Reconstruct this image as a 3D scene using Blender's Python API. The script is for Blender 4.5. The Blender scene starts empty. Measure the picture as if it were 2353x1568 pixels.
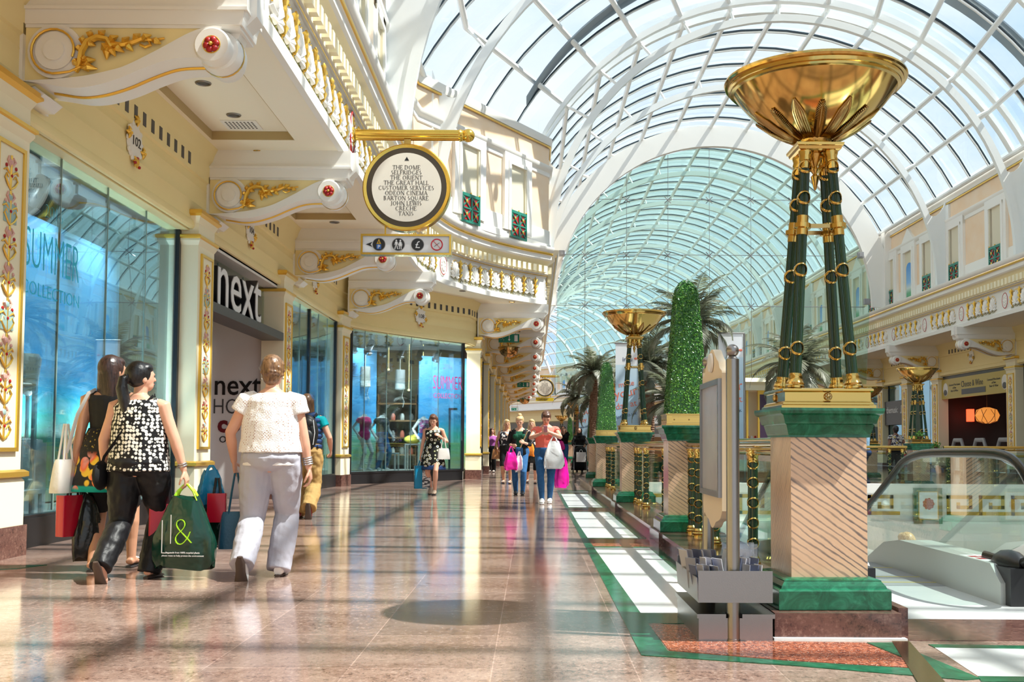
import bpy, math, random
from mathutils import Vector as V, Matrix as MX, Euler
PI=math.pi; R=math.radians; rnd=random.Random(7)
S=bpy.context.scene; COL=S.collection
FPX=2500.; KY=FPX/1900   # plan depths below are noted in 1900 px units and stretched by KY
# ---------------------------------------------------------------- mesh building
class MB:
    def __init__(s): s.v=[]; s.f=[]; s.m=[]; s.mi=0
    def add(s,vs,fs):
        b=len(s.v); s.v+= [tuple(p) for p in vs]; s.f+=[tuple(b+i for i in f) for f in fs]; s.m+=[s.mi]*len(fs)
    def box(s,x0,x1,y0,y1,z0,z1):
        s.add([(x,y,z) for z in (z0,z1) for y in (y0,y1) for x in (x0,x1)],
              [(0,2,3,1),(4,5,7,6),(0,1,5,4),(2,6,7,3),(0,4,6,2),(1,3,7,5)])
    def obox(s,c,d,rot=None,rz=0):
        m=(rot if rot is not None else MX.Rotation(rz,3,'Z')); c=V(c)
        vs=[c+m@V((x*d[0]/2,y*d[1]/2,z*d[2]/2)) for z in(-1,1) for y in(-1,1) for x in(-1,1)]
        s.add(vs,[(0,2,3,1),(4,5,7,6),(0,1,5,4),(2,6,7,3),(0,4,6,2),(1,3,7,5)])
    def frustum(s,c,a,b,z0,z1):   # a,b half sizes bottom/top (x,y)
        x,y=c
        if not isinstance(a,tuple): a=(a,a)
        if not isinstance(b,tuple): b=(b,b)
        vs=[(x+i*a[0],y+j*a[1],z0) for j in(-1,1) for i in(-1,1)]+[(x+i*b[0],y+j*b[1],z1) for j in(-1,1) for i in(-1,1)]
        s.add(vs,[(0,2,3,1),(4,5,7,6),(0,1,5,4),(2,6,7,3),(0,4,6,2),(1,3,7,5)])
    def sq(s,c,prof):             # square "lathe": prof list of (half,z)
        x,y=c; vs=[];fs=[]
        for h,z in prof:
            hx,hy=h if isinstance(h,tuple) else (h,h)
            vs+=[(x-hx,y-hy,z),(x+hx,y-hy,z),(x+hx,y+hy,z),(x-hx,y+hy,z)]
        n=len(prof)
        for k in range(n-1):
            for i in range(4): fs.append((4*k+i,4*k+(i+1)%4,4*k+4+(i+1)%4,4*k+4+i))
        fs.append((3,2,1,0)); fs.append(tuple(4*(n-1)+i for i in range(4))); s.add(vs,fs)
    def lathe(s,prof,n=24,c=(0,0,0),m=None,cap=True):
        vs=[];fs=[];c=V(c)
        for r,z in prof:
            for i in range(n):
                a=2*PI*i/n; p=V((r*math.cos(a),r*math.sin(a),z)); vs.append(c+(m@p if m is not None else p))
        for k in range(len(prof)-1):
            for i in range(n): fs.append((n*k+i,n*k+(i+1)%n,n*k+n+(i+1)%n,n*k+n+i))
        if cap:
            fs.append(tuple(range(n-1,-1,-1))); q=n*(len(prof)-1); fs.append(tuple(q+i for i in range(n)))
        s.add(vs,fs)
    def tube(s,pts,r,n=8,cap=True,flat=None,up=None):   # r number or list; flat (a,b) section scale
        pts=[V(p) for p in pts]; L=len(pts); rs=r if isinstance(r,list) else [r]*L
        vs=[];fs=[];u=None
        for k in range(L):
            t=(pts[min(k+1,L-1)]-pts[max(k-1,0)])
            if t.length<1e-9: t=V((0,0,1))
            t.normalize()
            if u is None:
                a=V(up) if up else (V((0,0,1)) if abs(t.z)<.9 else V((1,0,0)))
                u=(a-t*a.dot(t)).normalized()
            else:
                u=(u-t*u.dot(t)); u=u.normalized() if u.length>1e-6 else t.orthogonal().normalized()
            w=t.cross(u); rr=rs[k]
            if isinstance(rr,tuple): ra,rb=rr
            elif flat: ra,rb=rr*flat[0],rr*flat[1]
            else: ra=rb=rr
            for i in range(n):
                a=2*PI*(i+.5)/n; vs.append(pts[k]+u*(ra*math.cos(a))+w*(rb*math.sin(a)))
        for k in range(L-1):
            for i in range(n): fs.append((n*k+i,n*k+(i+1)%n,n*k+n+(i+1)%n,n*k+n+i))
        if cap:
            fs.append(tuple(range(n-1,-1,-1))); q=n*(L-1); fs.append(tuple(q+i for i in range(n)))
        s.add(vs,fs)
    def bar(s,a,b,w,h,up=(0,0,1)):
        a=V(a);b=V(b);t=(b-a).normalized();x=t.cross(V(up)).normalized();z=x.cross(t)
        vs=[p+x*(i*w/2)+z*(j*h/2) for p in(a,b) for j in(-1,1) for i in(-1,1)]
        s.add(vs,[(0,1,3,2),(4,6,7,5),(0,4,5,1),(2,3,7,6),(0,2,6,4),(1,5,7,3)])
    def prism(s,poly,fn,t0,t1):   # poly 2d list, fn(a,b,t)->3d
        n=len(poly)
        s.add([fn(a,b,t0) for a,b in poly]+[fn(a,b,t1) for a,b in poly],
              [tuple(range(n-1,-1,-1)),tuple(range(n,2*n))]+[(i,(i+1)%n,n+(i+1)%n,n+i) for i in range(n)])
    def sphere(s,c,r,n=12,k=8,m=None):
        if not isinstance(r,tuple): r=(r,r,r)
        c=V(c);vs=[];fs=[]
        for j in range(k+1):
            b=-PI/2+PI*j/k
            for i in range(n):
                a=2*PI*i/n; p=V((r[0]*math.cos(a)*math.cos(b),r[1]*math.sin(a)*math.cos(b),r[2]*math.sin(b)))
                vs.append(c+(m@p if m is not None else p))
        for j in range(k):
            for i in range(n): fs.append((n*j+i,n*j+(i+1)%n,n*j+n+(i+1)%n,n*j+n+i))
        s.add(vs,fs)
    def torus(s,c,R_,r,n=20,k=6,m=None,sc=(1,1)):
        pts=[]
        c=V(c);vs=[];fs=[]
        for i in range(n):
            a=2*PI*i/n
            for j in range(k):
                b=2*PI*j/k; p=V(((R_+r*math.cos(b))*math.cos(a)*sc[0],(R_+r*math.cos(b))*math.sin(a)*sc[1],r*math.sin(b)))
                vs.append(c+(m@p if m is not None else p))
        for i in range(n):
            for j in range(k): fs.append((k*i+j,k*((i+1)%n)+j,k*((i+1)%n)+(j+1)%k,k*i+(j+1)%k))
        s.add(vs,fs)
    def loft(s,rings,cap=True):
        n=len(rings[0]);b=[]
        for r in rings: b+=r
        fs=[]
        for k in range(len(rings)-1):
            for i in range(n): fs.append((n*k+i,n*k+(i+1)%n,n*k+n+(i+1)%n,n*k+n+i))
        if cap: fs.append(tuple(range(n-1,-1,-1))); q=n*(len(rings)-1); fs.append(tuple(q+i for i in range(n)))
        s.add(b,fs)
    def sheet(s,rows):            # open grid of points
        n=len(rows[0]);b=[]
        for r in rows: b+=r
        s.add(b,[(n*k+i,n*k+i+1,n*k+n+i+1,n*k+n+i) for k in range(len(rows)-1) for i in range(n-1)])
    def tf(s,m): s.v=[tuple(m@V(p)) for p in s.v]; return s
    def merge(s,o,m=None):
        s.add([(m@V(p)) if m is not None else p for p in o.v],o.f)
    def mesh(s,name,mats,smooth=40):
        me=bpy.data.meshes.new(name); me.from_pydata(s.v,[],s.f)
        ms=mats if isinstance(mats,(list,tuple)) else [mats]
        for m in ms: me.materials.append(m)
        if len(ms)>1: me.polygons.foreach_set('material_index',s.m)
        if smooth:
            me.polygons.foreach_set('use_smooth',[True]*len(me.polygons))
            try: me.set_sharp_from_angle(angle=R(smooth))
            except Exception: pass
        me.update(); return me
    def build(s,name,mats,parent=None,smooth=40,loc=None,rz=0):
        o=bpy.data.objects.new(name,s.mesh(name,mats,smooth)); COL.objects.link(o)
        if parent: o.parent=parent
        if loc: o.location=loc
        if rz: o.rotation_euler.z=rz
        return o
def tag(o,label=None,cat=None,group=None,kind=None):
    if label: o['label']=label
    if cat: o['category']=cat
    if group: o['group']=group
    if kind: o['kind']=kind
    return o
def empty(name,loc=(0,0,0),rz=0,label=None,cat=None,group=None,kind=None):
    o=bpy.data.objects.new(name,None); COL.objects.link(o); o.location=loc; o.rotation_euler.z=rz; o.empty_display_size=.1
    return tag(o,label,cat,group,kind)
KIDS={}
def kids(o): return [c for c in bpy.data.objects if c.parent==o]
def dup(o,loc=None,rz=None,label=None,parent=None,sc=None,group=None):
    c=o.copy(); COL.objects.link(c); c.parent=parent
    if loc is not None: c.location=loc
    if rz is not None: c.rotation_euler.z=rz
    if sc: c.scale=sc
    if label: c['label']=label
    if group: c['group']=group
    for k in o.children: dup(k,parent=c)
    return c
def structure(o): o['kind']='structure'; return o
# ---------------------------------------------------------------- materials
def newmat(name):
    m=bpy.data.materials.new(name); m.use_nodes=True; nt=m.node_tree; nt.nodes.clear()
    out=nt.nodes.new('ShaderNodeOutputMaterial'); return m,nt,out
def N(nt,t,**k):
    n=nt.nodes.new(t)
    for a,b in k.items():
        if a in n.inputs: n.inputs[a].default_value=b
        else: setattr(n,a,b)
    return n
def c4(c): return (c[0],c[1],c[2],1)
def ramp(nt,fac,stops,inter='LINEAR'):
    r=nt.nodes.new('ShaderNodeValToRGB'); r.color_ramp.interpolation=inter; e=r.color_ramp.elements
    while len(e)<len(stops): e.new(.5)
    for i,(p,c) in enumerate(stops): e[i].position=p; e[i].color=c4(c)
    nt.links.new(fac,r.inputs[0]); return r.outputs[0]
def coord(nt,scale=(1,1,1),rot=(0,0,0),kind='Object',loc=(0,0,0)):
    t=nt.nodes.new('ShaderNodeTexCoord'); mp=nt.nodes.new('ShaderNodeMapping')
    mp.inputs['Scale'].default_value=scale; mp.inputs['Rotation'].default_value=rot; mp.inputs['Location'].default_value=loc
    nt.links.new(t.outputs[kind],mp.inputs[0]); return mp.outputs[0]
def mix(nt,f,a,b,mode='MIX'):
    m=nt.nodes.new('ShaderNodeMix'); m.data_type='RGBA'; m.blend_type=mode
    for i,x in ((0,f),(6,a),(7,b)):
        if hasattr(x,'is_linked'): nt.links.new(x,m.inputs[i])
        elif i==0: m.inputs[0].default_value=x
        else: m.inputs[i].default_value=c4(x)
    return m.outputs[2]
def pbr(name,col,rough=.5,metal=0,spec=.5,var=None,bump=None,fn=None,coat=0,trans=0,emit=None):
    """var=(scale,colour2,amount) soft noise variation; bump=(scale,strength); fn(nt)->colour socket"""
    m,nt,out=newmat(name); b=nt.nodes.new('ShaderNodeBsdfPrincipled'); nt.links.new(b.outputs[0],out.inputs[0])
    b.inputs['Base Color'].default_value=c4(col); b.inputs['Roughness'].default_value=rough; b.inputs['Metallic'].default_value=metal
    b.inputs['Specular IOR Level'].default_value=spec
    if coat: b.inputs['Coat Weight'].default_value=coat; b.inputs['Coat Roughness'].default_value=.08
    if emit: b.inputs['Emission Color'].default_value=c4(emit[0]); b.inputs['Emission Strength'].default_value=emit[1]
    if fn:
        s=fn(nt)
        if isinstance(s,tuple): nt.links.new(s[1],b.inputs['Roughness']); s=s[0]
        nt.links.new(s,b.inputs['Base Color'])
    elif var:
        n=N(nt,'ShaderNodeTexNoise'); n.inputs['Scale'].default_value=var[0]; n.inputs['Detail'].default_value=4
        nt.links.new(coord(nt),n.inputs['Vector'])
        k=ramp(nt,n.outputs[0],[(.5-var[2]/2,col),(.5+var[2]/2,var[1])]); nt.links.new(k,b.inputs['Base Color'])
    if bump:
        n=N(nt,'ShaderNodeTexNoise'); n.inputs['Scale'].default_value=bump[0]; nt.links.new(coord(nt),n.inputs['Vector'])
        bp=nt.nodes.new('ShaderNodeBump'); bp.inputs['Strength'].default_value=bump[1]; bp.inputs['Distance'].default_value=.01
        nt.links.new(n.outputs[0],bp.inputs['Height']); nt.links.new(bp.outputs[0],b.inputs['Normal'])
    return m
def glass(name,tint,refl=.08,rough=0.0,wave=0,rcol=(1,1,1)):
    m,nt,out=newmat(name)
    t=N(nt,'ShaderNodeBsdfTransparent'); t.inputs[0].default_value=c4(tint)
    g=N(nt,'ShaderNodeBsdfGlossy'); g.inputs['Roughness'].default_value=rough; g.inputs[0].default_value=c4(rcol)
    lw=N(nt,'ShaderNodeLayerWeight'); lw.inputs['Blend'].default_value=.35
    mr=N(nt,'ShaderNodeMapRange'); mr.inputs['To Min'].default_value=refl; mr.inputs['To Max'].default_value=min(1,refl+.32)
    nt.links.new(lw.outputs['Fresnel'],mr.inputs[0])
    mx=nt.nodes.new('ShaderNodeMixShader'); nt.links.new(mr.outputs[0],mx.inputs[0]); nt.links.new(t.outputs[0],mx.inputs[1]); nt.links.new(g.outputs[0],mx.inputs[2])
    if wave:
        w=N(nt,'ShaderNodeTexNoise'); w.inputs['Scale'].default_value=1.1; w.inputs['Detail'].default_value=0
        nt.links.new(coord(nt),w.inputs['Vector'])
        bp=N(nt,'ShaderNodeBump'); bp.inputs['Strength'].default_value=wave; bp.inputs['Distance'].default_value=.02
        nt.links.new(w.outputs[0],bp.inputs['Height']); nt.links.new(bp.outputs[0],g.inputs['Normal'])
    nt.links.new(mx.outputs[0],out.inputs[0]); return m
def noise(nt,scale,detail=4,vec=None,rough=.55,dist=0):
    n=N(nt,'ShaderNodeTexNoise'); n.inputs['Scale'].default_value=scale; n.inputs['Detail'].default_value=detail; n.inputs['Roughness'].default_value=rough
    n.inputs['Distortion'].default_value=dist
    nt.links.new(vec if vec is not None else coord(nt),n.inputs['Vector']); return n.outputs[0]
def voro(nt,scale,feature='F1',vec=None,out=0,rand=1):
    n=N(nt,'ShaderNodeTexVoronoi'); n.feature=feature; n.inputs['Scale'].default_value=scale; n.inputs['Randomness'].default_value=rand
    nt.links.new(vec if vec is not None else coord(nt),n.inputs['Vector']); return n.outputs[out]
def f_granite(base,dark,light,tile=None,fine=60):
    def fn(nt):
        g=mix(nt,.5,noise(nt,fine,5,rough=.75),noise(nt,fine*.38,4,rough=.7))
        a=ramp(nt,g,[(.40,dark),(.48,base),(.53,base),(.61,light)])
        b=noise(nt,1.1,5,vec=coord(nt,(1,2.2,1)),dist=1.2)
        a=mix(nt,ramp(nt,b,[(.38,(.0,.0,.0)),(.68,(.55,.55,.55))]),a,light)
        if tile:
            bt=N(nt,'ShaderNodeTexBrick'); bt.offset=0; bt.inputs['Scale'].default_value=1
            bt.inputs['Brick Width'].default_value=tile[0]; bt.inputs['Row Height'].default_value=tile[1]; bt.inputs['Mortar Size'].default_value=.003
            bt.inputs['Color1'].default_value=(.74,.72,.72,1); bt.inputs['Color2'].default_value=(1.12,1.10,1.08,1); bt.inputs['Mortar'].default_value=(1.4,1.42,1.45,1)
            nt.links.new(coord(nt,loc=tile[2] if len(tile)>2 else (0,0,0)),bt.inputs['Vector'])
            a=mix(nt,1.0,a,bt.outputs['Color'],'MULTIPLY')
        return a
    return fn
def f_greenmarble(nt):
    a=ramp(nt,noise(nt,9,8,dist=1.5,rough=.65),[(.3,(.004,.05,.022)),(.5,(.008,.115,.055)),(.66,(.02,.19,.10)),(.82,(.12,.36,.24))])
    return a
def f_vein(nrm):
    def fn(nt):
        t=nt.nodes.new('ShaderNodeTexCoord'); d=nt.nodes.new('ShaderNodeVectorMath'); d.operation='DOT_PRODUCT'; d.inputs[1].default_value=nrm; nt.links.new(t.outputs['Object'],d.inputs[0])
        s=nt.nodes.new('ShaderNodeSeparateXYZ'); nt.links.new(t.outputs['Object'],s.inputs[0]); c=nt.nodes.new('ShaderNodeCombineXYZ')
        def mul(o,k):
            ml=N(nt,'ShaderNodeMath',operation='MULTIPLY'); ml.inputs[1].default_value=k; nt.links.new(o,ml.inputs[0]); return ml.outputs[0]
        nt.links.new(mul(d.outputs['Value'],3.7),c.inputs[0]); nt.links.new(mul(s.outputs[0],.35),c.inputs[1]); nt.links.new(mul(s.outputs[2],.35),c.inputs[2])
        w=N(nt,'ShaderNodeTexWave'); w.bands_direction='X'; w.inputs['Scale'].default_value=6.2; w.inputs['Distortion'].default_value=4.2; w.inputs['Detail'].default_value=4; w.inputs['Detail Scale'].default_value=1.6; w.inputs['Detail Roughness'].default_value=.62
        nt.links.new(c.outputs[0],w.inputs['Vector'])
        v=ramp(nt,w.outputs['Fac'],[(0,(.68,.45,.29)),(.5,(.72,.49,.32)),(.74,(.60,.39,.26)),(.87,(.38,.26,.20)),(.955,(.15,.12,.11)),(1,(.09,.075,.075))])
        br=ramp(nt,noise(nt,2.4,4,vec=c.outputs[0]),[(.42,(.12,.12,.12)),(.62,(.88,.88,.88))])
        return mix(nt,br,v,ramp(nt,noise(nt,5,4),[(.35,(.64,.42,.27)),(.65,(.76,.53,.36))]))
    return fn
M={}
M['white']=pbr('white_plaster',(.86,.84,.79),.5)
M['soffit']=pbr('soffit_plaster',(.93,.86,.70),.6)
M['cream']=pbr('cream_plaster',(.92,.78,.40),.5,var=(2,(.90,.75,.37),.5))
M['lcream']=pbr('pale_cream_plaster',(.92,.84,.60),.5)
M['peach']=pbr('peach_plaster',(.86,.62,.40),.6,var=(1.7,(.88,.70,.52),.4))
M['gold']=pbr('gold_leaf',(.85,.53,.09),.3,.75,bump=(90,.25))
M['brass']=pbr('polished_brass',(.60,.40,.12),.12,1)
M['obrass']=pbr('aged_brass',(.42,.29,.115),.2,1)
M['red']=pbr('red_enamel',(.42,.012,.015),.4)
M['black']=pbr('black_satin',(.012,.012,.014),.35)
M['dgrey']=pbr('dark_grey_metal',(.06,.06,.065),.45)
M['grey']=pbr('grey_paint',(.33,.33,.34),.5)
M['steel']=pbr('brushed_steel',(.31,.295,.285),.3,1,bump=(300,.08))
M['escmetal']=pbr('escalator_silver',(.50,.52,.50),.35,.3)
M['rubber']=pbr('black_rubber',(.007,.0075,.009),.2)
M['shopwhite']=pbr('shop_white',(.78,.77,.78),.4)
M['wood']=pbr('warm_wood',(.36,.17,.07),.45,fn=lambda nt:ramp(nt,noise(nt,3,6,vec=coord(nt,(1,1,14))),[(.3,(.25,.11,.04)),(.7,(.45,.23,.10))]))
M['floor']=pbr('polished_rose_granite',(.4,.25,.2),.11,fn=f_granite((.27,.172,.138),(.07,.04,.034),(.46,.345,.295),(.64,.64,(.17,.1,0)),62),spec=.6)
M['redspeck']=pbr('red_speckled_granite',(.4,.12,.07),.12,fn=lambda nt:mix(nt,ramp(nt,voro(nt,75),[(.0,(1,1,1)),(.18,(1,1,1)),(.24,(0,0,0))]),ramp(nt,noise(nt,45,5),[(.35,(.13,.03,.02)),(.55,(.44,.13,.065)),(.75,(.6,.27,.17))]),(.66,.55,.48)))
M['dgranite']=pbr('dark_red_granite',(.2,.1,.08),.13,fn=f_granite((.115,.05,.04),(.03,.014,.012),(.22,.12,.095),None,55))
M['green']=pbr('green_marble',(.02,.18,.1),.14,fn=f_greenmarble,spec=.55)
M['wmarble']=pbr('white_marble',(.88,.9,.9),.14,var=(3,(.78,.82,.84),.5))
M['vein']=pbr('veined_beige_marble',(.7,.45,.3),.16,fn=f_vein((-.239,-.746,-.344)))
M['ggreen']=pbr('green_enamel',(.005,.032,.014),.25,coat=.2)
M['rgreen']=pbr('railing_green_paint',(.012,.19,.13),.35)
M['roofw']=pbr('white_steel_paint',(.82,.84,.83),.35)
M['gasket']=pbr('dark_gasket',(.01,.03,.045),.5)
M['roofglass']=glass('roof_glass',(.90,.95,.97),.04)
M['screenglass']=glass('green_tinted_glass',(.80,.93,.88),.05)
M['shopglass']=glass('shopfront_glass',(.72,.86,.92),.17,0,.14,(.80,.95,1))
M['railglass']=glass('balustrade_glass',(.86,.95,.91),.04)
M['plexi']=glass('clear_plastic',(.86,.89,.92),.12)
M['leafdark']=pbr('palm_leaf',(.11,.13,.09),.35,var=(4,(.30,.30,.23),.3))
def translucent(m,f,c):
    nt=m.node_tree; o=[n for n in nt.nodes if n.type=='OUTPUT_MATERIAL'][0]; b=o.inputs[0].links[0].from_socket
    t=N(nt,'ShaderNodeBsdfTranslucent'); t.inputs[0].default_value=c4(c); x=nt.nodes.new('ShaderNodeMixShader'); x.inputs[0].default_value=f; nt.links.new(b,x.inputs[1]); nt.links.new(t.outputs[0],x.inputs[2]); nt.links.new(x.outputs[0],o.inputs[0])
translucent(M['leafdark'],.35,(.28,.32,.20))
M['trunk']=pbr('palm_trunk',(.16,.08,.045),.8,var=(14,(.32,.2,.13),.4))
M['box1']=pbr('box_leaf_dark',(.028,.14,.016),.3)
M['box2']=pbr('box_leaf_light',(.12,.31,.04),.28)
M['keygold']=pbr('ochre_paint',(.58,.34,.025),.4)
M['tan']=pbr('tan_coffer_edge',(.50,.38,.18),.55)
M['vine']=pbr('gilt_green_vine',(.22,.20,.05),.4,.3)
M['pinkish']=pbr('pink_enamel',(.70,.40,.34),.5)
M['teal']=pbr('teal_enamel',(.32,.48,.46),.5)
# ---------------------------------------------------------------- camera
cam=bpy.data.cameras.new('camera'); co=bpy.data.objects.new('camera',cam); COL.objects.link(co); S.camera=co
pit=R(2.85); rho=.0058
fw=V((0,math.cos(pit),math.sin(pit))); up=V((0,-math.sin(pit),math.cos(pit))); rt=V((1,0,0))
rt2=rt*math.cos(rho)+up*math.sin(rho); up2=up*math.cos(rho)-rt*math.sin(rho)
co.matrix_world=MX(((rt2.x,up2.x,-fw.x,0),(rt2.y,up2.y,-fw.y,0),(rt2.z,up2.z,-fw.z,1.0),(0,0,0,1)))
cam.sensor_fit='HORIZONTAL'; cam.sensor_width=36; cam.lens=36*FPX/2353
cam.shift_x=-(1222-1176.5)/2353; cam.shift_y=(899.5-784)/2353; cam.clip_start=.05; cam.clip_end=600
# ---------------------------------------------------------------- light
w=bpy.data.worlds.new('sky'); S.world=w; w.use_nodes=True; nt=w.node_tree; nt.nodes.clear()
out=nt.nodes.new('ShaderNodeOutputWorld'); bg=nt.nodes.new('ShaderNodeBackground'); nt.links.new(bg.outputs[0],out.inputs[0])
cl=noise(nt,2.2,6,vec=coord(nt,(1,1,2.2),kind='Generated'))
nt.links.new(ramp(nt,cl,[(.36,(.50,.72,.92)),(.54,(.86,.94,1.0)),(.68,(1,1,1))]),bg.inputs[0]); bg.inputs[1].default_value=.80
sl=bpy.data.lights.new('sun','SUN'); so=bpy.data.objects.new('sun',sl); COL.objects.link(so); sl.energy=6.4; sl.angle=R(.6); sl.color=(1,.95,.86)
so.rotation_euler=V((-1.9,.36*KY,-2.95)).to_track_quat('-Z','Y').to_euler(); so.location=(20,-5,30)
S.view_settings.view_transform='Standard'; S.view_settings.look='None'; S.view_settings.gamma=1; S.view_settings.exposure=.56
S.view_settings.use_curve_mapping=False
cy=S.cycles; cy.max_bounces=12; cy.diffuse_bounces=6; cy.glossy_bounces=4; cy.transmission_bounces=4; cy.transparent_max_bounces=24
cy.caustics_reflective=False; cy.caustics_refractive=False; cy.sample_clamp_indirect=6; cy.use_denoising=True
cy.time_limit=1250; cy.use_adaptive_sampling=True; cy.adaptive_threshold=.03
# ---------------------------------------------------------------- paths
def loc(x,s):                      # hall frame: straight to s=56, then bending left
    if s<=56: return (x,s)
    f=(s-56)/62.65; r=x+55; return (-55+r*math.cos(f),56+r*math.sin(f))
def head(s): return 0 if s<=56 else (s-56)/62.65
def crom(pts,n=5):
    P=[V((p[0],p[1],0)) for p in pts]; o=[]
    for i in range(len(P)-1):
        a=P[max(i-1,0)];b=P[i];c=P[i+1];d=P[min(i+2,len(P)-1)]
        for k in range(n):
            t=k/n; q=.5*((2*b)+(c-a)*t+(2*a-5*b+4*c-d)*t*t+(3*b-a-3*c+d)*t**3); o.append((q.x,q.y))
    o.append((P[-1].x,P[-1].y)); return o
def offs(path,o,side=1):
    out=[]
    for i,p in enumerate(path):
        a=path[max(i-1,0)];b=path[min(i+1,len(path)-1)]
        d1=V((p[0]-a[0],p[1]-a[1])) if i>0 else None; d2=V((b[0]-p[0],b[1]-p[1])) if i<len(path)-1 else None
        n1=V((d1.y,-d1.x)).normalized() if d1 else None; n2=V((d2.y,-d2.x)).normalized() if d2 else None
        if n1 is None: n=n2
        elif n2 is None: n=n1
        else:
            n=(n1+n2).normalized(); n=n/max(.35,n.dot(n1))
        out.append((p[0]+n.x*o*side,p[1]+n.y*o*side))
    return out
def sweep(mb,path,prof,side=1):
    rows=[[(x,y,z) for x,y in offs(path,o,side)] for o,z in prof]
    mb.sheet(rows if side>0 else rows[::-1])
def along(path,step,start=0,end=1e9):    # points and headings every step metres
    o=[];d=0;nx=start
    for a,b in zip(path,path[1:]):
        L=math.hypot(b[0]-a[0],b[1]-a[1])
        while nx<=d+L+1e-9 and nx<=end:
            t=(nx-d)/L if L else 0; o.append((a[0]+(b[0]-a[0])*t,a[1]+(b[1]-a[1])*t,math.atan2(b[1]-a[1],b[0]-a[0]))); nx+=step
        d+=L
    return o
def plen(path): return sum(math.hypot(b[0]-a[0],b[1]-a[1]) for a,b in zip(path,path[1:]))
def wallprism(mb,path,z0,z1,t=.2,side=1):     # solid wall following path, thickness t behind the path
    a=offs(path,0);b=offs(path,-t,side)
    ring=[[(p[0],p[1],z0),(p[0],p[1],z1),(q[0],q[1],z1),(q[0],q[1],z0)] for p,q in zip(a,b)]
    mb.loft(ring)
def text(s,size,mat,name,parent,loc_,rot,ext=.004,sx=1,bold=0,align='CENTER',space=1,kind=None):
    c=bpy.data.curves.new(name,'FONT'); c.body=s; c.size=size; c.extrude=ext; c.align_x=align; c.offset=bold; c.resolution_u=3; c.space_character=space
    c.materials.append(mat); o=bpy.data.objects.new(name,c); COL.objects.link(o); o.location=loc_; o.rotation_euler=rot; o.scale=(sx,1,1)
    if parent: o.parent=parent
    return o
FY=(PI/2,0,0); FX=(PI/2,0,PI/2); FMX=(PI/2,0,-PI/2)
# ---------------------------------------------------------------- floor
VX0,VX1,VY0,VY1=1.9,13.5,6.05,20.2
fl=MB()
fl.box(-8,VX0,-9,VY1,-.3,0); fl.box(VX0,19,-9,VY0,-.3,0); fl.box(VX1,19,VY0,VY1,-.3,0); fl.box(-30,19,VY1,130,-.3,0)
structure(fl.build('floor',M['floor'],smooth=0))
def slab(name,polys,mat,z):
    m=MB()
    for p in polys: m.prism(p,lambda a,b,t:(a,b,t),-.01,z)
    return structure(m.build(name,mat,smooth=0))
def rect(x0,x1,y0,y1): return [(x0,y0),(x1,y0),(x1,y1),(x0,y1)]
slab('floor_green_border',[[(.53,3.99),(.67,4.07),(.62,8),(.60,10.9),(.62,18.4),(.56,18.4),(.545,10.9),(.535,6.5)],
   [(.53,3.99),(1.22,3.81),(1.87,3.60),(1.81,3.76),(1.18,3.90),(.67,4.07)],[(1.81,3.76),(1.87,3.60),(1.95,3.62),(1.86,4.27),(1.72,4.27)],
   [(-5,6.1),(-4.05,6.6),(-3.95,6.8),(-5,6.6)],rect(.6,1.28,18.3,18.5)],M['green'],.004)
slab('floor_white_panels',[rect(.60,1.23,y0,y1) for y0,y1 in((4.98,8.15),(9.0,12.5),(13.45,17.1))]+[[(.6,17.9),(1.23,17.7),(1.23,18.2)]]+
   [[(1.99,4.86),(9,4.86),(9,6.05),(1.99,6.05)],[(2.02,4.17),(6,4.02),(6,3.55),(1.96,3.66)]],M['wmarble'],.003)
slab('floor_green_strips',[rect(.6,1.23,y-.05,y+.05) for y in(8.2,8.95,12.55,13.4,17.15,17.65)]+[rect(.6,1.23,4.7,4.98)]+[rect(1.16,1.25,y0,y1) for y0,y1 in((4.98,8.15),(9.0,12.5),(13.45,17.1))]+[[(2.02,4.24),(6,4.09),(6,4.02),(2.02,4.17)],[(1.96,3.66),(6,3.55),(6,3.47),(1.93,3.58)]],M['green'],.0035)
slab('floor_red_panel',[[(.68,4.09),(1.18,3.92),(1.80,3.78),(1.71,4.27),(1.25,4.29),(.73,4.7),(.66,4.7)],[(.6,8.25),(1.23,8.25),(1.23,8.9),(.6,8.9)]],M['redspeck'],.003)
slab('floor_brass_strip',[[(1.86,4.3),(1.95,4.3),(1.60,2.9),(1.46,2.9)]],M['brass'],.006)
slab('floor_dark_granite',[rect(1.9,9,4.33,4.86),rect(.6,1.23,12.6,13.35)],M['dgranite'],.0025)
# ---------------------------------------------------------------- left arcade
LB=[(-2.73,-8),(-2.73,4),(-2.73,10),(-2.73,15),(-2.73,18.0)]+crom([(-2.73,18.3),(-2.73,19.4),(-2.58,20.5),(-2.15,21.7),(-1.35,22.9),(-.5,23.8),(.42,24.55)],4)
LF=[(.42,24.56)]+[loc(.42,s) for s in [25,30,36,42,48,54,57,60,64,68,72,76,80,85,90]]
WL=[(-4.65,-8),(-4.65,16),(-4.65,19.5)]+crom([(-4.62,19.9),(-4.45,20.55),(-4.0,21.3),(-3.2,22.3),(-1.82,23.8)],4)+[(-1.62,24.6)]+[loc(-1.62,s) for s in [26,30,36,42,48,54,57,60,64,68,72,76,80,85,90]]
FPROF=[(-.06,5.188),(.02,5.188),(.03,5.31),(-.03,5.34),(-.05,5.36),(-.05,6.0),(-.02,6.02),(0,6.08),(.05,6.1)]
FPROF2=[(.05,6.1),(.05,6.36)]
FPROF3=[(.05,6.36),(.09,6.40),(.20,6.46),(.24,6.5),(.24,6.60),(.27,6.615)]
FPROF4=[(.30,6.69),(.34,6.72),(.37,6.79),(.37,6.84),(-.4,6.86)]
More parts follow.
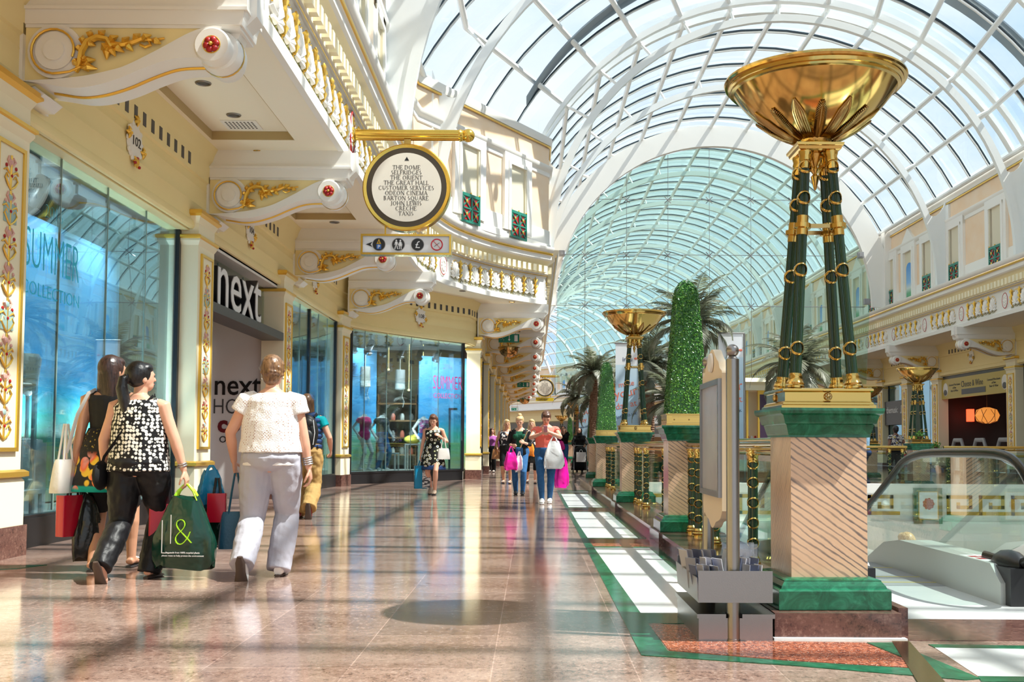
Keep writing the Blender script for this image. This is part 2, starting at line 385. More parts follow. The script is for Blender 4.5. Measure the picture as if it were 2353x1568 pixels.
def fascia(name,paths,side=1,ros=()):
    root=empty(name); root['kind']='structure'
    a=MB();b=MB();c=MB();g=MB();de=MB();sh=MB();ac=MB();vi=MB();be=MB()
    for path in paths:
        sweep(a,path,FPROF,side); sweep(a,path,FPROF4,side); sweep(b,path,FPROF2,side); sweep(b,path,FPROF3[:3],side); sweep(a,path,FPROF3[2:],side)
        sweep(g,path,[(.27,6.615),(.295,6.625),(.305,6.65),(.295,6.68),(.27,6.69)],side); sweep(g,path,[(.03,6.03),(.035,6.05),(.01,6.06)],side)
        L=plen(path); yaw0=PI/2 if side<0 else -PI/2
        for x,y,h in along(path,.2,.1,L):
            if math.hypot(x,y)>75: break
            n=V((math.sin(h),-math.cos(h)))*side
            de.obox((x+n.x*.1,y+n.y*.1,6.23),(.11,.10,.2),rz=h)
        for x,y,h in along(path,.43,.35,L-.2):
            D=math.hypot(x,y); 
            if D>62 or y<5 or any(abs(y-q[1])<.42 and abs(x-q[0])<1 for q in ros): continue
            n=V((math.sin(h),-math.cos(h)))*side; F=V((x,y,0))+V((n.x,n.y,0))*(-.045); t=V((math.cos(h),math.sin(h),0)); nn=V((n.x,n.y,0)); Z=V((0,0,1))
            fine=D<34
            base=F+Z*5.5
            sh.sphere(base+Z*.14+nn*.0,(.10,.10,.17),10,6,MX((t,nn*.25,Z)).transposed())
            nl=9 if fine else 5
            for k in range(nl):                        # white shell fan
                ang=R(-100+200*k/(nl-1)); ln=.34*(.72+.28*math.cos(ang*.8)); d=t*math.sin(ang)*.62+Z*math.cos(ang); e=base+Z*.04+d*ln
                sh.tube([base+Z*.02+nn*.01,base+d*ln*.6+nn*.035,e+nn*.012],[.014,.044,.034],5 if fine else 4)
            for k in range(13 if fine else 7):         # gold beads round the shell
                ang=R(-118+236*k/(12 if fine else 6)); d=t*math.sin(ang)*.165+Z*(.2+.23*math.cos(ang))
                be.sphere(base+d+nn*.02,.017,5,3)
            q=F+t*.215+Z*5.42                          # gilt acanthus
            ac.tube([q,q+Z*.2+nn*.03,q+Z*.38+nn*.04],[.02,.03,.03],6)
            for k,(dx,dz) in enumerate(((-.07,.5),(.07,.5),(0,.55),(-.075,.33),(.075,.33),(-.07,.2),(.07,.2))):
                if not fine and k>4: break
                ac.tube([q+Z*(dz-.14)+nn*.03,q+Z*(dz-.04)+t*dx*.7+nn*.05,q+Z*dz+t*dx*1.05+nn*.035],[.022,.026,.014],5)
            if fine:
                vi.tube([F+t*(-.215+.43*k/8)+Z*(5.43+.035*math.cos(2*PI*k/8))+nn*.012 for k in range(9)],.008,4)
                for s in(-1,1):
                    for zz,tt in((5.40,.21),(5.46,.0)):
                        vi.torus(F+t*(tt+s*.035)+Z*zz+nn*.014,.026,.008,8,4,MX((t,nn,Z)).transposed() @ MX.Rotation(PI/2,3,'X'))
    rz_=MB();rb=MB()
    for x,y,h in ros:
        nx=V((math.sin(h),-math.cos(h),0))*side; F=V((x,y,5.67))-nx*.05; fr=MX((V((math.cos(h),math.sin(h),0))*.72,V((0,0,1.15)),nx)).transposed()
        rz_.lathe([(.0,.05),(.05,.05),(.06,.03),(.18,.035),(.22,.03),(.235,0)],20,F,fr); rb.torus(F+nx*.03,.21,.013,20,4,fr)
        for k in range(10): an=2*PI*k/10; rz_.sphere(F+fr@V((.11*math.cos(an),.11*math.sin(an),.035)),.035,6,4)
    if ros: rz_.build('oval_rosette',M['white'],root); rb.build('rosette_beading',M['red'],root)
    a.build('cornice',M['white'],root); b.build('dentil_band',M['lcream'],root); g.build('gold_moulding',M['gold'],root); de.build('dentils',M['lcream'],root,0)
    sh.build('shell_relief',M['white'],root); ac.build('acanthus_relief',M['gold'],root); be.build('gold_beads',M['gold'],root,0)
    if vi.v: vi.build('gilt_vine',M['vine'],root)
    return root
fascia('trim_1',[LB],1,[(-2.73,7.9,PI/2),(-2.73,16.3,PI/2),(-2.3,21.35,R(62))]); fascia('trim_2',[LF])
# soffit with coffers
def soffit(name,wallp,fascp,z=5.2):
    m=MB(); n=60
    def res(p):
        L=plen(p); q=along(p,L/n*.99999,0); return [(a[0],a[1]) for a in q[:n+1]]
    A=res(wallp);B=res(fascp); m.sheet([[(x,y,z) for x,y in A],[(x,y,z) for x,y in B]]); m.sheet([[(x,y,z+.9) for x,y in B],[(x,y,z+.9) for x,y in A]])
    return structure(m.build(name,M['soffit']))
sf=MB();sfe=MB()
ys=[-8,3.7,7.6,11.85,15.9,19.2]   # straight bays with recessed coffers
X0,X1,CX0,CX1=-4.75,-2.71,-4.45,-3.3
for y0,y1 in zip(ys,ys[1:]):
    c0,c1=y0+.45,y1-.55
    for q in((CX0,c0,CX0+.01,c1),(CX1-.01,c0,CX1,c1),(CX0,c0,CX1,c0+.01),(CX0,c1-.01,CX1,c1)): sfe.box(q[0],q[2],q[1],q[3],5.203,5.319)
    sf.box(X0,CX0,y0,y1,5.2,5.35); sf.box(CX1,X1,y0,y1,5.2,5.35); sf.box(CX0,CX1,y0,c0,5.2,5.35); sf.box(CX0,CX1,c1,y1,5.2,5.35); sf.box(CX0,CX1,c0,c1,5.32,5.38)
structure(sf.build('ceiling_1',M['soffit'],smooth=0)); structure(sfe.build('trim_9',M['tan'],smooth=0))
soffit('ceiling_2',crom([(-4.7,19.2),(-4.6,20),(-4.4,20.6),(-3.95,21.35),(-3.2,22.3),(-1.9,23.8),(-1.7,24.6)],4)+[loc(-1.7,s) for s in(30,36,42,48,54,57,60,64,68,72,76,80,85,90)],
       crom([(-2.71,19.2),(-2.72,19.5),(-2.58,20.5),(-2.15,21.7),(-1.35,22.9),(-.5,23.8),(.38,24.5)],4)+[loc(.4,s) for s in(30,36,42,48,54,57,60,64,68,72,76,80,85,90)])
# lights and vents in the soffit
def downlight(x,y,z,label,on):
    t=empty('ceiling_light',(x,y,z),0,label,'ceiling light','round lights under the left arcade')
    m=MB(); m.torus((0,0,-.004),.085,.012,20,6); m.build('trim_ring',M['steel'] if not on else M['brass'],t)
    m=MB(); m.lathe([(.08,0),(.06,-.004),(.0,-.006)],16,cap=False); m.build('lamp',M['lampon'] if on else M['dgrey'],t)
    return t
M['lampon']=pbr('lamp_glow',(1,.8,.4),.3,emit=((1,.62,.22),4))
for i,(x,y,z,on,l) in enumerate([(-3.96,9.76,5.319,0,'round flush speaker in cream coffer above the shop number 102'),(-3.94,10.72,5.319,0,'silver downlight in coffer beside the square vent over shop 102'),
   (-3.955,11.75,5.199,1,'warm glowing downlight just before the second scroll bracket'),(-3.75,15.5,5.199,0,'unlit downlight between second and third scroll brackets'),(-3.7,14.1,5.319,0,'silver downlight in the second coffer under the arcade'),
   (-3.5,18.9,5.199,1,'glowing downlight past the third scroll bracket'),(-1.9,22.4,5.199,0,'dark downlight in soffit behind the curved cornice'),(-.6,24.1,5.199,1,'small glowing downlight above the first green exit sign')]): downlight(x,y,z,l,on)
for i,(x,y) in enumerate([(-3.95,11.05),(-3.9,14.7),(-3.8,18.2)]):
    t=empty('ceiling_vent',(x,y,5.319),0,'square white slotted air vent in the %s ceiling coffer'%('nearest','second','third')[i],'vent','air vents under the left arcade')
    m=MB(); m.box(-.24,.24,-.16,.16,-.012,0); m.build('frame',M['white'],t,0)
    m=MB()
    for k in range(8):
        for j in range(5): m.box(-.19+.05*k,-.165+.05*k,-.12+.05*j,-.10+.05*j+.01,-.0135,-.0121)
    m.build('slots',M['dgrey'],t,0)
# wall with entablature
wl=empty('wall_left'); structure(wl)
m=MB(); sweep(m,WL,[(-.02,3.92),(.02,3.92),(.04,3.95),(.03,4.03),(.0,4.06),(0,4.3),(.004,4.305),(.004,4.315),(0,4.32),(0,4.55),(.004,4.555),(.004,4.565),(0,4.57),(0,4.68),(.03,4.70),(.03,4.98),(.07,5.03),(.09,5.1),(.14,5.2),(-.2,5.22)])
m.build('entablature',M['cream'],wl)
m=MB(); wallprism(m,offs(WL,-.03),3.9,5.3,.3); m.build('lintel',M['cream'],wl)
m=MB()
for x,y,h in along(WL,.215,12.1,plen(WL)):
    if math.hypot(x,y)>40 or any(abs(y-c)<.5 for c in(7.25,11.5,15.5,19.9)): continue
    n=V((math.sin(h),-math.cos(h))); m.obox((x+n.x*.03,y+n.y*.03,4.84),(.075,.012,.16),rz=h)
m.build('vent_slots',M['dgrey'],wl,0)
m=MB(); wallprism(m,[(-4.7,-8),(-4.7,6.85)],0,3.95,.3); m.build('wall_panel',M['cream'],wl)
# ---------------------------------------------------------------- scroll brackets
def bez(P,n):
    o=[]
    P=[V((p[0],p[1],0)) for p in P]
    q=crom([(p.x,p.y) for p in P],n); return q
TOPC=bez([(.30,4.285),(.57,4.315),(.80,4.365),(.97,4.42),(1.25,4.565),(1.54,4.725),(1.74,4.785),(1.82,4.775)],5)
BOTC=bez([(.02,4.27),(.26,4.235),(.475,4.205),(.67,4.225),(.90,4.295),(1.14,4.40),(1.37,4.475),(1.64,4.49)],5)
def ornament(mb,P0):
    """gilded acanthus swirl in the (d,z) plane, P0(d,z,o)->3d"""
    def T(pts,r): mb.tube([P0(*p) for p in pts],r,6)
    T([(.50,4.36,.01),(.545,4.44,.03),(.56,4.54,.035),(.61,4.63,.035),(.70,4.67,.035),(.79,4.65,.035),(.82,4.58,.03),(.76,4.53,.025)],[.02,.032,.03,.03,.03,.028,.022,.014])
    T([(.78,4.62,.02),(.90,4.60,.03),(1.0,4.62,.03),(1.1,4.66,.03),(1.2,4.65,.025),(1.3,4.67,.02)],[.028,.026,.024,.022,.014,.01])
    T([(1.08,4.61,.02),(1.13,4.585,.025),(1.18,4.605,.025),(1.16,4.64,.02)],.013)
    L=[(.55,4.44,.47,4.42),(.55,4.48,.63,4.45),(.57,4.42,.66,4.40),(.56,4.40,.70,4.385),(.58,4.44,.68,4.47),(.56,4.54,.51,4.60),(.58,4.60,.56,4.69),(.64,4.66,.63,4.74),(.72,4.67,.76,4.74),
       (.80,4.63,.88,4.69),(.80,4.60,.73,4.56),(.8,4.58,.78,4.47),(.82,4.58,.86,4.5),(.84,4.59,.94,4.54),(.93,4.60,.98,4.68),(.96,4.61,1.02,4.55),(1.03,4.64,1.08,4.71),(1.1,4.65,1.18,4.70),(.60,4.62,.68,4.6),(.53,4.42,.48,4.47),(.6,4.4,.62,4.36),(1.2,4.65,1.27,4.62)]
    for a,b,c,d in L: T([(a,b,.02),((a+c)/2,(b+d)/2,.045),(c,d,.02)],[.022,.034,.006])
def make_console():
    t=empty('scroll_bracket',(-4.65,7.3,0),0,None,'bracket','scroll brackets under the arcade balconies')
    w=.18
    m=MB()   # white beam and scroll band
    pr=[(-.0,4.77),(1.98,4.77),(1.98,4.80),(2.0,4.84),(2.04,4.93),(2.04,5.2),(0,5.2)]
    m.prism(pr,lambda a,b,t_:(a,t_,b),-w,w)
    m.prism([(0,4.93),(2.05,4.93),(2.05,4.96),(0,4.96)],lambda a,b,t_:(a,t_,b),-w-.03,w+.03); m.prism([(0,4.80),(2.0,4.80),(2.02,4.93),(0,4.93)],lambda a,b,t_:(a,t_,b),-w-.012,w+.012)
    n=min(len(TOPC),len(BOTC))
    band=[]
    for i in range(n):
        a=BOTC[i];b=TOPC[i]; e=-.0
        band.append([(a[0],-w-.02,a[1]),(a[0],w+.02,a[1]),(b[0],w+.02,b[1]),(b[0],-w-.02,b[1])])
    m.loft(band)
    rx=MX.Rotation(PI/2,3,'X')
    for r,d,o in((.25,.27,.025),(.175,.275,.04),(.095,.285,.055)): m.lathe([(r,-w-o),(r,w+o)],28,(.32,0,4.54),rx)
    m.lathe([(.15,-w-.045),(.165,-w-.025),(.165,w+.025),(.15,w+.045)],28,(1.74,0,4.60),rx); m.lathe([(.185,-w+.06),(.2,-w+.1),(.2,w-.1),(.185,w-.06)],24,(1.76,0,4.60),rx)
    m.prism([(1.86,4.83),(1.86,4.7),(1.93,4.72),(1.97,4.80),(2.10,4.93),(2.10,5.2),(1.86,5.2)],lambda a,b,t_:(a,t_,b),-.09,.09)
    m.prism([(0,4.1),(.12,4.1),(.2,4.17),(.1,4.25),(0,4.3)],lambda a,b,t_:(a,t_,b),-w+.03,w-.03)
    m.prism([(0,4.1),(.03,4.1),(.03,4.8),(0,4.8)],lambda a,b,t_:(a,t_,b),-w-.03,w+.03)
    m.build('scroll',M['white'],t)
    m=MB(); m.prism([(0.02,4.22)]+TOPC+[(1.85,4.8),(.02,4.8)],lambda a,b,t_:(a,t_,b),-w+.01,w-.01); m.build('side_panel',M['cream'],t)
    m=MB(); m.tube([(a,0,b-.004) for a,b in BOTC[4:]],.016,6)
    pts=[(.32+(.178+.0022*k)*math.cos(a),-w-.045,4.54+(.178+.0022*k)*math.sin(a)) for k,a in enumerate([R(-20+17*j) for j in range(19)])]
    m.tube(pts+[(.46,-w-.03,4.35),(.55,-w-.02,4.40)],.011,6)
    m.lathe([(.203,-.012),(.207,0),(.203,.012)],24,(1.76,0,4.60),rx,cap=False); m.build('gold_bead',M['gold'],t)
    m=MB(); ornament(m,lambda d,z,o:(d,-w+.01-o,z)); m.build('gilded_acanthus',M['gold'],t)
    r=MB()
    for k in range(6):
        a=2*PI*k/6+.2; r.sphere((1.74+.045*math.cos(a),-w-.05,4.60+.045*math.sin(a)),(.033,.018,.033),8,5)
    ro=r.build('rose',M['red'],t)
    g=MB(); g.sphere((1.74,-w-.065,4.60),.02,8,5)
    g.torus((1.74,-w-.047,4.60),.078,.006,20,5,rx); g.build('gold_centre',M['gold'],ro)
    return t
con=make_console()
CLab=['nearest, largest scroll bracket over the painted pilaster','scroll bracket between shop 102 and the black lettered entrance','scroll bracket between the lettered entrance and the curved window','scroll bracket left of the shop 108 number plaque','scroll bracket behind the first hanging exit sign']
farY=[24.6,29,33.8,38.7,43.6,48.6,53.6,58.4,63.2,68]
cy_=[(-4.65,7.56),(-4.65,11.87),(-4.65,16.15),(-4.46,20.1)]
con.location=(-4.65,7.56,0); con['label']=CLab[0]
ordn=['first','second','third','fourth','fifth','sixth','seventh','eighth','ninth','tenth','eleventh','twelfth']
for i,(x,y) in enumerate(cy_[1:]): dup(con,(x,y,0),label=CLab[i+1])
for i,s in enumerate(farY):
    p=loc(-1.62,s); dup(con,(p[0],p[1],0),head(s),label=CLab[4] if i==0 else 'white scroll bracket with red rose, %s in the far left row beyond the curve'%ordn[i])
# ---------------------------------------------------------------- pilasters
def make_pilaster():
    t=empty('pilaster'); structure(t)     # local: +x faces the hall, y along the wall
    m=MB(); w=.28
    m.box(-.3,.10,-w,w,.27,4.1); m.sq((-.1,0),[((.22,w+.03),.27),((.22,w+.03),.66),((.2,w),.7)])
    m.sq((-.1,0),[((.2,w),3.70),((.23,w+.03),3.76),((.23,w+.03),3.8)]); m.sq((-.1,0),[((.2,w),4.0),((.24,w+.05),4.1),((.24,w+.05),4.14)])
    m.box(.10,.115,-.19,.19,.92,3.6); m.build('shaft',M['lcream'],t,0)
    m=MB(); m.box(-.32,.15,-w-.04,w+.04,0,.27); m.build('plinth',M['dgranite'],t,0)
    m=MB(); m.sq((-.1,0),[((.22,w+.03),.69),((.25,w+.05),.70),((.25,w+.05),.74),((.22,w+.02),.76)]); m.sq((-.1,0),[((.22,w+.02),3.78),((.25,w+.05),3.8),((.25,w+.05),3.83),((.22,w+.02),3.85)])
    m.sq((-.1,0),[((.23,w+.03),4.08),((.27,w+.08),4.12),((.27,w+.08),4.17),((.22,w),4.2)])
    for y0,y1,z0,z1 in((-.2,-.165,.92,3.6),(.165,.2,.92,3.6),(-.2,.2,.92,.955),(-.2,.2,3.565,3.6)): m.box(.10,.13,y0,y1,z0,z1)
    m.build('gold_trim',M['gold'],t,0)
    g=MB();r=MB();p=MB();tl=MB();rr=random.Random(3)
    z=1.02;k=0
    while z<3.45:
        for s in(-1,1):
            g.tube([(.118,0,z),(.126,s*.05,z+.04),(.126,s*.085,z+.09),(.122,s*.06,z+.13),(.122,s*.035,z+.10)],[.008,.010,.008,.007,.005],5)
            g.tube([(.118,s*.02,z+.14),(.126,s*.07,z+.17),(.12,s*.10,z+.15)],[.008,.011,.006],5)
            (r if k%2 else p).sphere((.122,s*.065,z+.20),(.01,.014,.018),6,4)
            p.tube([(.118,s*.01,z+.2),(.124,s*.05,z+.25),(.118,s*.03,z+.29)],[.008,.012,.006],5)
        (p if k%3 else tl).sphere((.12,0,z+.24),(.012,.026,.034),8,5); r.sphere((.128,0,z+.12),(.01,.012,.015),6,4)
        g.tube([(.118,0,z),(.122,0,z+.3)],.009,5)
        if k in(3,6): tl.box(.116,.124,-.085,.085,z+.02,z+.19)
        z+=.31;k+=1
    g.build('gilt_scrollwork',M['gold'],t); r.build('red_flowers',M['red'],t); p.build('pink_relief',M['pinkish'],t); tl.build('painted_plaque',M['teal'],t)
    return t
pil=make_pilaster(); pil.location=(-4.65,7.1,0)
for x,y,rz in[(-4.65,3.0,0),(-4.65,11.45,0),(-4.65,15.35,0),(-4.6,19.95,R(-8))]+[(loc(-1.62,s)[0],loc(-1.62,s)[1],head(s)) for s in farY]: dup(pil,(x,y,0),rz)
# ---------------------------------------------------------------- shop number plaques
def plaque(num,x,y,z,rz,label,s=1):
    t=empty('number_plaque',(x,y,z),rz,label,'plaque','oval shop number plaques'); rx=MX.Rotation(PI/2,3,'Y')
    m=MB(); m.lathe([(.0,.035),(.15,.03),(.165,.01),(.17,0)],24,(0,0,0),MX(((0,0,1),(1,0,0),(0,1.28,0)))); 
    for k in range(10):
        a=2*PI*k/10; m.sphere((.015,.165*math.cos(a),.215*math.sin(a)),(.02,.035,.035),7,4)
    m.build('oval_plate',M['white'],t)
    g=MB()
    for (yy,zz,n_) in((0,.25,5),(-.17,.05,4),(.17,-.08,4),(0,-.24,6)):
        for k in range(n_):
            a=2*PI*k/n_; g.tube([(.02,yy,zz),(.045,yy+.03*math.cos(a),zz+.035*math.sin(a)),(.03,yy+.06*math.cos(a),zz+.07*math.sin(a))],[.02,.022,.008],5)
    g.build('gilt_leaves',M['gold'],t)
    for yy,zz in((-.05,-.26),(.05,-.29),(0,-.2)): r=MB(); r.sphere((.05,yy,zz),.02,6,4); r.build('red_berry',M['red'],t)
    text(num,.155,M['black'],'number',t,(.037,0,-.055),FX,.002,.95)
plaque('102',-4.645,9.49,4.5,0,'oval plaque numbered 102 over the large left window')
plaque('104',-4.645,13.45,4.5,0,'oval plaque numbered 104 above the black lettered entrance')
plaque('106',-4.645,17.5,4.5,0,'oval plaque numbered 106 above the narrow curved window')
plaque('108',-3.05,22.42,4.5,R(-41.5),'oval plaque numbered 108 facing the hall on the curved wall')
# ---------------------------------------------------------------- upper storey, left
UP=[(-3.0,-8),(-3.0,19.5),(-2.9,20.35),(.48,24.75)]+[loc(.48,s) for s in(27,32,38,44,50,55,58,62,66,70,75,80)]
uw=empty('wall_upper_left'); structure(uw)
UPW=offs(UP,0)
def upper_wall(root,path,wins,side=1,zt=10.15):
    """peach storey between cornice and roof; wins = list of (pt,heading) window centres"""
    p=MB();w_=MB();g=MB()
    wallprism(p,path,6.8,zt,.5,side)
    sweep(w_,path,[(.0,6.84),(.06,6.84),(.06,7.02),(.03,7.05),(.03,7.45),(0.005,7.47)],side)
    sweep(w_,path,[(.0,9.08),(.03,9.10),(.03,9.22),(.09,9.27),(.12,9.36),(.12,9.40),(0,9.42)],side)
    sweep(w_,path,[(.0,zt-.12),(.06,zt-.1),(.10,zt+.02),(.10,zt+.12),(-.5,zt+.14)],side); sweep(g,path,[(.03,zt-.17),(.06,zt-.165),(.06,zt-.12),(.03,zt-.115)],side)
    p.build('peach_plaster',M['peach'],root,0); w_.build('white_moulding',M['white'],root); g.build('gold_line',M['gold'],root)
upper_wall(uw,UP,[])
wn=[0]
M['velvet']=pbr('dark_red_curtain',(.10,.012,.02),.6)
M['reveal']=pbr('window_reveal',(.72,.66,.50),.6)
M['paint']=pbr('painted_panel',(.1,.3,.6),.5,fn=lambda nt:ramp(nt,nt_sepz(nt,7.0,9.0),[(.0,(.05,.25,.08)),(.4,(.15,.4,.2)),(.5,(.7,.75,.8)),(.62,(.25,.5,.8)),(1,(.08,.3,.7))]))if False else None
def nt_z(nt,z0,z1,kind='Object'):
    t=nt.nodes.new('ShaderNodeTexCoord'); s=nt.nodes.new('ShaderNodeSeparateXYZ'); nt.links.new(t.outputs[kind],s.inputs[0])
    r=N(nt,'ShaderNodeMapRange'); r.inputs['From Min'].default_value=z0; r.inputs['From Max'].default_value=z1; nt.links.new(s.outputs[2],r.inputs[0]); return r.outputs[0]
M['paint']=pbr('painted_landscape',(.1,.3,.6),.5,fn=lambda nt:ramp(nt,nt_z(nt,-.1,1.6),[(0,(.03,.18,.08)),(.3,(.12,.4,.2)),(.42,(.65,.72,.7)),(.55,(.25,.5,.8)),(1,(.06,.28,.7))]))
def make_window(painted=False):
    """deep-set upper window, +x outwards, y along the wall, origin at cornice level"""
    t=empty('window_0'); structure(t)
    m=MB(); w=.36
    for y0,y1,z0,z1 in((-w-.26,-w,.2,2.4),(w,w+.26,.2,2.4),(-w-.26,w+.26,2.1,2.42)): m.box(-.02,.1,y0,y1,z0,z1)
    for y0,y1,z0,z1 in((-w-.10,-w,.2,2.2),(w,w+.10,.2,2.2),(-w-.1,w+.1,2.1,2.2)): m.box(.1,.13,y0,y1,z0,z1)
    if painted: m.prism([(-w-.3,2.42),(w+.3,2.42),(0,3.05)],lambda a,b,q:(q,a,b),0,.1)
    m.build('frame',M['white'],t,0)
    m=MB(); m.box(.006,.012,-w,w,.05,2.1); m.build('reveal_back',M['paint'] if painted else M['velvet'],t,0)
    m=MB()
    if not painted:
        m.box(.012,.10,w-.05,w,.05,2.1); m.box(.012,.10,-w,-w+.05,.05,2.1); m.box(.0125,.05,-w+.1,w,.05,2.1); m.build('reveal',M['reveal'],t,0)
        g=MB(); g.box(.09,.13,-w,w,.72,.80); g.box(.09,.13,-w,w,0.02,.08)
        for y in(-w,0,w-.05): g.box(.09,.13,y,y+.05,.05,.75)
        for z in(.38,): g.box(.09,.13,-w,w,z,z+.04)
        for y in(-w/2,w/2):
            for z in(.22,.57):
                for a in(45,-45): g.obox((.11,y,z),(.03,.42,.03),MX.Rotation(R(a),3,'X'))
        b=g.build('balcony_rail',M['rgreen'],t,0)
        g=MB()
        for y in(-w/2,w/2):
            for z in(.24,.58): g.sphere((.135,y,z),(.015,.035,.05),7,5)
        for y in(-w+.02,0,w-.02): g.sphere((.11,y,.83),.025,6,4)
        g.build('gold_boss',M['gold'],b)
        g=MB(); g.box(.095,.10,-w,w,.1,.7); g.build('red_backing',M['red'],b,0)
    else:
        g=MB(); g.prism([(-.25,.2)]+[(.25,.2)]+[(.25*math.cos(R(a)),1.4+.25*math.sin(R(a))) for a in range(0,181,20)],lambda a,b,q:(q,a,b),.013,.04); g.build('painted_arch',M['paint'],t,0)
        g=MB(); g.box(.0125,.03,-w,w,.05,2.1); g.build('reveal',M['reveal'],t,0)
    return t
used=[]
winA=make_window(); winB=make_window(True)
def put_window(src,x,y,h,z=6.87):
    wn[0]+=1
    if src not in used: used.append(src); o=src; o.location=(x,y,z); o.rotation_euler.z=h
    else: o=dup(src,(x,y,z),h)
    o.name='window_%d'%wn[0]; return o
dd=V((3.38,4.4)).normalized(); hh=math.atan2(-dd.x,dd.y)
for t in(1.9,3.95): put_window(winA,-2.9+dd.x*t,20.35+dd.y*t,hh)
for y in(9.0,11.2,13.6,15.3,18.0): put_window(winA,-3.0,y,0)
# ---------------------------------------------------------------- vault
XR=14.92
def XLf(s):
    if s<=20.8: return -2.45
    if s<=25.4: return -2.45+(s-20.8)/4.6*3.1
    return .65
def rib_pt(s,a,dr=0):          # a from 0 (right foot) to pi (left foot), inner curve
    xl=XLf(s); c=(xl+XR)/2; r=(XR-xl)/2; H=7.2+(r-6.975)*.55
    return c+(r+dr)*math.cos(a), 7.0+(H+dr)*math.sin(a)
def roof_pt(s,k):              # k 0..1 from right wall top to left wall top along the glass
    xl=XLf(s)-.45; xr=XR+.2; c=(xl+xr)/2; hw=(xr-xl)/2; h=4.5+(hw-7.45)*.55; z0=10.3
    r=(hw*hw+h*h)/(2*h); am=math.asin(hw/r); a=am-2*am*k
    return c+r*math.sin(a), z0+h-r+r*math.cos(a)
def P3(s,x,z): q=loc(x,s); return (q[0],q[1],z)
NPU=12
def arch(mb,s,n=40,w=.16,h=.22,fl=True):
    rings=[]
    for i in range(n+1):
        a=PI*i/n; x0,z0=rib_pt(s,a,0); x1,z1=rib_pt(s,a,h)
        hd=head(s); dx,dy=-math.sin(hd)*w/2,math.cos(hd)*w/2
        A=P3(s,x0,z0);B=P3(s,x1,z1)
        rings.append([(A[0]-dx,A[1]-dy,A[2]),(A[0]+dx,A[1]+dy,A[2]),(B[0]+dx,B[1]+dy,B[2]),(B[0]-dx,B[1]-dy,B[2])])
    mb.loft(rings)
RIBS=[-4,1.3,6.3,11.3,16.3,21,25.4,30.35]+[35.3+4.9*i for i in range(1,16)]
for s in RIBS:
    m=MB(); arch(m,s,44 if s<45 else 28,.13)
    hd=head(s)
    for k in range(1,NPU):      # struts from rib to purlins
        x,z=roof_pt(s,k/NPU); c=(XLf(s)+XR)/2; a=math.atan2((z-7),(x-c)*1.0); xr,zr=rib_pt(s,a,.2)
        if (x-xr)**2+(z-zr)**2>.09: m.tube([P3(s,xr,zr),P3(s,x,z)],.045,6)
    for side in(0,1):           # haunch web with rounded notch, wall pier
        xw=(XR+.42) if side==0 else XLf(s)-(.56 if s<20.9 else .3)
        q=P3(s,xw,0); m.obox((q[0],q[1],8.4),(.14,.5,3.1),rz=hd)
        rb=[]
        for j in range(9):
            a=R(.5+26*j/8); xx,zz=rib_pt(s,a if side==0 else PI-a,.12); rb.append((xx,zz))
        zt=rb[-1][1]; n_=[]
        for j in range(1,8):
            f=j/8; n_.append((rb[-1][0]+(xw-rb[-1][0])*f,zt-.75*math.sin(PI*f)**.6))
        poly=[(xw,6.85)]+rb+n_+[(xw,zt)]
        fn=lambda a_,b_,t_:(lambda A:(A[0]-math.sin(hd)*t_,A[1]+math.cos(hd)*t_,b_))(P3(s,a_,0))
        if side==1: poly=poly[::-1]
        m.prism(poly,fn,-.04,.04)
    structure(m.build('roof_rib',M['roofw']))
# purlin tubes
svals=[-8]+[x for x in RIBS if x<35]+[35.3]+[x for x in RIBS if x>36]
for k in range(NPU+1):
    m=MB(); pts=[]
    for s in svals:
        x,z=roof_pt(s,k/NPU); pts.append(P3(s,x,z-.02))
    m.tube(pts,.085,8)
    structure(m.build('roof_purlin',M['roofw']))
# outer ring tubes at the throat where the two roofs meet
def glazing(name,s0,s1,step,n=30):
    w_=MB();d=MB();s=s0
    while s<s1:
        for mb,ds,dz,wd,hh in((w_,0,.06,.05,.10),(d,-.075,.07,.05,.05)):
            rings=[]
            for i in range(n+1):
                x,z=roof_pt(s,i/n); A=P3(s+ds,x,z+dz); hd=head(s); dx,dy=-math.sin(hd)*wd/2,math.cos(hd)*wd/2
                rings.append([(A[0]-dx,A[1]-dy,A[2]-hh/2),(A[0]+dx,A[1]+dy,A[2]-hh/2),(A[0]+dx,A[1]+dy,A[2]+hh/2),(A[0]-dx,A[1]-dy,A[2]+hh/2)])
            mb.loft(rings)
        s+=step
    structure(w_.build(name,M['roofw'],smooth=0)); structure(d.build(name.replace('bars','gaskets'),M['gasket'],smooth=0))
glazing('roof_glazing_bars',-7.5,25.2,1.22); glazing('roof_glazing_bars',25.9,112,1.22,24)
m=MB(); m.sheet([[P3(s,*roof_pt(s,i/36)[:1],roof_pt(s,i/36)[1]+.16) for i in range(37)] for s in(-8,-2,4,10,16,20.8,25.4,32,40,48,56,60,64,68,72,76,80,84,88,92,96,100,104,108,112,116)])
structure(m.build('ceiling_glass',M['roofglass']))
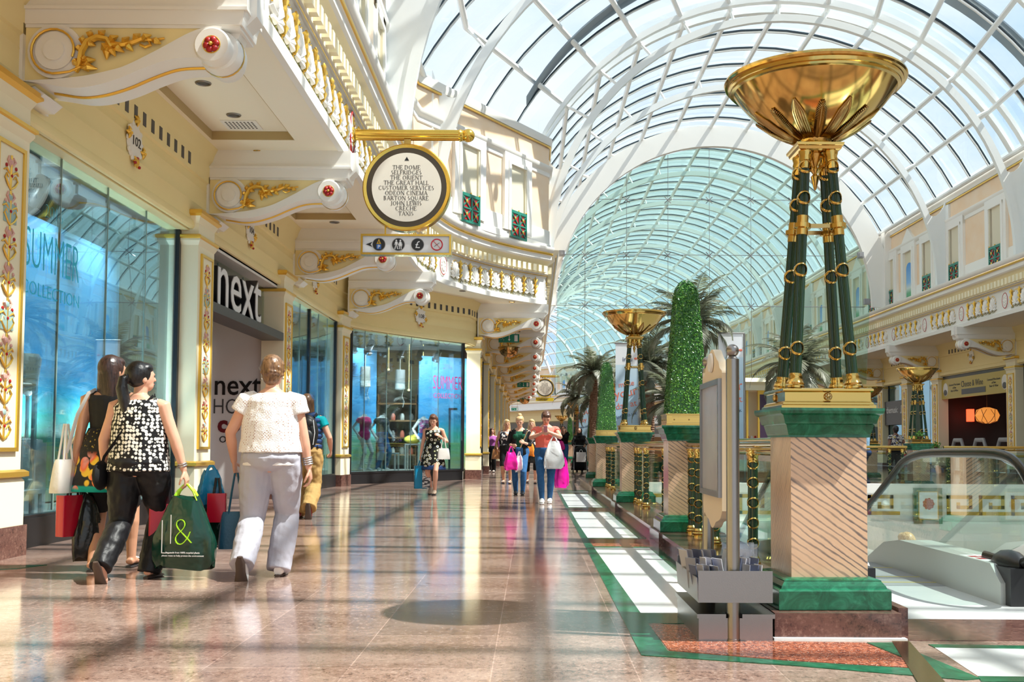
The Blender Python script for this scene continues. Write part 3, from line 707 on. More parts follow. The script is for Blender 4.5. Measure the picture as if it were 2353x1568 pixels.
# gutter walkway outside the throat of the roof
m=MB()
for s in(25.1,25.75):
    rings=[]
    for i in range(37):
        x,z=roof_pt(25.4,i/36); A=P3(s,x,z+.02); rings.append([(A[0],A[1]-.09,A[2]-.09),(A[0],A[1]+.09,A[2]-.09),(A[0],A[1]+.09,A[2]+.12),(A[0],A[1]-.09,A[2]+.12)])
    m.loft(rings)
structure(m.build('roof_throat_beam',M['roofw']))
m=MB(); rings=[]
for i in range(37):
    x,z=roof_pt(25.4,i/36); c=7.6; dx=(x-c)*.055; A=P3(23.9,x+dx,z+.75); rings.append([(A[0],A[1]-.35,A[2]-.03),(A[0],A[1]+.35,A[2]-.03),(A[0],A[1]+.35,A[2]+.03),(A[0],A[1]-.35,A[2]+.03)])
m.loft(rings); structure(m.build('roof_walkway',pbr('grey_grating',(.20,.25,.29),.5)))
# glass screen with white arch band
SS=35.3
m=MB(); rings=[]
for i in range(49):
    a=PI*i/48; x0,z0=rib_pt(SS,a,-.35); x1,z1=rib_pt(SS,a,.55)
    rings.append([(x0,SS-.1,z0),(x0,SS+.1,z0),(x1,SS+.1,z1),(x1,SS-.1,z1)])
m.loft(rings)
for k in range(1,NPU):
    x,z=roof_pt(SS,k/NPU); xr,zr=rib_pt(SS,math.atan2(z-7,x-7.6),.4); m.tube([(xr,SS,zr),(x,SS,z)],.06,6)
for xw in(XR+.45,-.05): m.obox((xw,SS,8.6),(.6,.4,3.5))
structure(m.build('roof_screen_arch',M['white']))
t=empty('glass_screen',(0,SS,0),0,'frameless green tinted glass screen on cables closing the arch','glass screen')
m=MB(); m.prism([(1.0,3.7)]+[(14.3,3.7)]+[rib_pt(SS,PI*i/40,-.4) for i in range(1,40)],lambda a,b,q:(a,q,b),-.012,.012); m.build('glass_pane',M['screenglass'],t,0)
m=MB()
for x in(2.25,4.03,5.81,7.59,9.37,11.15,12.93):
    zt=7+(7.2-.4)*math.sqrt(max(0,1-((x-7.625)/6.6)**2)); m.tube([(x,-.12,3.7),(x,-.12,zt)],.010,5)
for z in(7.0,9.2,11.6):
    hw=6.6*math.sqrt(max(0,1-((z-7)/6.8)**2)); m.tube([(7.625-hw,-.12,z),(7.625+hw,-.12,z)],.014,5)
    for x in(2.25,4.03,5.81,7.59,9.37,11.15,12.93):
        if abs(x-7.625)<hw:
            for a in(45,135): 
                d=V((math.cos(R(a)),0,math.sin(R(a))))*.2; m.tube([V((x,-.05,z))-d,V((x,-.05,z))+d],.018,5)
m.build('cable_fitting',M['steel'],t)
for i,(x,z) in enumerate([(1.25,9.2),(14.0,9.2),(.95,11.2),(14.25,7.2)]):
    m=MB(); m.box(-.12,.12,-.1,.1,-.12,.12); m.box(-.07,.07,-.13,-.1,-.07,.07); o=m.build('floodlight',M['grey'],None,0,(x,SS-.25,z))
    tag(o,'small square floodlight on the white screen arch, '+['left side, lower','right side, above the right cornice','left side, higher','right side, lowest'][i],'floodlight')
# cctv cameras on the roof tubes
for i,(s,k,l) in enumerate([(22.0,8.0/12,'black and white dome camera hanging from a roof tube, left of the apex'),(21.3,3.6/12,'black and white dome camera hanging from a roof tube, towards the right')]):
    x,z=roof_pt(s,k); t=empty('security_camera',(x,s,z-.1),0,l,'camera')
    m=MB(); m.tube([(0,0,0),(0,0,-.22)],.05,8); m.lathe([(.11,-.22),(.13,-.27),(.12,-.38)],14); m.build('housing',M['white'],t)
    m=MB(); m.sphere((0,0,-.39),.11,12,8); m.build('lens_dome',M['black'],t)
# ---------------------------------------------------------------- right side of the hall
RS=[-8,-2,4,10,16,22,28,34,40,46,52,56]+[56+3*i for i in range(1,22)]
RB=[loc(14.95,s) for s in RS]; RW=[loc(16.75,s) for s in RS]; RU=[loc(15.35,s) for s in RS]
fascia('trim_3',[RB],-1,[(14.95,s,PI/2) for s in(20.7,23.4,26.05,28.7,31.4,34.1,36.8,39.5,42.2,44.9,47.6,50.3)])
wr=empty('wall_right'); structure(wr)
m=MB(); sweep(m,RW,[(-.02,3.92),(.03,3.94),(.03,4.05),(0,4.08),(0,4.68),(.03,4.70),(.03,4.98),(.07,5.03),(.14,5.2),(-.2,5.22)],-1); m.build('entablature',M['cream'],wr)
m=MB(); wallprism(m,offs(RW,-.03,-1),3.9,5.3,.3,-1); m.build('lintel',M['cream'],wr)
m=MB()
for x,y,h in along(RW,.24,24,80):
    if int((y-24)/.24)%22<16: n=V((-math.sin(h),math.cos(h))); m.obox((x+n.x*.03,y+n.y*.03,4.84),(.09,.012,.16),rz=h)
m.build('vent_slots',M['dgrey'],wr,0)
m=MB(); m.sheet([[(p[0],p[1],5.2) for p in RB],[(p[0],p[1],5.2) for p in RW]]); m.sheet([[(p[0],p[1],6.3) for p in RB],[(p[0],p[1],6.3) for p in RW]]); structure(m.build('ceiling_3',M['soffit']))
uwr=empty('wall_upper_right'); structure(uwr); upper_wall(uwr,RU,[],-1)
wl_=[(19,0),(22,0),(24.3,0),(27.05,0),(29.7,0),(31.75,0),(33.4,1),(35.05,0)]
s=36.9
while s<112: wl_+=[(s,0),(s+1.75,1),(s+3.4,0)]; s+=4.9
for q,kd in wl_: p=loc(15.35,q); put_window(winB if kd else winA,p[0],p[1],PI+head(q))
rs=[23.4,28.7,34.1,39.5,44.9,50.3]
rn=['beyond the near balustrade, right of the wine shop sign','over the painted pilaster beside the yellow shop sign','left of the yellow shop sign behind the small bowl lamp','third along the right arcade, partly behind the green columns','fourth along the right arcade','furthest along the right arcade']
for i,s in enumerate(rs):
    p=loc(16.75,s); dup(con,(p[0],p[1],0),0,'scroll bracket '+rn[i],sc=(-1,1,1)); 
for s in(18,23.4,28.7,34.1,36.9,39.5,42.2,44.9,47.6,50.3,56,61,66,71): p=loc(16.75,s); dup(pil,(p[0],p[1],0),PI+head(s))
plaque('113',16.74,26,4.5,PI,'oval plaque numbered 113 above the nearest right shop window')
plaque('115',16.74,31.4,4.5,PI,'oval plaque numbered 115 above the yellow wine shop sign')
plaque('117',16.74,36.9,4.5,PI,'oval plaque numbered 117 above the thin pilaster by the music shop')
# right shops: glazed fronts with dark rooms behind
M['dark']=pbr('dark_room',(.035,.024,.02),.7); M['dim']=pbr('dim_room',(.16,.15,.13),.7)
m=MB()
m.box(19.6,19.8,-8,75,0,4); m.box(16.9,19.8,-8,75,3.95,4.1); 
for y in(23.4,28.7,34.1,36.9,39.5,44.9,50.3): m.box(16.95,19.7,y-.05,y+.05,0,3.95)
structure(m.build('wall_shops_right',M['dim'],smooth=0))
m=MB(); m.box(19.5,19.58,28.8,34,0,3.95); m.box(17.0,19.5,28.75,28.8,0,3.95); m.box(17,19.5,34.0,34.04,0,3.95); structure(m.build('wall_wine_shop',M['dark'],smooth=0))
wi=[0]
def shopwin(p,q,z0=.3,z1=3.92,mat='shopglass',n=3,frame=True):
    wn[0]+=1; t=empty('window_%d'%wn[0]); structure(t)
    a=V((p[0],p[1],0));b=V((q[0],q[1],0)); d=(b-a).normalized(); nn=V((d.y,-d.x,0))
    m=MB(); m.bar(a+V((0,0,(z0+z1)/2)),b+V((0,0,(z0+z1)/2)),.014,z1-z0); m.build('pane',M[mat],t,0)
    if frame:
        m=MB()
        for z,h in((z0-.02,.05),(z1+.02,.07)): m.bar(a+V((0,0,z)),b+V((0,0,z)),.08,h)
        for e in(a,b): m.obox(e+V((0,0,(z0+z1)/2)),(.07,.07,z1-z0),rz=math.atan2(d.y,d.x))
        m.build('frame',M['black'],t,0)
        if z0>.1: m=MB(); m.bar(a+V((0,0,z0/2-.01)),b+V((0,0,z0/2-.01)),.12,z0-.02); m.build('plinth',M['black'],t,0)
    if n>1:
        m=MB()
        for k in range(1,n): e=a+(b-a)*(k/n); m.obox(e+V((0,0,(z0+z1)/2)),(.012,.02,z1-z0-.05),rz=math.atan2(d.y,d.x))
        m.build('glass_joint',pbr('joint',(.25,.36,.33),.3) if 'joint' not in M else M['joint'],t,0)
    return t
for y0,y1 in((18.3,23.1),(23.7,28.35),(34.45,36.6),(37.2,39.2),(39.8,44.6),(45.2,50),(50.6,55.6)): shopwin((16.95,y0),(16.95,y1))
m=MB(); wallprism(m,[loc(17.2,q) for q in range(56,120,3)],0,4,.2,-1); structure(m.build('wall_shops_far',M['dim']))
# wine shop sign
t=empty('wine_shop_sign',(16.85,31.4,3.35),-PI/2,'yellow wine shop fascia sign with dark lettering and oval badges','sign')
M['yellow']=pbr('mustard_sign',(.52,.39,.07),.4)
m=MB(); m.box(-2.45,2.45,-.06,.04,-.38,.42); m.build('board',M['yellow'],t,0)
text('Cheese & Wine',.34,M['dgrey'],'lettering',t,(-.1,-.065,.02),FY,.003,.72); 
m=MB(); m.box(-.85,.85,-.07,-.06,-.27,-.06); m.build('name_plate',M['dgrey'],t,0)
m=MB()
for x in(-2.1,2.1): m.sphere((x,-.065,0),(.2,.012,.27),16,8)
m.build('oval_badge',M['white'],t)
m=MB()
for x in(-2.1,2.1): m.sphere((x,-.075,-.12),(.14,.012,.12),12,6)
m.build('badge_bowl',M['dgrey'],t)
text('Licensed Merchants\nof fine\nBeer & Wine',.12,M['dgrey'],'small_lettering',t,(-1.4,-.065,.12),FY,.002,.9); text('Licensed Merchants\nof fine\nBeer & Wine',.12,M['dgrey'],'small_lettering',t,(1.4,-.065,.12),FY,.002,.9)
m=MB(); m.bar((16.9,28.95,3.92),(16.9,33.8,3.92),.12,.3); o=structure(m.build('shop_head',M['dgrey'],None,0))
M['amber']=pbr('amber_glow',(.6,.25,.06),.4,emit=((.9,.32,.06),.55)); M['redglow']=pbr('red_glow',(.8,.05,.02),.4,emit=((1,.06,.02),2.5))
t=empty('hanging_lantern',(17.9,32.5,2.28),0,'glowing orange lattice lantern hanging in the dark wine shop','lantern')
LS=MX.Diagonal((.75,.75,.75,1)); m=MB(); m.lathe([(.15,-.42),(.5,-.3),(.62,0),(.5,.3),(.15,.42)],14); m.tf(LS); m.build('shade',M['amber'],t)
m=MB()
for k in range(7):
    a=2*PI*k/7; m.tube([(.16*math.cos(a),.16*math.sin(a),-.43),(.52*math.cos(a+.2),.52*math.sin(a+.2),-.3),(.64*math.cos(a+.45),.64*math.sin(a+.45),0),(.52*math.cos(a+.7),.52*math.sin(a+.7),.3)],.015,4)
    m.tube([(.16*math.cos(a),.16*math.sin(a),-.43),(.52*math.cos(a-.2),.52*math.sin(a-.2),-.3),(.64*math.cos(a-.45),.64*math.sin(a-.45),0),(.52*math.cos(a-.7),.52*math.sin(a-.7),.3)],.015,4)
m.tube([(0,0,.42),(0,0,2.2)],.012,5); m.tf(LS); m.build('lattice',M['wood'],t)
m=MB(); m.box(-.1,.1,-.16,.16,-.25,.25); o=m.build('red_lamp',M['redglow'],None,0,(17.8,33.55,2.32)); tag(o,'small red glowing sign inside the dark wine shop','sign')
for i,y in enumerate((29.6,31.2,32.8)):   # security gates
    t=empty('security_gate',(16.9,y,0),0,['security gate nearest the yellow shop pilaster','middle grey security gate in the wine shop doorway','security gate behind the small bowl lamp pedestal'][i],'gate','grey security gates in the wine shop doorway')
    m=MB(); m.tube([(0,-.55,0),(0,-.55,1.0),(0,-.35,1.3),(0,.35,1.3),(0,.55,1.0),(0,.55,0)],.09,8,flat=(.7,1)); m.build('arch_frame',M['grey'],t)
    m=MB(); m.box(-.02,.02,-.5,.5,.1,1.0); m.build('clear_panel',M['plexi'],t,0)
t=empty('music_shop_sign',(16.8,38.2,2.6),-PI/2,'dark hanging music shop sign with white lettering and a note','sign')
m=MB(); m.box(-1.1,1.1,-.05,.05,-.55,.55); m.build('board',M['dgrey'],t,0); text('themusic',.42,M['shopwhite'],'lettering',t,(-.2,-.055,0),FY,.003,.8)
m=MB(); m.tube([(.78,-.06,-.02),(.78,-.06,.3),(.98,-.06,.34),(.98,-.06,.04)],.02,5); m.sphere((.74,-.06,-.02),(.06,.02,.045),8,5); m.sphere((.94,-.06,.04),(.06,.02,.045),8,5); m.build('music_note',M['shopwhite'],t)
# deck edge at the far end of the void, and the level below
m=MB(); m.box(1.6,14,VY1-.12,VY1,-.85,0); m.box(1.6,14,VY1-.18,VY1,-.10,0.12); m.box(1.6,14,VY1-.2,VY1,-.9,-.78); structure(m.build('trim_4',M['white'],smooth=0))
g=MB()
def key(x0,n,step=.78):
    for k in range(n):
        x=x0+k*step; y0,y1=VY1-.127,VY1-.119; zt,zb=-.15,-.63; t_=.085
        for a,b,c,d in((0,.62,zt-t_,zt),(0,t_,zb,zt),(.62-t_,.62,zb+.15,zt),(.24,.62,zb+.15,zb+.15+t_),(.24,.24+t_,zb+.15,zt-.17),(0,step,zb,zb+t_)): g.box(x+a,x+b,y0,y1,c,d)
key(1.9,9); key(10.05,5)
structure(g.build('trim_5',M['keygold'],smooth=0))
def rose_panel(x):
    t=empty('rose_panel',(x,VY1-.2,-.35),0,'green framed marble panel with red rose, on the deck edge under the far lamp' ,'panel')
    m=MB(); m.box(-.34,.34,-.05,.05,-.48,.38); m.build('frame',M['green'],t,0); m=MB(); m.box(-.22,.22,-.06,-.05,-.36,.28); m.build('inset',M['wmarble'],t,0)
    m=MB(); 
    for a,b,c,d in((-.235,-.22,-.375,.295),(.22,.235,-.375,.295),(-.235,.235,-.375,-.36),(-.235,.235,.28,.295)): m.box(a,b,-.066,-.05,c,d)
    m.build('gold_beading',M['gold'],t,0); m=MB()
    for ring,r_,n_ in((.10,.045,9),(.05,.035,6),(0,.03,1)):
        for k in range(n_): a=2*PI*k/n_; m.sphere((ring*math.cos(a),-.065-.01*(ring<.08),ring*math.sin(a)),(r_,.02,r_),7,5)
    m.build('rose',M['red'],t); return t
rose_panel(9.55)
m=MB(); m.box(-3,20,3,40,-6.3,-6); structure(m.build('floor_lower',M['wmarble'],smooth=0))
m=MB(); m.box(1.5,16,VY1+1.2,VY1+1.4,-6,-.3); m.box(1.5,16,VY1-.1,VY1+1.3,-1.25,-.85); m.box(1.5,16,VY1+.9,VY1+1.25,-2.6,-1.9)
rings=[]
for i in range(9):
    a=i/8*PI/2; rings.append([(x,VY1+.0+1.2*math.sin(a),-1.2-.75*(1-math.cos(a))) for x in(1.5,16)])
m.sheet(rings); structure(m.build('wall_lower',M['white']))
m=MB(); m.box(VX0-.3,VX0,VY0,VY1,-6,-.3); m.box(VX0,VX1,VY0-.3,VY0,-.8,-.3); m.box(VX1,VX1+.2,VY0,VY1,-6,-.3); structure(m.build('wall_void',M['white'],smooth=0))
# ---------------------------------------------------------------- balustrade line
NODES=[(1.6,4.64),(1.6,8.58),(1.6,12.9),(1.6,17.75),(1.75,22.3),(2.5,29.7),(2.7,37),(2.25,41),(2.45,53),(2.1,58)]; PY=[q[1] for q in NODES]; PX=1.6
m=MB()
m.box(1.27,1.93,4.34,4.95,0,.136); m.box(1.95,2.0,4.42,4.9,0,.15); m.box(1.33,1.9,4.9,22.6,0,.125); m.box(1.29,1.92,4.9,22.6,.10,.136)
for (xa,ya),(xb,yb) in zip(NODES[4:6],NODES[5:7]): m.bar((xa,ya,.065),(xb,yb,.065),.6,.13)
for x,y in NODES[1:]: m.box(x-.33,x+.33,y-.32,y+.32,0,.138)
structure(m.build('trim_6',M['dgranite'],smooth=0))
m=MB(); m.box(1.26,1.95,4.315,4.35,0,.012); structure(m.build('trim_7',M['wmarble'],smooth=0))
def make_pedestal():
    t=empty('marble_pedestal',(PX,PY[0],.136),0,None,'pedestal','marble pedestals along the balustrade')
    m=MB(); m.sq((0,0),[(.297,0),(.302,.004),(.302,.10),(.295,.108),(.285,.112),(.28,.125),(.262,.148),(.262,.153),(.245,.16),(.22,.165)]); m.build('green_base',M['green'],t,0)
    m=MB(); m.box(-.208,.208,-.208,.208,.15,.93); m.build('shaft',M['vein'],t,0)
    m=MB(); m.sq((0,0),[(.21,.915),(.222,.918),(.222,.928),(.226,.935),(.24,.985),(.25,.99),(.252,1.0),(.262,1.035),(.28,1.045),(.283,1.06),(.283,1.074),(.21,1.075)]); m.build('green_capital',M['green'],t,0)
    return t
pl=['pink veined marble pedestal in front, beside the steel notice post','marble pedestal under the nearest clipped green obelisk','marble pedestal under the second brass bowl lamp','marble pedestal under the second clipped green obelisk','bare marble pedestal where the balustrade turns, behind the second obelisk','marble pedestal at the bend of the balustrade beside the pram','marble pedestal under the third clipped green obelisk','marble pedestal under the third bowl lamp beyond the pram','marble pedestal under the furthest clipped obelisk','marble pedestal under the furthest tiny bowl lamp']
ped=make_pedestal(); ped['label']=pl[0]
for i,(x,y) in enumerate(NODES[1:]): dup(ped,(x,y,.138),label=pl[i+1])
TOP=.136+1.075
RXX=MX.Rotation(PI/2,3,'X'); RYY=MX.Rotation(PI/2,3,'Y')
def ringmarks(mb,c,r,ax=None,A=.036,hi=True):
    """two crossed gilt hoops round a shaft: an eye from the front, a cross from the side"""
    m3=ax if ax is not None else MX.Identity(3); n=20 if hi else 14
    for s in(-1,1): mb.tube([V(c)+m3@V((r*1.10*math.cos(2*PI*k/n),r*1.10*math.sin(2*PI*k/n),s*A*math.sin(2*PI*k/n))) for k in range(n+1)],(.004,.0095) if hi else (.004,.0085),6 if hi else 4,cap=False,up=m3@V((1,0,0)))
def make_lamp():
    t=empty('bowl_lamp',(PX,PY[0],TOP),0,None,'lamp','brass bowl lamps on green column legs')
    m=MB(); m.sq((0,0),[(.255,0),(.255,.014),(.245,.02),(.243,.03),(.235,.034),(.232,.038),(.232,.085),(.238,.088),(.245,.093),(.245,.104),(.235,.108),(.2,.109)]); b=m.build('base_box',M['brass'],t,0)
    m=MB()
    for k in range(4):
        a=PI/2*k; c=V((.237*math.cos(a),.237*math.sin(a),.062)); mm=MX.Rotation(a,3,'Z')@RYY
        m.torus(c,.017,.006,12,5,mm); m.sphere(c,.012,8,5)
        for j in range(6): bb=PI/3*j; m.sphere(c+mm@V((.013*math.cos(bb),.013*math.sin(bb),0)),.008,6,4)
    m.build('rosette',M['obrass'],b)
    for i in(-1,1):
        for j in(-1,1):
            A=V((i*.160,j*.160,.109)); B=V((i*.070,j*.070,1.445)); d=(B-A); L=d.length; d.normalize(); q=V((0,0,1)).rotation_difference(d).to_matrix()
            m=MB(); pr=[]
            nfl=40; vs=[]; rings=[]
            for z,r in((.0,.031),(L,.027)):
                rings.append([A+q@V(((r-(.0028 if k%2 else 0))*math.cos(2*PI*k/nfl),(r-(.0028 if k%2 else 0))*math.sin(2*PI*k/nfl),z)) for k in range(nfl)])
            m.loft(rings); cl=m.build('leg',M['ggreen'],t,20)
            g=MB(); g.lathe([(.052,0),(.052,.012),(.045,.02),(.048,.03),(.042,.04),(.036,.055),(.038,.062),(.035,.075),(.033,.082)],18,A,q); g.build('base_cup',M['brass'],cl)
            g=MB(); g.lathe([(.029,L-.10),(.031,L-.095),(.031,L-.06),(.036,L-.05),(.033,L-.03),(.040,L-.012),(.040,L)],18,A,q); g.build('capital',M['brass'],cl)
            g=MB(); g.lathe([(.032,.86),(.032,.895),(.047,.90),(.047,.925),(.032,.93),(.032,.97)],18,A,q); g.build('collar',M['brass'],cl)
            for z in(.22,.66,1.07,1.25): g=MB(); ringmarks(g,A+d*z,.030,q,.036); g.build('gilt_ring',M['brass'],cl)
    m=MB(); z=1.02; h=.100
    zz=.109+.91*1.0
    for a,b in(((-1,-1),(1,-1)),((1,-1),(1,1)),((1,1),(-1,1)),((-1,1),(-1,-1))): m.bar((a[0]*h,a[1]*h,zz),(b[0]*h,b[1]*h,zz),.018,.022)
    m.build('tie_frame',M['obrass'],t,0)
    m=MB(); m.sq((0,0),[(.105,1.445),(.118,1.452),(.122,1.468),(.13,1.472),(.132,1.486),(.10,1.488)]); m.lathe([(.10,1.487),(.105,1.50),(.09,1.51),(.095,1.525),(.08,1.535)],28); m.build('top_plate',M['brass'],t,25)
    m=MB(); m.lathe([(.0,1.24),(.008,1.25),(.02,1.30),(.024,1.32),(.012,1.335),(.03,1.36),(.014,1.375),(.03,1.40),(.045,1.43),(.05,1.447)],16,cap=False)
    for k in range(4): a=PI/2*k+PI/4; m.tube([(.02*math.cos(a),.02*math.sin(a),1.36),(.06*math.cos(a),.06*math.sin(a),1.38),(.06*math.cos(a),.06*math.sin(a),1.42),(.03*math.cos(a),.03*math.sin(a),1.44)],.009,5)
    m.build('pendant_finial',M['brass'],t)
    BP=[(.06,1.525),(.10,1.528),(.16,1.55),(.235,1.595),(.315,1.66),(.38,1.73),(.425,1.79),(.452,1.83),(.47,1.835),(.472,1.848),(.485,1.852),(.487,1.872),(.502,1.875),(.508,1.888),(.506,1.90),(.498,1.906),(.488,1.90),(.44,1.82),(.3,1.67),(.0,1.6)]
    BP=[(r_,1.525+(z_-1.525)*.93) for r_,z_ in BP]
    m=MB(); m.lathe(BP,72,cap=False); bo=m.build('bowl',M['brass'],t,35)
    def prof(r):
        for (r0,z0),(r1,z1) in zip(BP[:8],BP[1:9]):
            if r0<=r<=r1: return z0+(z1-z0)*(r-r0)/(r1-r0)
        return BP[0][1]
    lv=MB()
    for k in range(14):
        a=2*PI*k/14+.1; plain=k%2; w0=.031 if plain else .030; rr=.345 if plain else .325
        def pt(r,off,o): 
            th=a+off/max(r,.05); z=prof(r); return V((r*math.cos(th),r*math.sin(th),z))+V((math.cos(a)*.55,math.sin(a)*.55,-.83))*o
        rs=[.1+(rr-.1)*j/8 for j in range(9)]; wd=[w0*(.42+.58*math.sin(PI*min(1,.15+.62*j/8+.0))) if j<7 else w0*(.62 if j==7 else .06) for j in range(9)]
        if plain:
            for f in(1,.62,.22): 
                for s in(-1,1): lv.tube([pt(r,s*w_*f,.006) for r,w_ in zip(rs,wd)],.0055 if f==1 else .004,5)
            lv.sheet([[pt(r,w_*q,.002+.007*(1-q*q)) for q in(-1,-.5,0,.5,1)] for r,w_ in zip(rs,wd)])
        else:
            lv.tube([pt(r,0,.008) for r in rs],.006,5)
            lv.sheet([[pt(r,w_*q,.003) for q in(-1,0,1)] for r,w_ in zip(rs,wd)])
            for j in range(26):
                r=.1+(rr-.1)*j/27; f=j/27*8; i=int(f); w_=wd[i]+(wd[min(8,i+1)]-wd[i])*(f-i)
                for s in(-1,1): lv.tube([pt(r,0,.008),pt(min(rr,r+.012),s*w_*.55,.012),pt(min(rr,r+.018),s*w_,.006)],.0042,4)
    lv.build('leaf_relief',M['obrass'],bo)
    return t
lamp=make_lamp(); lamp['label']='largest brass bowl lamp on four green columns, in front on the pink marble pedestal'
ll=['second brass bowl lamp, between the two tall green obelisks','third bowl lamp along the balustrade, small beyond the pram','furthest tiny bowl lamp along the balustrade']
for i,n_ in enumerate((2,7,9)): dup(lamp,(NODES[n_][0],NODES[n_][1],TOP+.002),label=ll[i])
others=[(9.6,VY1+.35,'brass bowl lamp on the far balustrade, before the yellow wine shop sign'),(4.3,VY1+.6,'brass bowl lamp partly hidden behind the nearest green obelisk'),(2.95,26.5,'brass bowl lamp seen between the legs of the second bowl lamp'),(11.0,27.0,'dark bowl lamp just right of the big lamp base')]
for x,y,l in others:
    dup(ped,(x,y,0.02),label='marble pedestal under the '+l.replace('brass bowl lamp','bowl lamp',1)); dup(lamp,(x,y,.02+1.077),label=l)
    o=dup(lamp) if False else None
# topiary
def make_topiary(hh,n,seed):
    t=empty('topiary_obelisk',(PX,PY[1],TOP),0,None,'topiary','clipped green obelisks on the balustrade'); r=random.Random(seed)
    m=MB(); m.sq((0,0),[(.235,0),(.235,.012),(.227,.016),(.227,.105),(.235,.109),(.235,.12),(.20,.12)]); bx=m.build('brass_box',M['brass'],t,0)
    m=MB()
    for k in range(4):
        a=PI/2*k; d=V((math.cos(a),math.sin(a),0)); q=V((-d.y,d.x,0))
        for u in(-.15,0,.15): m.sphere(d*.229+q*u+V((0,0,.06)),.008,6,4)
        for z0,z1 in((.03,.034),(.088,.092)): m.bar(d*.229+q*-.17+V((0,0,z0)),d*.229+q*.17+V((0,0,z0)),.004,.004)
    m.build('studs',M['obrass'],bx)
    a=MB();b=MB()
    def half(z): 
        f=z/hh; h=.212-(.212-.105)*f
        if f>.88: h*=math.sqrt(max(.02,1-((f-.88)/.12)**2))
        return h
    core=MB(); core.sq((0,0),[(max(.02,half(z)-.015),.11+z) for z in [hh*k/12 for k in range(12)]+[hh*.985]]); core.build('foliage_core',M['box1'],t,0)
    for i in range(n):
        z=hh*r.random(); h=half(z)
        side=r.randrange(4); u=r.uniform(-1,1); d=V((math.cos(side*PI/2),math.sin(side*PI/2),0)); q=V((-d.y,d.x,0))
        rd=h*(1-.10*u*u*u*u); p=d*rd+q*(u*h*.95)+V((0,0,.11+z)); nrm=(d+q*(.35*u)+V((r.uniform(-.8,.8),r.uniform(-.8,.8),r.uniform(-.5,.9)))).normalized()
        if z>hh*.93: nrm=(nrm+V((0,0,1))).normalized()
        x=nrm.orthogonal().normalized(); x=MX.Rotation(r.uniform(0,6.3),3,nrm)@x; y=nrm.cross(x); s=r.uniform(.008,.0145); p+=nrm*r.uniform(-.004,.014)
        new=(side in(3,0) and z<hh*.36 and r.random()<.5) or r.random()<.28
        (b if new else a).add([p-x*s,p-y*s*.6+nrm*.002,p+x*s,p+y*s*.6+nrm*.002],[(0,1,2,3)])
    a.build('foliage',M['box1'],t,0); b.build('new_foliage',M['box2'],t,0); return t
top=make_topiary(1.40,11000,1); top.location=(PX,PY[1],TOP); top['label']='nearest and tallest clipped green obelisk on its brass box'
top2=make_topiary(1.48,5000,2); top2.location=(PX,PY[3],TOP+.002); top2['label']='second clipped green obelisk, left of the second bowl lamp'
for n_,l in((6,'third clipped green obelisk, dark beyond the second one'),(8,'tiny furthest clipped obelisk along the balustrade')): dup(top2,(NODES[n_][0],NODES[n_][1],TOP+.002),label=l)
# balusters and rails
def make_balustrade(L,q=None):
    q=q or KY; L=L*q
    t=empty('balustrade',(PX,0,.136),0,None,'balustrade','balustrade sections between the pedestals')
    h=.84
    for y in(.31*q,.63*q,1.35*q,L-1.35*q,L-.63*q,L-.31*q):
        m=MB(); nf=28; m.loft([[V(((.036-(.003 if k%2 else 0))*math.cos(2*PI*k/nf),y+(.036-(.003 if k%2 else 0))*math.sin(2*PI*k/nf),z)) for k in range(nf)] for z in(.05,h-.06)]); c=m.build('baluster',M['ggreen'],t,20)
        g=MB(); g.lathe([(.062,0),(.062,.015),(.055,.02),(.06,.035),(.05,.045),(.052,.06),(.042,.075),(.038,.08)],14,(0,y,0)); g.build('base_cup',M['brass'],c)
        g=MB(); g.lathe([(.038,h-.09),(.042,h-.085),(.04,h-.05),(.05,h-.03),(.044,h-.02),(.055,h-.005),(.055,h)],14,(0,y,0)); g.build('capital',M['brass'],c)
        for z in(.17,.315,.46,.605,.74): g=MB(); ringmarks(g,(0,y,z),.036,None,.036,False); g.build('gilt_ring',M['brass'],c)
    m=MB(); m.tube([(0,.2,h+.05),(0,L-.2,h+.05)],.036,12); m.tube([(0,.2,h-.02),(0,L-.2,h-.02)],.016,8)
    m.build('handrail',M['brass'],t)
    m=MB(); m.box(.06,.07,.22,L-.22,.03,h-.08); m.build('glass_panel',M['railglass'],t,0)
    return t
ba=make_balustrade(PY[1]-PY[0]); ba.location=(PX,PY[0],.136); ba['label']='balustrade section behind the steel notice stand'
b2=make_balustrade(PY[2]-PY[1]); b2.location=(PX,PY[1],.136); b2['label']='green and gold balustrade section between nearest obelisk and second lamp'
bl=['between the second lamp and second obelisk','beyond the second obelisk','turning away beside the pram','furthest, beyond the pram']
for i in range(2,6):
    (xa,ya),(xb,yb)=NODES[i],NODES[i+1]; L=math.hypot(xb-xa,(yb-ya)*KY); dup(b2,(xa,ya,.136),-math.atan2(xb-xa,(yb-ya)*KY),label='balustrade section '+bl[i-2],sc=(1,L/((PY[2]-PY[1])*KY),1))
b3=make_balustrade(4.7,1); b3.location=(9.95,VY1+.2,.12); b3.rotation_euler.z=-PI/2; b3['label']='far balustrade section right of the small bowl lamp'
dup(b3,(4.75,VY1+.2,.12),-PI/2,label='far balustrade section left of the small bowl lamp')
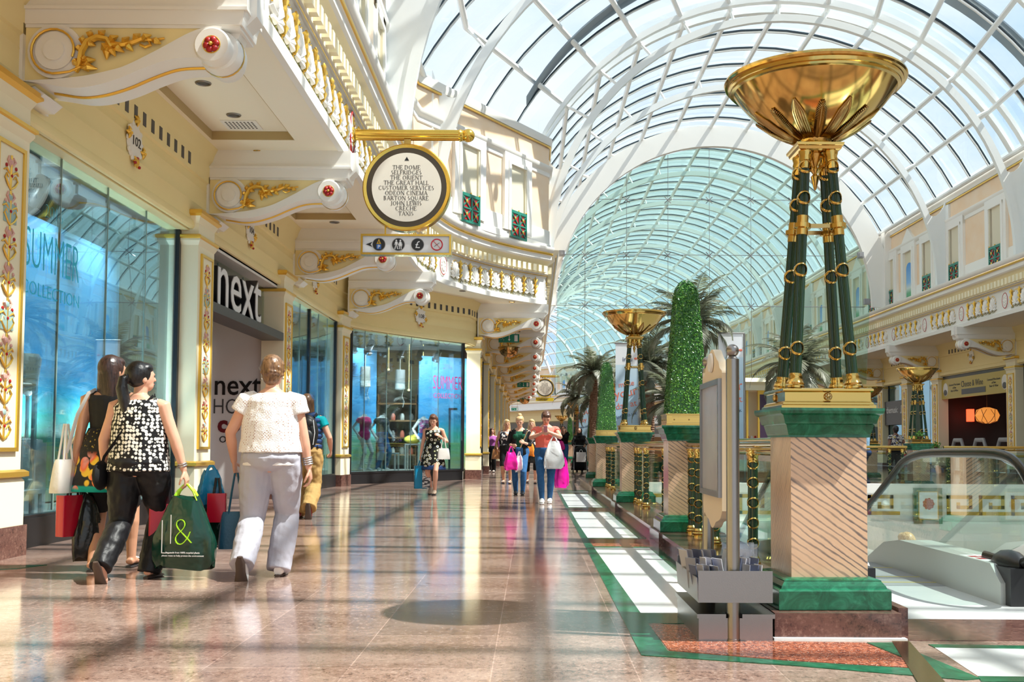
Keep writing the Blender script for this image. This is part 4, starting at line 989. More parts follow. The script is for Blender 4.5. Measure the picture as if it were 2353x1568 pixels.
# foliage at the far lamp
def plant(x,y,z,n,label,seed):
    r=random.Random(seed); t=empty('trailing_plant',(x,y,z),0,label,'plant'); m=MB()
    for i in range(n):
        a=r.uniform(0,6.3); q=r.uniform(.02,.2); p=V((q*math.cos(a),q*math.sin(a),r.uniform(0,.14)-q*.9*r.random())); nn=V((r.uniform(-1,1),r.uniform(-1,1),r.uniform(0,1))).normalized(); x_=nn.orthogonal().normalized(); y_=nn.cross(x_); s=r.uniform(.03,.055)
        m.add([p-x_*s,p-y_*s*.5,p+x_*s,p+y_*s*.5],[(0,1,2,3)])
    m.build('leaves',M['box2'],t,0); m=MB(); m.lathe([(.05,-.05),(.09,.02)],10); m.build('pot',M['dgranite'],t)
plant(9.6,VY1+.3,1.26,70,'small leafy plant between the legs of the far bowl lamp',5); plant(10.05,VY1+.42,1.0,110,'leafy green plant trailing beside the far pedestal',6)
# ---------------------------------------------------------------- escalator
es=empty('escalator',(0,0,0),0,'escalator with black handrail going down beside the front pedestal','escalator')
ang=R(30); yb=7.0; ye=14.5
def esz(y,b=0): return b if y<yb else b-math.tan(ang)*(y-yb)
for x,nm in((2.07,'handrail'),(3.12,'handrail')):
    m=MB(); z=.95; y5=.22 if x<3 else 0; P=[(x,5.72,.26),(x,5.30+y5,.26),(x,5.18+y5,.36),(x,5.13+y5,.52),(x,5.18+y5,.74),(x,5.32+y5,.9),(x,5.55+y5,.96),(x,6.0,.965),(x,6.6,.95),(x,6.95,.88)]+[(x,y,.88-math.tan(ang)*(y-6.95)) for y in(7.2,8,9.5,12,ye)]
    Q=crom([(p[1],p[2]) for p in P],3); m.tube([(x,a,b) for a,b in Q],.036,10,flat=(1,.62)); m.build(nm,M['rubber'],es)
    m=MB(); top=[(p[1],p[2]-.03) for p in P[6:]]; bot=[(ye,esz(ye,.22)),(7.2,.16),(6.9,.24),(5.6,.26),(5.25,.4),(5.2,.6)]
    poly=[(a,b) for a,b in bot[::-1]]+[(5.24,.78),(5.36,.88)]+[t_ for t_ in top[1:]][0:0]
    poly=[(5.24,.78),(5.36,.88)]+top+[(ye,esz(ye,.22)),(7.3,.12),(6.9,.24),(5.6,.26),(5.25,.4),(5.2,.6)]
    m.prism(poly,lambda a,b,t_:(x+t_,a,b),-.006,.006); m.build('balustrade_glass',M['railglass'],es,0)
    m=MB(); sk=[(5.3,0),(5.3,.14),(5.42,.25),(6.75,.25),(7.05,.20),(7.5,-.02),(ye,esz(ye,.18)),(ye,esz(ye,-.5)),(7.2,-.45),(6.1,-.05),(6.05,0)]
    m.prism(sk,lambda a,b,t_:(x+t_,a,b),-.13,.13); m.build('deck_skirt',M['escmetal'],es,30)
    m=MB(); m.box(x-.1,x+.1,5.24,5.5,.0,.24); m.sphere((x,5.42,.25),(.09,.16,.09),10,6); m.build('newel_cover',M['black'],es)
    if x>3: 
        m=MB(); m.box(x-.09,x-.03,5.72,5.78,.2505,.2512); m.box(x-.02,x+.03,5.72,5.78,.2505,.2512); m.box(x-.09,x-.03,5.62,5.68,.2505,.2512); m.build('red_symbols',M['red'],es,0)
        m=MB(); m.box(x-.11,x+.05,5.52,5.85,.2500,.2506); m.build('safety_notice',M['shopwhite'],es,0)
m=MB(); m.box(2.25,2.99,6.0,6.9,-.05,.006); 
for k in range(14):
    y=6.9+.4*k; z=-max(0,(y-7.2))*math.tan(ang) if y>7.2 else 0; m.box(2.25,2.99,y,y+.4,z-.3,z-.004)
m.build('steps',M['grey'],es,0)
m=MB()
for y in(6.14,6.4,6.88): m.box(2.25,2.99,y,y+.02,.006,.0075)
m.build('yellow_line',pbr('yellow_line',(.6,.5,.1),.5),es,0)
# ---------------------------------------------------------------- notice stand
KS=MX.Diagonal((1,KY,1,1))
st=empty('notice_stand',(1.045,4.30,0),0,'steel notice stand with cream shaped board in front of the pedestal','stand')
m=MB(); m.lathe([(.036,0),(.036,.012),(.034,.014),(.034,1.455),(.028,1.46),(.02,1.47)],28); po=m.build('post',M['steel'],st); m=MB(); m.sphere((0,0,1.50),.034,20,12); m.build('ball_finial',M['steel'],po)
m=MB(); m.lathe([(.034,0),(.034,1.46),(.02,1.47)],20,(0,.60*KY,0)); po=m.build('post',M['steel'],st); m=MB(); m.sphere((0,.60*KY,1.50),.034,16,10); m.build('ball_finial',M['steel'],po)
prof=crom([(.06,.66),(.10,.62),(.16,.60),(.21,.59),(.25,.565),(.30,.55),(.35,.565),(.39,.59),(.44,.60),(.50,.62),(.54,.66),(.545,1.37),(.54,1.40),(.49,1.42),(.46,1.455),(.42,1.475),(.38,1.50),(.34,1.53),(.30,1.54),(.26,1.53),(.22,1.50),(.18,1.475),(.14,1.455),(.11,1.42),(.06,1.40),(.055,1.37)],3)
m=MB(); m.prism(prof,lambda a,b,t_:(-.02+t_,a,b),-.022,.022); m.tf(KS); bd=m.build('board',pbr('cream_board',(.80,.66,.48),.45),st,30)
m=MB(); m.lathe([(.05,-.012),(.055,0)],20,(-.045,.30,1.465),RYY); m.tf(KS); m.build('round_badge',M['shopwhite'],bd)
m=MB()
for a,b,c,d in((.06,.54,.73,.76),(.06,.54,1.33,1.36),(.06,.085,.76,1.33),(.515,.54,.76,1.33)): m.box(-.062,-.042,a,b,c,d)
m.tf(KS); m.build('poster_frame',M['steel'],bd,0); m=MB(); m.box(-.05,-.043,.08,.52,.755,1.335); m.tf(KS); m.build('poster',pbr('grey_poster',(.44,.43,.47),.25,var=(6,(.38,.37,.42),.5)),bd,0)
m=MB(); m.box(-.18,.20,-.01,.61,0,.118); m.box(-.19,-.042,-.02,.62,.118,.14); m.box(.042,.21,-.02,.62,.118,.14); m.box(-.042,.042,.05,.62,.118,.14); m.tf(KS); m.build('base_box',M['steel'],st,0)
m=MB()
m.box(-.19,.19,-.05,-.044,.21,.365); m.box(-.19,.19,.55,.556,.21,.365); m.box(.184,.19,-.044,.55,.21,.33); m.prism([(-.19,.21),(-.184,.21),(-.194,.33),(-.20,.33)],lambda a,b,t_:(a,t_,b),-.044,.55); m.box(-.19,.19,-.05,.556,.204,.21)
m.tf(KS); m.build('leaflet_tray',M['steel'],st,0); m=MB(); m.tube([(-.06,.35,.14),(-.06,.35,.205)],.045,12); m.tf(KS); m.build('tray_stem',M['black'],st)
lm=[pbr('leaflet_%d'%i,c,.3) for i,c in enumerate([(.10,.12,.20),(.55,.55,.6),(.30,.31,.38),(.62,.50,.45)])]
le=[]
m=MB(); m.obox((0,0,.085),(.004,.08,.17)); proto=m.build('leaflet',lm[0],None,0); k=0
for row,(y,dz) in enumerate(((.05,0),(.17,.02),(.33,.045))):
    for j in range(11):
        x=-.17+.03*j
        if abs(x)<.04 and row==0: continue
        o=proto if k==0 else proto.copy()
        if k: COL.objects.link(o); 
        if k%4: o.data=o.data if k%4==0 else o.data
        o.location=(1.045+x,4.30+y,.215+dz); o.rotation_euler=(0,R(rnd.uniform(-16,-4)) if x<0 else R(rnd.uniform(4,14)),R(rnd.uniform(14,34)))
        tag(o,'printed leaflet standing in the steel tray of the notice stand','leaflet','leaflets in the notice stand tray'); le.append(o); k+=1
ms=[proto.data]+[proto.data.copy() for _ in range(3)]
for i in range(1,4): ms[i].materials[0]=lm[i]
for i,o in enumerate(le): o.data=ms[(i*5+i//3)%4]
t=empty('leaflet_holder',(1.17,4.55,.212),0,'clear plastic leaflet holder right of the steel post','holder')
m=MB(); m.box(-.06,.06,-.05,-.045,0,.26); m.box(-.06,-.055,-.05,.05,0,.26); m.box(.055,.06,-.05,.05,0,.2); m.box(-.06,.06,.045,.05,0,.26); m.build('walls',M['plexi'],t,0); m=MB(); m.box(-.05,.05,-.02,.03,0,.15); m.build('leaflet_stack',lm[1],t,0)
# ---------------------------------------------------------------- round hanging signs
# Roman capitals drawn as strokes with thick/thin contrast and serifs
GL={'T':(.8,['k.4,0,.4,1','t0,1,.8,1','t0,1,0,.8','t.8,1,.8,.8']),'H':(.9,['k.12,0,.12,1','k.78,0,.78,1','t.12,.52,.78,.52']),'E':(.7,['k.14,0,.14,1','t.0,1,.6,1','t0,0,.66,0','t.14,.52,.5,.52','t.6,1,.6,.82','t.66,0,.66,.2']),
'D':(.9,['k.14,0,.14,1','t0,1,.45,1','t0,0,.45,0','K.45,.5,.36,.5,90,-90']),'O':(1.0,['K.5,.5,.44,.5,90,-90','K.5,.5,.44,.5,90,270']),'M':(1.1,['t.14,0,.14,1','k.14,1,.54,0','t.54,0,.94,1','k.94,0,.94,1']),
'S':(.6,['K.3,.75,.22,.24,60,270','K.3,.25,.24,.25,90,-130']),'L':(.65,['k.14,0,.14,1','t0,0,.6,0','t.6,0,.6,.2']),'F':(.62,['k.14,0,.14,1','t0,1,.56,1','t.14,.52,.46,.52','t.56,1,.56,.8']),
'R':(.8,['k.14,0,.14,1','t0,1,.35,1','K.35,.75,.24,.25,90,-90','t.14,.5,.35,.5','k.38,.5,.75,0']),'I':(.32,['k.15,0,.15,1']),'G':(.95,['K.5,.5,.44,.5,50,310','k.82,0.08,.82,.42']),
'N':(.95,['t.12,0,.12,1','k.12,1,.82,0','t.82,0,.82,1']),'A':(.85,['t.06,0,.42,1','k.42,1,.8,0','t.2,.36,.66,.36']),'C':(.9,['K.5,.5,.44,.5,50,310']),'U':(.85,['k.14,.32,.14,1','t.72,.32,.72,1','K.43,.32,.29,.32,180,360']),
'V':(.85,['k.04,1,.42,0','t.42,0,.8,1']),'B':(.72,['k.14,0,.14,1','K.34,.76,.2,.24,90,-90','K.34,.26,.28,.26,90,-90','t0,1,.34,1','t0,0,.34,0','t.14,.51,.34,.51']),'Q':(1.0,['K.5,.5,.44,.5,90,-90','K.5,.5,.44,.5,90,270','k.5,.05,1.05,-.25']),
'J':(.45,['k.28,0,.28,1','t.28,0,.0,-.2']),'W':(1.15,['k.04,1,.34,0','t.34,0,.58,1','k.58,1,.86,0','t.86,0,1.1,1']),'X':(.85,['k.06,1,.8,0','t.06,0,.76,1']),'È':(.7,[]),'P':(.7,['k.14,0,.14,1','t0,1,.35,1','K.35,.74,.26,.26,90,-90','t.14,.48,.35,.48'])}
GL['È']=(.7,GL['E'][1]+['k.2,1.28,.42,1.12'])
def roman(mb,s,cx,z,h,fn,d0=0,d1=.003):
    adv=lambda ch: (.38 if ch==' ' else GL[ch][0]+.10)
    Wd=sum(adv(c) for c in s)*h*.98; x=cx-Wd/2
    def seg(a,b,w):
        a=V((a[0],a[1]));b=V((b[0],b[1]));d=(b-a); n=V((-d.y,d.x)); n=n.normalized()*w/2
        mb.prism([tuple(a-n),tuple(b-n),tuple(b+n),tuple(a+n)],fn,d0,d1)
    for ch in s:
        if ch!=' ':
            for st_ in GL[ch][1]:
                q=[float(v) for v in st_[1:].split(',')]; X=lambda a:x+a*h*.98; Z=lambda b:z+b*h
                if st_[0] in 'kt':
                    w_=h*(.125 if st_[0]=='k' else .05); seg((X(q[0]),Z(q[1])),(X(q[2]),Z(q[3])),w_)
                    if abs(q[3]-q[1])>.9:
                        for e in((q[0],q[1]),(q[2],q[3])): seg((X(e[0]-.11),Z(e[1])),(X(e[0]+.11),Z(e[1])),h*.04)
                else:
                    n=10;a0,a1=q[4],q[5]; outer=[];inner=[]
                    for j in range(n+1):
                        a=R(a0+(a1-a0)*j/n); w_=h*(.04+.11*abs(math.cos(a))); dx,dz=math.cos(a),math.sin(a)
                        outer.append((X(q[0])+dx*q[2]*h*.98,Z(q[1])+dz*q[3]*h)); inner.append((X(q[0])+dx*(q[2]*h*.98-w_),Z(q[1])+dz*(q[3]*h-w_*.6)))
                    for j in range(n): mb.prism([outer[j],outer[j+1],inner[j+1],inner[j]],fn,d0,d1)
        x+=adv(ch)*h*.98
ROWS=['THE DOME','SELFRIDGES','THE ORIENT','THE GREAT HALL','CUSTOMER SERVICES','ODEON CINEMA','BARTON SQUARE','JOHN LEWIS','CRÈCHE','TAXIS']
M['signface']=pbr('ivory_sign_face',(.86,.79,.68),.4); M['bronze']=pbr('dark_bronze',(.10,.08,.06),.3,.8); M['sgold']=pbr('sign_gilt',(.72,.47,.09),.2,.95)
def make_sign(wall_x,label):
    t=empty('hanging_sign',(0,0,0),0,label,'sign')   # local origin: disc centre, faces -y
    m=MB(); n=12; L0,L1=wall_x,.80
    rings=[]
    for x in(L0,L1-.02): rings.append([V((x,(.082-(.008 if k%2 else 0))*math.cos(2*PI*k/32),.815+(.082-(.008 if k%2 else 0))*math.sin(2*PI*k/32))) for k in range(32)])
    m.loft(rings); m.lathe([(.085,0),(.095,.02),(.085,.04),(.08,.06),(.09,.075)],20,(L1-.03,0,.815),RYY); m.sphere((L1+.11,0,.815),.10,18,12); m.lathe([(.12,0),(.12,.03),(.095,.05)],20,(L0,0,.815),RYY); m.build('fluted_arm',M['sgold'],t,20)
    m=MB(); m.box(-.05,.05,-.05,.05,.64,.74); m.build('hanger',M['brass'],t,0)
    m=MB(); m.lathe([(.60,-.09),(.645,-.10),(.66,-.085),(.66,.085),(.645,.10),(.60,.09)],64,(0,0,0),RXX,cap=False); m.lathe([(.53,-.10),(.57,-.11),(.575,-.10)],64,(0,0,0),RXX,cap=False); m.build('gilt_rim',M['sgold'],t)
    m=MB(); m.lathe([(.57,-.095),(.605,-.098)],64,(0,0,0),MX.Rotation(-PI/2,3,'X') if 0 else RXX,cap=False); m.lathe([(.525,-.095),(.535,-.096)],64,(0,0,.0),RXX,cap=False); 
    m.prism([(.606*math.cos(2*PI*k/64),.606*math.sin(2*PI*k/64)) for k in range(64)],lambda a,b,q:(a,q,b),-.09,.09); m.build('dark_ring',M['bronze'],t)
    m=MB(); m.prism([(.52*math.cos(2*PI*k/64),.52*math.sin(2*PI*k/64)) for k in range(64)],lambda a,b,q:(a,q,b),-.099,.099); f=m.build('face',M['signface'],t,30)
    m=MB()
    for i,s in enumerate(ROWS): roman(m,s,0,.27-.0775*i,.060,lambda a,b,q:(a,-q,b),.0985,.101)
    m.prism([(-.035,.40),(.035,.40),(0,.46)],lambda a,b,q:(a,-q,b),.0985,.101)
    m.build('lettering',M['black'],f,0)
    return t
sg=make_sign(-.83,'large round directory sign hanging from a gilt arm, listing destinations'); sg.location=(-1.89,12.3,4.845)
m=MB(); m.lathe([(.0,.03),(.12,.03),(.18,.02),(.2,0)],24,(-.86,0,.84),MX(((0,0,1),(1,0,0),(0,1.7,0)))); o=m.build('oval_rosette',M['white'],sg); m=MB(); m.torus((-.835,0,.84),.185,.014,28,5,MX(((0,0,1),(1,0,0),(0,1.7,0)))); m.build('red_beading',M['red'],o)
t=empty('symbol_panel',(-1.89,12.3,3.985),0,'gilt framed panel of four round symbols below the large round sign','sign')
m=MB(); m.box(-.65,.65,-.07,.07,-.12,.13); fc=m.build('panel',M['shopwhite'],t,0)
m=MB()
for a,b,c,d in((-.675,.675,.125,.155),(-.675,.675,-.155,-.125),(-.675,-.645,-.125,.125),(.645,.675,-.125,.125)): m.box(a,b,-.09,.09,c,d)
for x in(-.32,.32): m.box(x-.012,x+.012,-.012,.012,.15,.36)
m.build('gilt_frame',M['sgold'],t,0)
def disc(x,r,mat,nm): 
    m=MB(); m.prism([(x+r*math.cos(2*PI*k/32),r*math.sin(2*PI*k/32)) for k in range(32)],lambda a,b,q:(a,q,b),-.075,-.069); return m.build(nm,mat,t,0)
f2=lambda a,b,q:(a,-q,b)
m=MB(); m.prism([(-.60,0),(-.50,.04),(-.53,0),(-.50,-.04)],f2,.07,.073); m.build('arrow',M['black'],t,0)
for x in(-.405,-.115,.172): disc(x,.098,M['steel'],'symbol_rim')
M['blue']=pbr('sign_blue',(.02,.12,.42),.4); M['signred']=pbr('sign_red',(.62,.01,.03),.4)
for x in(-.405,-.115,.172): s1=MB(); s1.prism([(x+.09*math.cos(2*PI*k/32),.09*math.sin(2*PI*k/32)) for k in range(32)],f2,.0752,.077); s1.build('symbol_disc',M['black'],t,0)
m=MB(); m.prism([(-.405,.085),(-.37,.005),(-.44,.005)],f2,.077,.079); m.build('gold_triangle',M['sgold'],t,0); m=MB(); m.prism([(-.44,0),(-.37,0),(-.37,-.07),(-.44,-.07)],f2,.077,.079); m.build('blue_square',M['blue'],t,0)
text('P',.075,M['shopwhite'],'lettering',t,(-.405,-.0795,-.062),FY,.001,1,.001); text('R',.05,M['black'],'lettering',t,(-.405,-.0795,.012),FY,.001); text('£',.15,M['shopwhite'],'lettering',t,(.172,-.0775,-.052),FY,.001)
m=MB()
for x,fem in((-.145,0),(-.085,1)):
    m.sphere((x,-.079,.058),(.013,.003,.014),8,5)
    if fem: m.prism([(x-.008,.042),(x+.008,.042),(x+.028,-.03),(x-.028,-.03)],f2,.077,.0795)
    else: m.prism([(x-.016,.042),(x+.016,.042),(x+.013,-.02),(x-.013,-.02)],f2,.077,.0795)
    for s in(-1,1): m.prism([(x+s*.006,-.02),(x+s*.016,-.02),(x+s*.02,-.07),(x+s*.008,-.07)] if fem else [(x+s*.002,-.01),(x+s*.014,-.01),(x+s*.028,-.07),(x+s*.014,-.07)],f2,.077,.0795); m.prism([(x+s*.012,.04),(x+s*.018,.036),(x+s*.032,-.01),(x+s*.026,-.012)],f2,.077,.0795)
m.build('figures',M['shopwhite'],t,0)
disc(.46,.098,M['shopwhite'],'symbol_disc')
m=MB(); m.torus((.46,-.077,0),.082,.009,28,5,RXX); m.bar((.402,-.078,.058),(.518,-.078,-.058),.006,.016,(0,1,0)); m.build('red_ring',M['signred'],t); m=MB(); m.bar((.42,-.076,-.03),(.50,-.076,.03),.004,.014,(0,1,0)); m.build('cigarette',M['black'],t,0)
s2=dup(sg,(.9,57.5,5.0),0,'small distant round directory sign over a yellow panel'); 
t=empty('yellow_sign',(.9,57.5,4.2),0,'small yellow sign hanging below the distant round sign','sign'); m=MB(); m.box(-.62,.62,-.05,.05,-.12,.12); m.build('panel',pbr('yellow_sign',(.75,.55,.02),.4),t,0); text('◂ Selfridges' if 0 else 'selfridges',.16,M['dgrey'],'lettering',t,(-.1,-.055,-.05),FY,.002); m=MB(); m.tube([(-.4,0,.1),(-.4,0,.3)],.015,5); m.tube([(.4,0,.1),(.4,0,.3)],.015,5); m.build('hanger',M['sgold'],t)
# exit signs
M['exitg']=pbr('exit_green',(.0,.20,.13),.4); 
def exitsign(x,y,z,label,zt=5.2):
    t=empty('exit_sign',(x,y,z),0,label,'sign','green running man exit signs'); k=.32
    m=MB(); m.box(-k,k,-.03,.03,-.13,.13); m.build('panel',M['exitg'],t,0)
    m=MB(); m.box(k-.15,k-.05,-.034,-.03,-.095,.095); m.prism([(0.0,.09),(.02,.09),(.02,-.03),(.05,-.03),(.01,-.09),(-.03,-.03),(0,-.03)],lambda a,b,q:(a,-q,b),.03,.034)
    m.sphere((-.17,-.032,.075),(.02,.003,.02),8,5)
    for a,b in(((-.185,.05),(-.20,-.01)),((-.20,-.01),(-.15,-.04)),((-.15,-.04),(-.17,-.09)),((-.20,-.01),(-.235,-.05)),((-.235,-.05),(-.28,-.05)),((-.185,.05),(-.13,.02)),((-.185,.05),(-.235,.03)),((-.235,.03),(-.25,-.005))): m.bar((a[0],-.032,a[1]),(b[0],-.032,b[1]),.004,.022,(0,1,0))
    m.build('running_man',M['shopwhite'],t,0)
    m=MB(); m.box(-k-.05,k+.03,-.02,.02,.19,.23)
    for s in(-.27,.25): m.tube([(s,0,.22),(s,0,zt-z)],.012,6)
    for s in(-.2,.2): m.tube([(s,0,.12),(s,0,.2)],.008,5)
    m.build('hanger_rail',M['obrass'],t)
exitsign(-.72,25.6,4.32,'nearest green exit sign hanging from the soffit beyond the curve'); exitsign(-.45,43.6,4.2,'second green exit sign, lower and further along'); exitsign(-.75,60,4.3,'third, small green exit sign far along the arcade')
exitsign(-1.6,78,4.4,'tiny furthest green exit sign above the blonde heads')
M['copper']=pbr('copper_mirror',(.62,.33,.12),.12,1)
for i,(x,y,z,r) in enumerate([(-.75,26.6,4.13,.32),(-.5,58,4.2,.34)]):
    t=empty('dome_lamp',(x,y,z),0,['large copper dome lamp hanging below the nearest exit sign','small copper dome lamp further along the arcade'][i],'lamp')
    m=MB(); m.lathe([(r,0),(r*.97,-r*.3),(r*.8,-r*.62),(r*.45,-r*.86),(.02,-r*.95)],24); m.build('dome',M['copper'],t); m=MB(); m.lathe([(r*1.1,-.01),(r*1.12,.02),(r*1.05,.04)],24); m.tube([(0,0,.03),(0,0,5.2-z)],.02,6); m.build('rim',M['obrass'],t)
# ---------------------------------------------------------------- palms
def make_palm(nf,th,seed,fl=1.5):
    t=empty('palm_tree',(0,0,0),0,None,'palm'); r=random.Random(seed)
    m=MB(); pr=[(.2,0),(.17,.1)]
    z=.1
    while z<th: pr+=[(.15,z),(.175,z+.05),(.15,z+.07)]; z+=.07
    pr+=[(.17,th),(.1,th+.2)]; m.lathe(pr,12); m.build('trunk',M['trunk'],t,0)
    for k in range(nf):
        a=k*2.39996+r.uniform(-.2,.2); el=R(82-100*(k/nf)**.9+r.uniform(-6,6)); L=fl*r.uniform(.85,1.1); n=15; p=V((0,0,th+.12)); pts=[p.copy()]; e=el
        for j in range(n): 
            d=V((math.cos(a)*math.cos(e),math.sin(a)*math.cos(e),math.sin(e))); p=p+d*(L/n); pts.append(p.copy()); e-=R(2.2+7.5*j/n)+ (R(2) if el<.5 else 0)
        m=MB(); m.tube(pts,[.018*(1-.8*j/n) for j in range(n+1)],4)
        for j in range(2,n+1):
            for hf in(0,.33,.66):
                q=pts[j-1].lerp(pts[j],hf); tg=(pts[j]-pts[j-1]).normalized(); sd=tg.cross(V((0,0,1))); sd=sd.normalized() if sd.length>.05 else V((math.sin(a),-math.cos(a),0)); un=sd.cross(tg)
                f=(j+hf)/n; ln=.36*math.sin(PI*min(.97,.12+.88*f))**.7*fl/1.5*(1 if f<.8 else .8)
                for s in(-1,1):
                    d=(tg*.85+sd*s*.75+un*.12+V((r.uniform(-.12,.12),r.uniform(-.12,.12),-.30-r.uniform(0,.25)))).normalized(); w_=un.cross(d)*0+tg.cross(d).normalized()*.011
                    w_=(d.cross(un)).normalized()*.021; e2=q+d*ln+V((0,0,-.06*ln))
                    m.add([q-w_*.6,q+w_*.6,q+d*ln*.5+w_,e2,q+d*ln*.5-w_],[(0,1,2,3,4)])
        m.build('frond',M['leafdark'],t,0)
    return t
p1=make_palm(30,3.9,11,1.75); p1.location=(4.35,22.3,.3); p1['label']='tallest palm, behind the nearest clipped green obelisk'
p2=make_palm(26,3.0,12,1.6); p2.location=(6.95,21.5,-.0); p2['label']='palm behind the green legs of the largest bowl lamp'
PL=[(p1,3.7,26,-.8,1.0,'palm left of the nearest obelisk, behind the blue and white banner'),(p2,2.2,29.5,.5,.9,'palm arching left of the second clipped obelisk'),(p2,3.0,31,-.6,.95,'low drooping palm between second bowl lamp and nearest obelisk'),(p1,2.7,36,-.9,.9,'far palm above the third obelisk, half hidden'),(p2,2.3,42,.0,1.0,'furthest palm above the pram'),(p2,4.1,24,-1.1,1.0,'low palm in front of the popcorn stall')]
for src,x,y,z,s,l in PL: dup(src,(x,y,max(z,-.0)+.3 if z>0 else z+.3),rnd.uniform(0,6),label=l,sc=(s,s,s))
# planters under palms
for i,(x,y) in enumerate([(4.35,22.3),(3.7,26),(3.0,31)]):
    m=MB(); m.lathe([(.5,0),(.55,.05),(.5,.1),(.55,.45),(.6,.5),(.5,.5),(.48,.42)],20); o=m.build('planter',M['green'],None,40,(x,y,0)); tag(o,['round green planter under the tallest palm','round green planter under the palm behind the banner','round green planter under the low drooping palm'][i],'planter')
# ---------------------------------------------------------------- kiosks, banners
t=empty('kiosk',(6.7,23.2,0),0,'gold framed kiosk with dark purple panel and pale cornice, left of the front pedestal','kiosk')
m=MB(); m.box(-1.9,1.6,-.6,.6,2.7,2.78); m.prism([(-.7,2.78),(-.5,2.9),(.5,2.9),(.7,2.78)],lambda a,b,q:(q,a,b),-2.0,1.7); m.box(-1.95,1.65,-.65,.65,2.55,2.7); m.build('cornice',M['lcream'],t)
m=MB(); m.box(-1.85,1.55,-.55,.55,0,1.0); m.build('counter',M['wood'],t,0)
m=MB(); 
for x in(-1.8,-1.05,.55,1.5): m.box(x-.06,x+.06,-.56,-.44,1.0,2.56)
m.box(-1.1,.6,-.57,-.5,1.0,1.1); m.box(-1.1,.6,-.57,-.5,2.44,2.55); m.build('gold_frame',M['gold'],t,0)
m=MB(); m.box(-.99,.49,-.54,-.5,1.1,2.44); m.build('panel',pbr('purple_panel',(.07,.035,.085),.4),t,0)
m=MB(); m.box(-1.8,1.5,.4,.5,1,2.55); m.build('back',M['lcream'],t,0)
t.scale=(.42,1,1)
for i in range(5):
    m=MB(); m.lathe([(.06,0),(.06,.2),(.03,.26),(.03,.3)],8); o=m.build('bottle',M['shopwhite'] if i%2 else M['red'],None,40,(6.0+.10*i,22.93,1.0)); tag(o,'small bottle on the kiosk counter','bottle','bottles on the kiosk counter')
t=empty('popcorn_stall',(4.15,27.6,0),0,'wooden popcorn stall with a maroon sign, left of the nearest obelisk','stall')
M['maroon']=pbr('maroon_sign',(.16,.01,.02),.4)
m=MB(); m.box(-.42,.42,-.05,.05,1.95,2.35); m.build('sign_board',M['maroon'],t,0); text('POPCORN',.22,M['shopwhite'],'lettering',t,(0,-.055,1.99),FY,.003,.78,.006); pass
m=MB(); m.box(-.5,.5,-.35,.35,0,1.3); m.build('counter',M['wood'],t,0); m=MB(); m.box(-.5,.5,-.35,.35,1.3,1.4); m.box(-.48,.48,-.1,.1,1.75,1.95); m.build('counter_top',M['shopwhite'],t,0)
m=MB(); 
for x in(-.44,.44): m.box(x-.03,x+.03,-.05,.05,1.4,1.95)
m.build('posts',M['brass'],t,0)
M['banner']=pbr('banner_print',(.6,.75,.9),.5,fn=lambda nt:ramp(nt,nt_z(nt,1.2,4.2),[(0,(.40,.60,.80)),(.5,(.48,.68,.86)),(.72,(.62,.78,.90)),(.73,(.86,.88,.92)),(1,(.86,.88,.92))])); M['orange']=pbr('coral_print',(.85,.22,.14),.5); M['navy']=pbr('navy_print',(.02,.05,.16),.5)
def banner(x,y,label,s=1):
    t=empty('banner',(x,y,0),0,label,'banner'); m=MB(); m.box(-.33,.33,-.01,.01,1.05,4.0); m.build('cloth',M['banner'],t,0)
    m=MB(); m.tube([(-.36,0,4.01),(.36,0,4.01)],.025,6); m.tube([(.36,0,0),(.36,0,4.01)],.025,8); m.lathe([(.3,0),(.3,.05),(.05,.08)],16,(.36,0,0)); m.build('pole',M['steel'],t)
    text('intu',.19,M['navy'],'lettering',t,(.02,-.013,3.48),FY,.001); m=MB(); m.sphere((.26,-.012,3.56),(.05,.004,.035),8,5); m.build('leaf_mark',M['orange'],t)
    for z,s_,mt,rz,sz in((2.75,'make','orange',10,.22),(2.45,'your','orange',12,.36),(2.12,'day at','orange',12,.26),(1.85,'intu.co.uk','navy',14,.15)): text(s_,sz,M[mt],'lettering',t,(0,-.013,z),(PI/2,-R(rz),0),.001)
banner(2.78,24.2,'tall blue and white banner seen between the legs of the second bowl lamp'); banner(5.28,21.9,'tall banner showing as a blue sliver right of the steel post'); banner(2.5,38,'small distant banner above the pram')
# ---------------------------------------------------------------- left shop windows
M['beach']=pbr('beach_poster',(.1,.3,.6),.45,fn=lambda nt:mix(nt,ramp(nt,noise(nt,1.5,3,vec=coord(nt,(1,1,6))),[(.4,(0,0,0)),(.7,(.35,.35,.35))]),ramp(nt,nt_z(nt,.3,3.95),[(0,(.42,.46,.27)),(.14,(.22,.45,.18)),(.26,(.05,.42,.33)),(.36,(.015,.26,.44)),(.43,(.01,.15,.34)),(.44,(.04,.24,.48)),(.7,(.06,.28,.55)),(1,(.12,.36,.62))]),(.22,.46,.68)))
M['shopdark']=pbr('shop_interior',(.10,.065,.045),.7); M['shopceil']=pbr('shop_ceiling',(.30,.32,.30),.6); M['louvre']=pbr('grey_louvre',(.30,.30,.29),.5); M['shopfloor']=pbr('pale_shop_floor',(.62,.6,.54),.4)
M['cyan']=pbr('cyan_lettering',(.02,.55,.80),.5); M['pink']=pbr('pink_lettering',(.80,.02,.22),.5); M['joint']=pbr('glass_edge',(.25,.36,.33),.3)
shopwin((-4.82,7.42),(-4.82,11.15),.3,3.92,n=4)
Q8=[(-4.47,20.6),(-4.2,21.0),(-3.75,21.62),(-3.2,22.25),(-2.55,22.98),(-1.92,23.62)]
Q8=offs(Q8,-.08)
shopwin((-4.82,15.68),(-4.8,17.7),.3,3.92,n=3); shopwin((-4.8,17.7),(-4.68,19.6),.3,3.92,n=3)
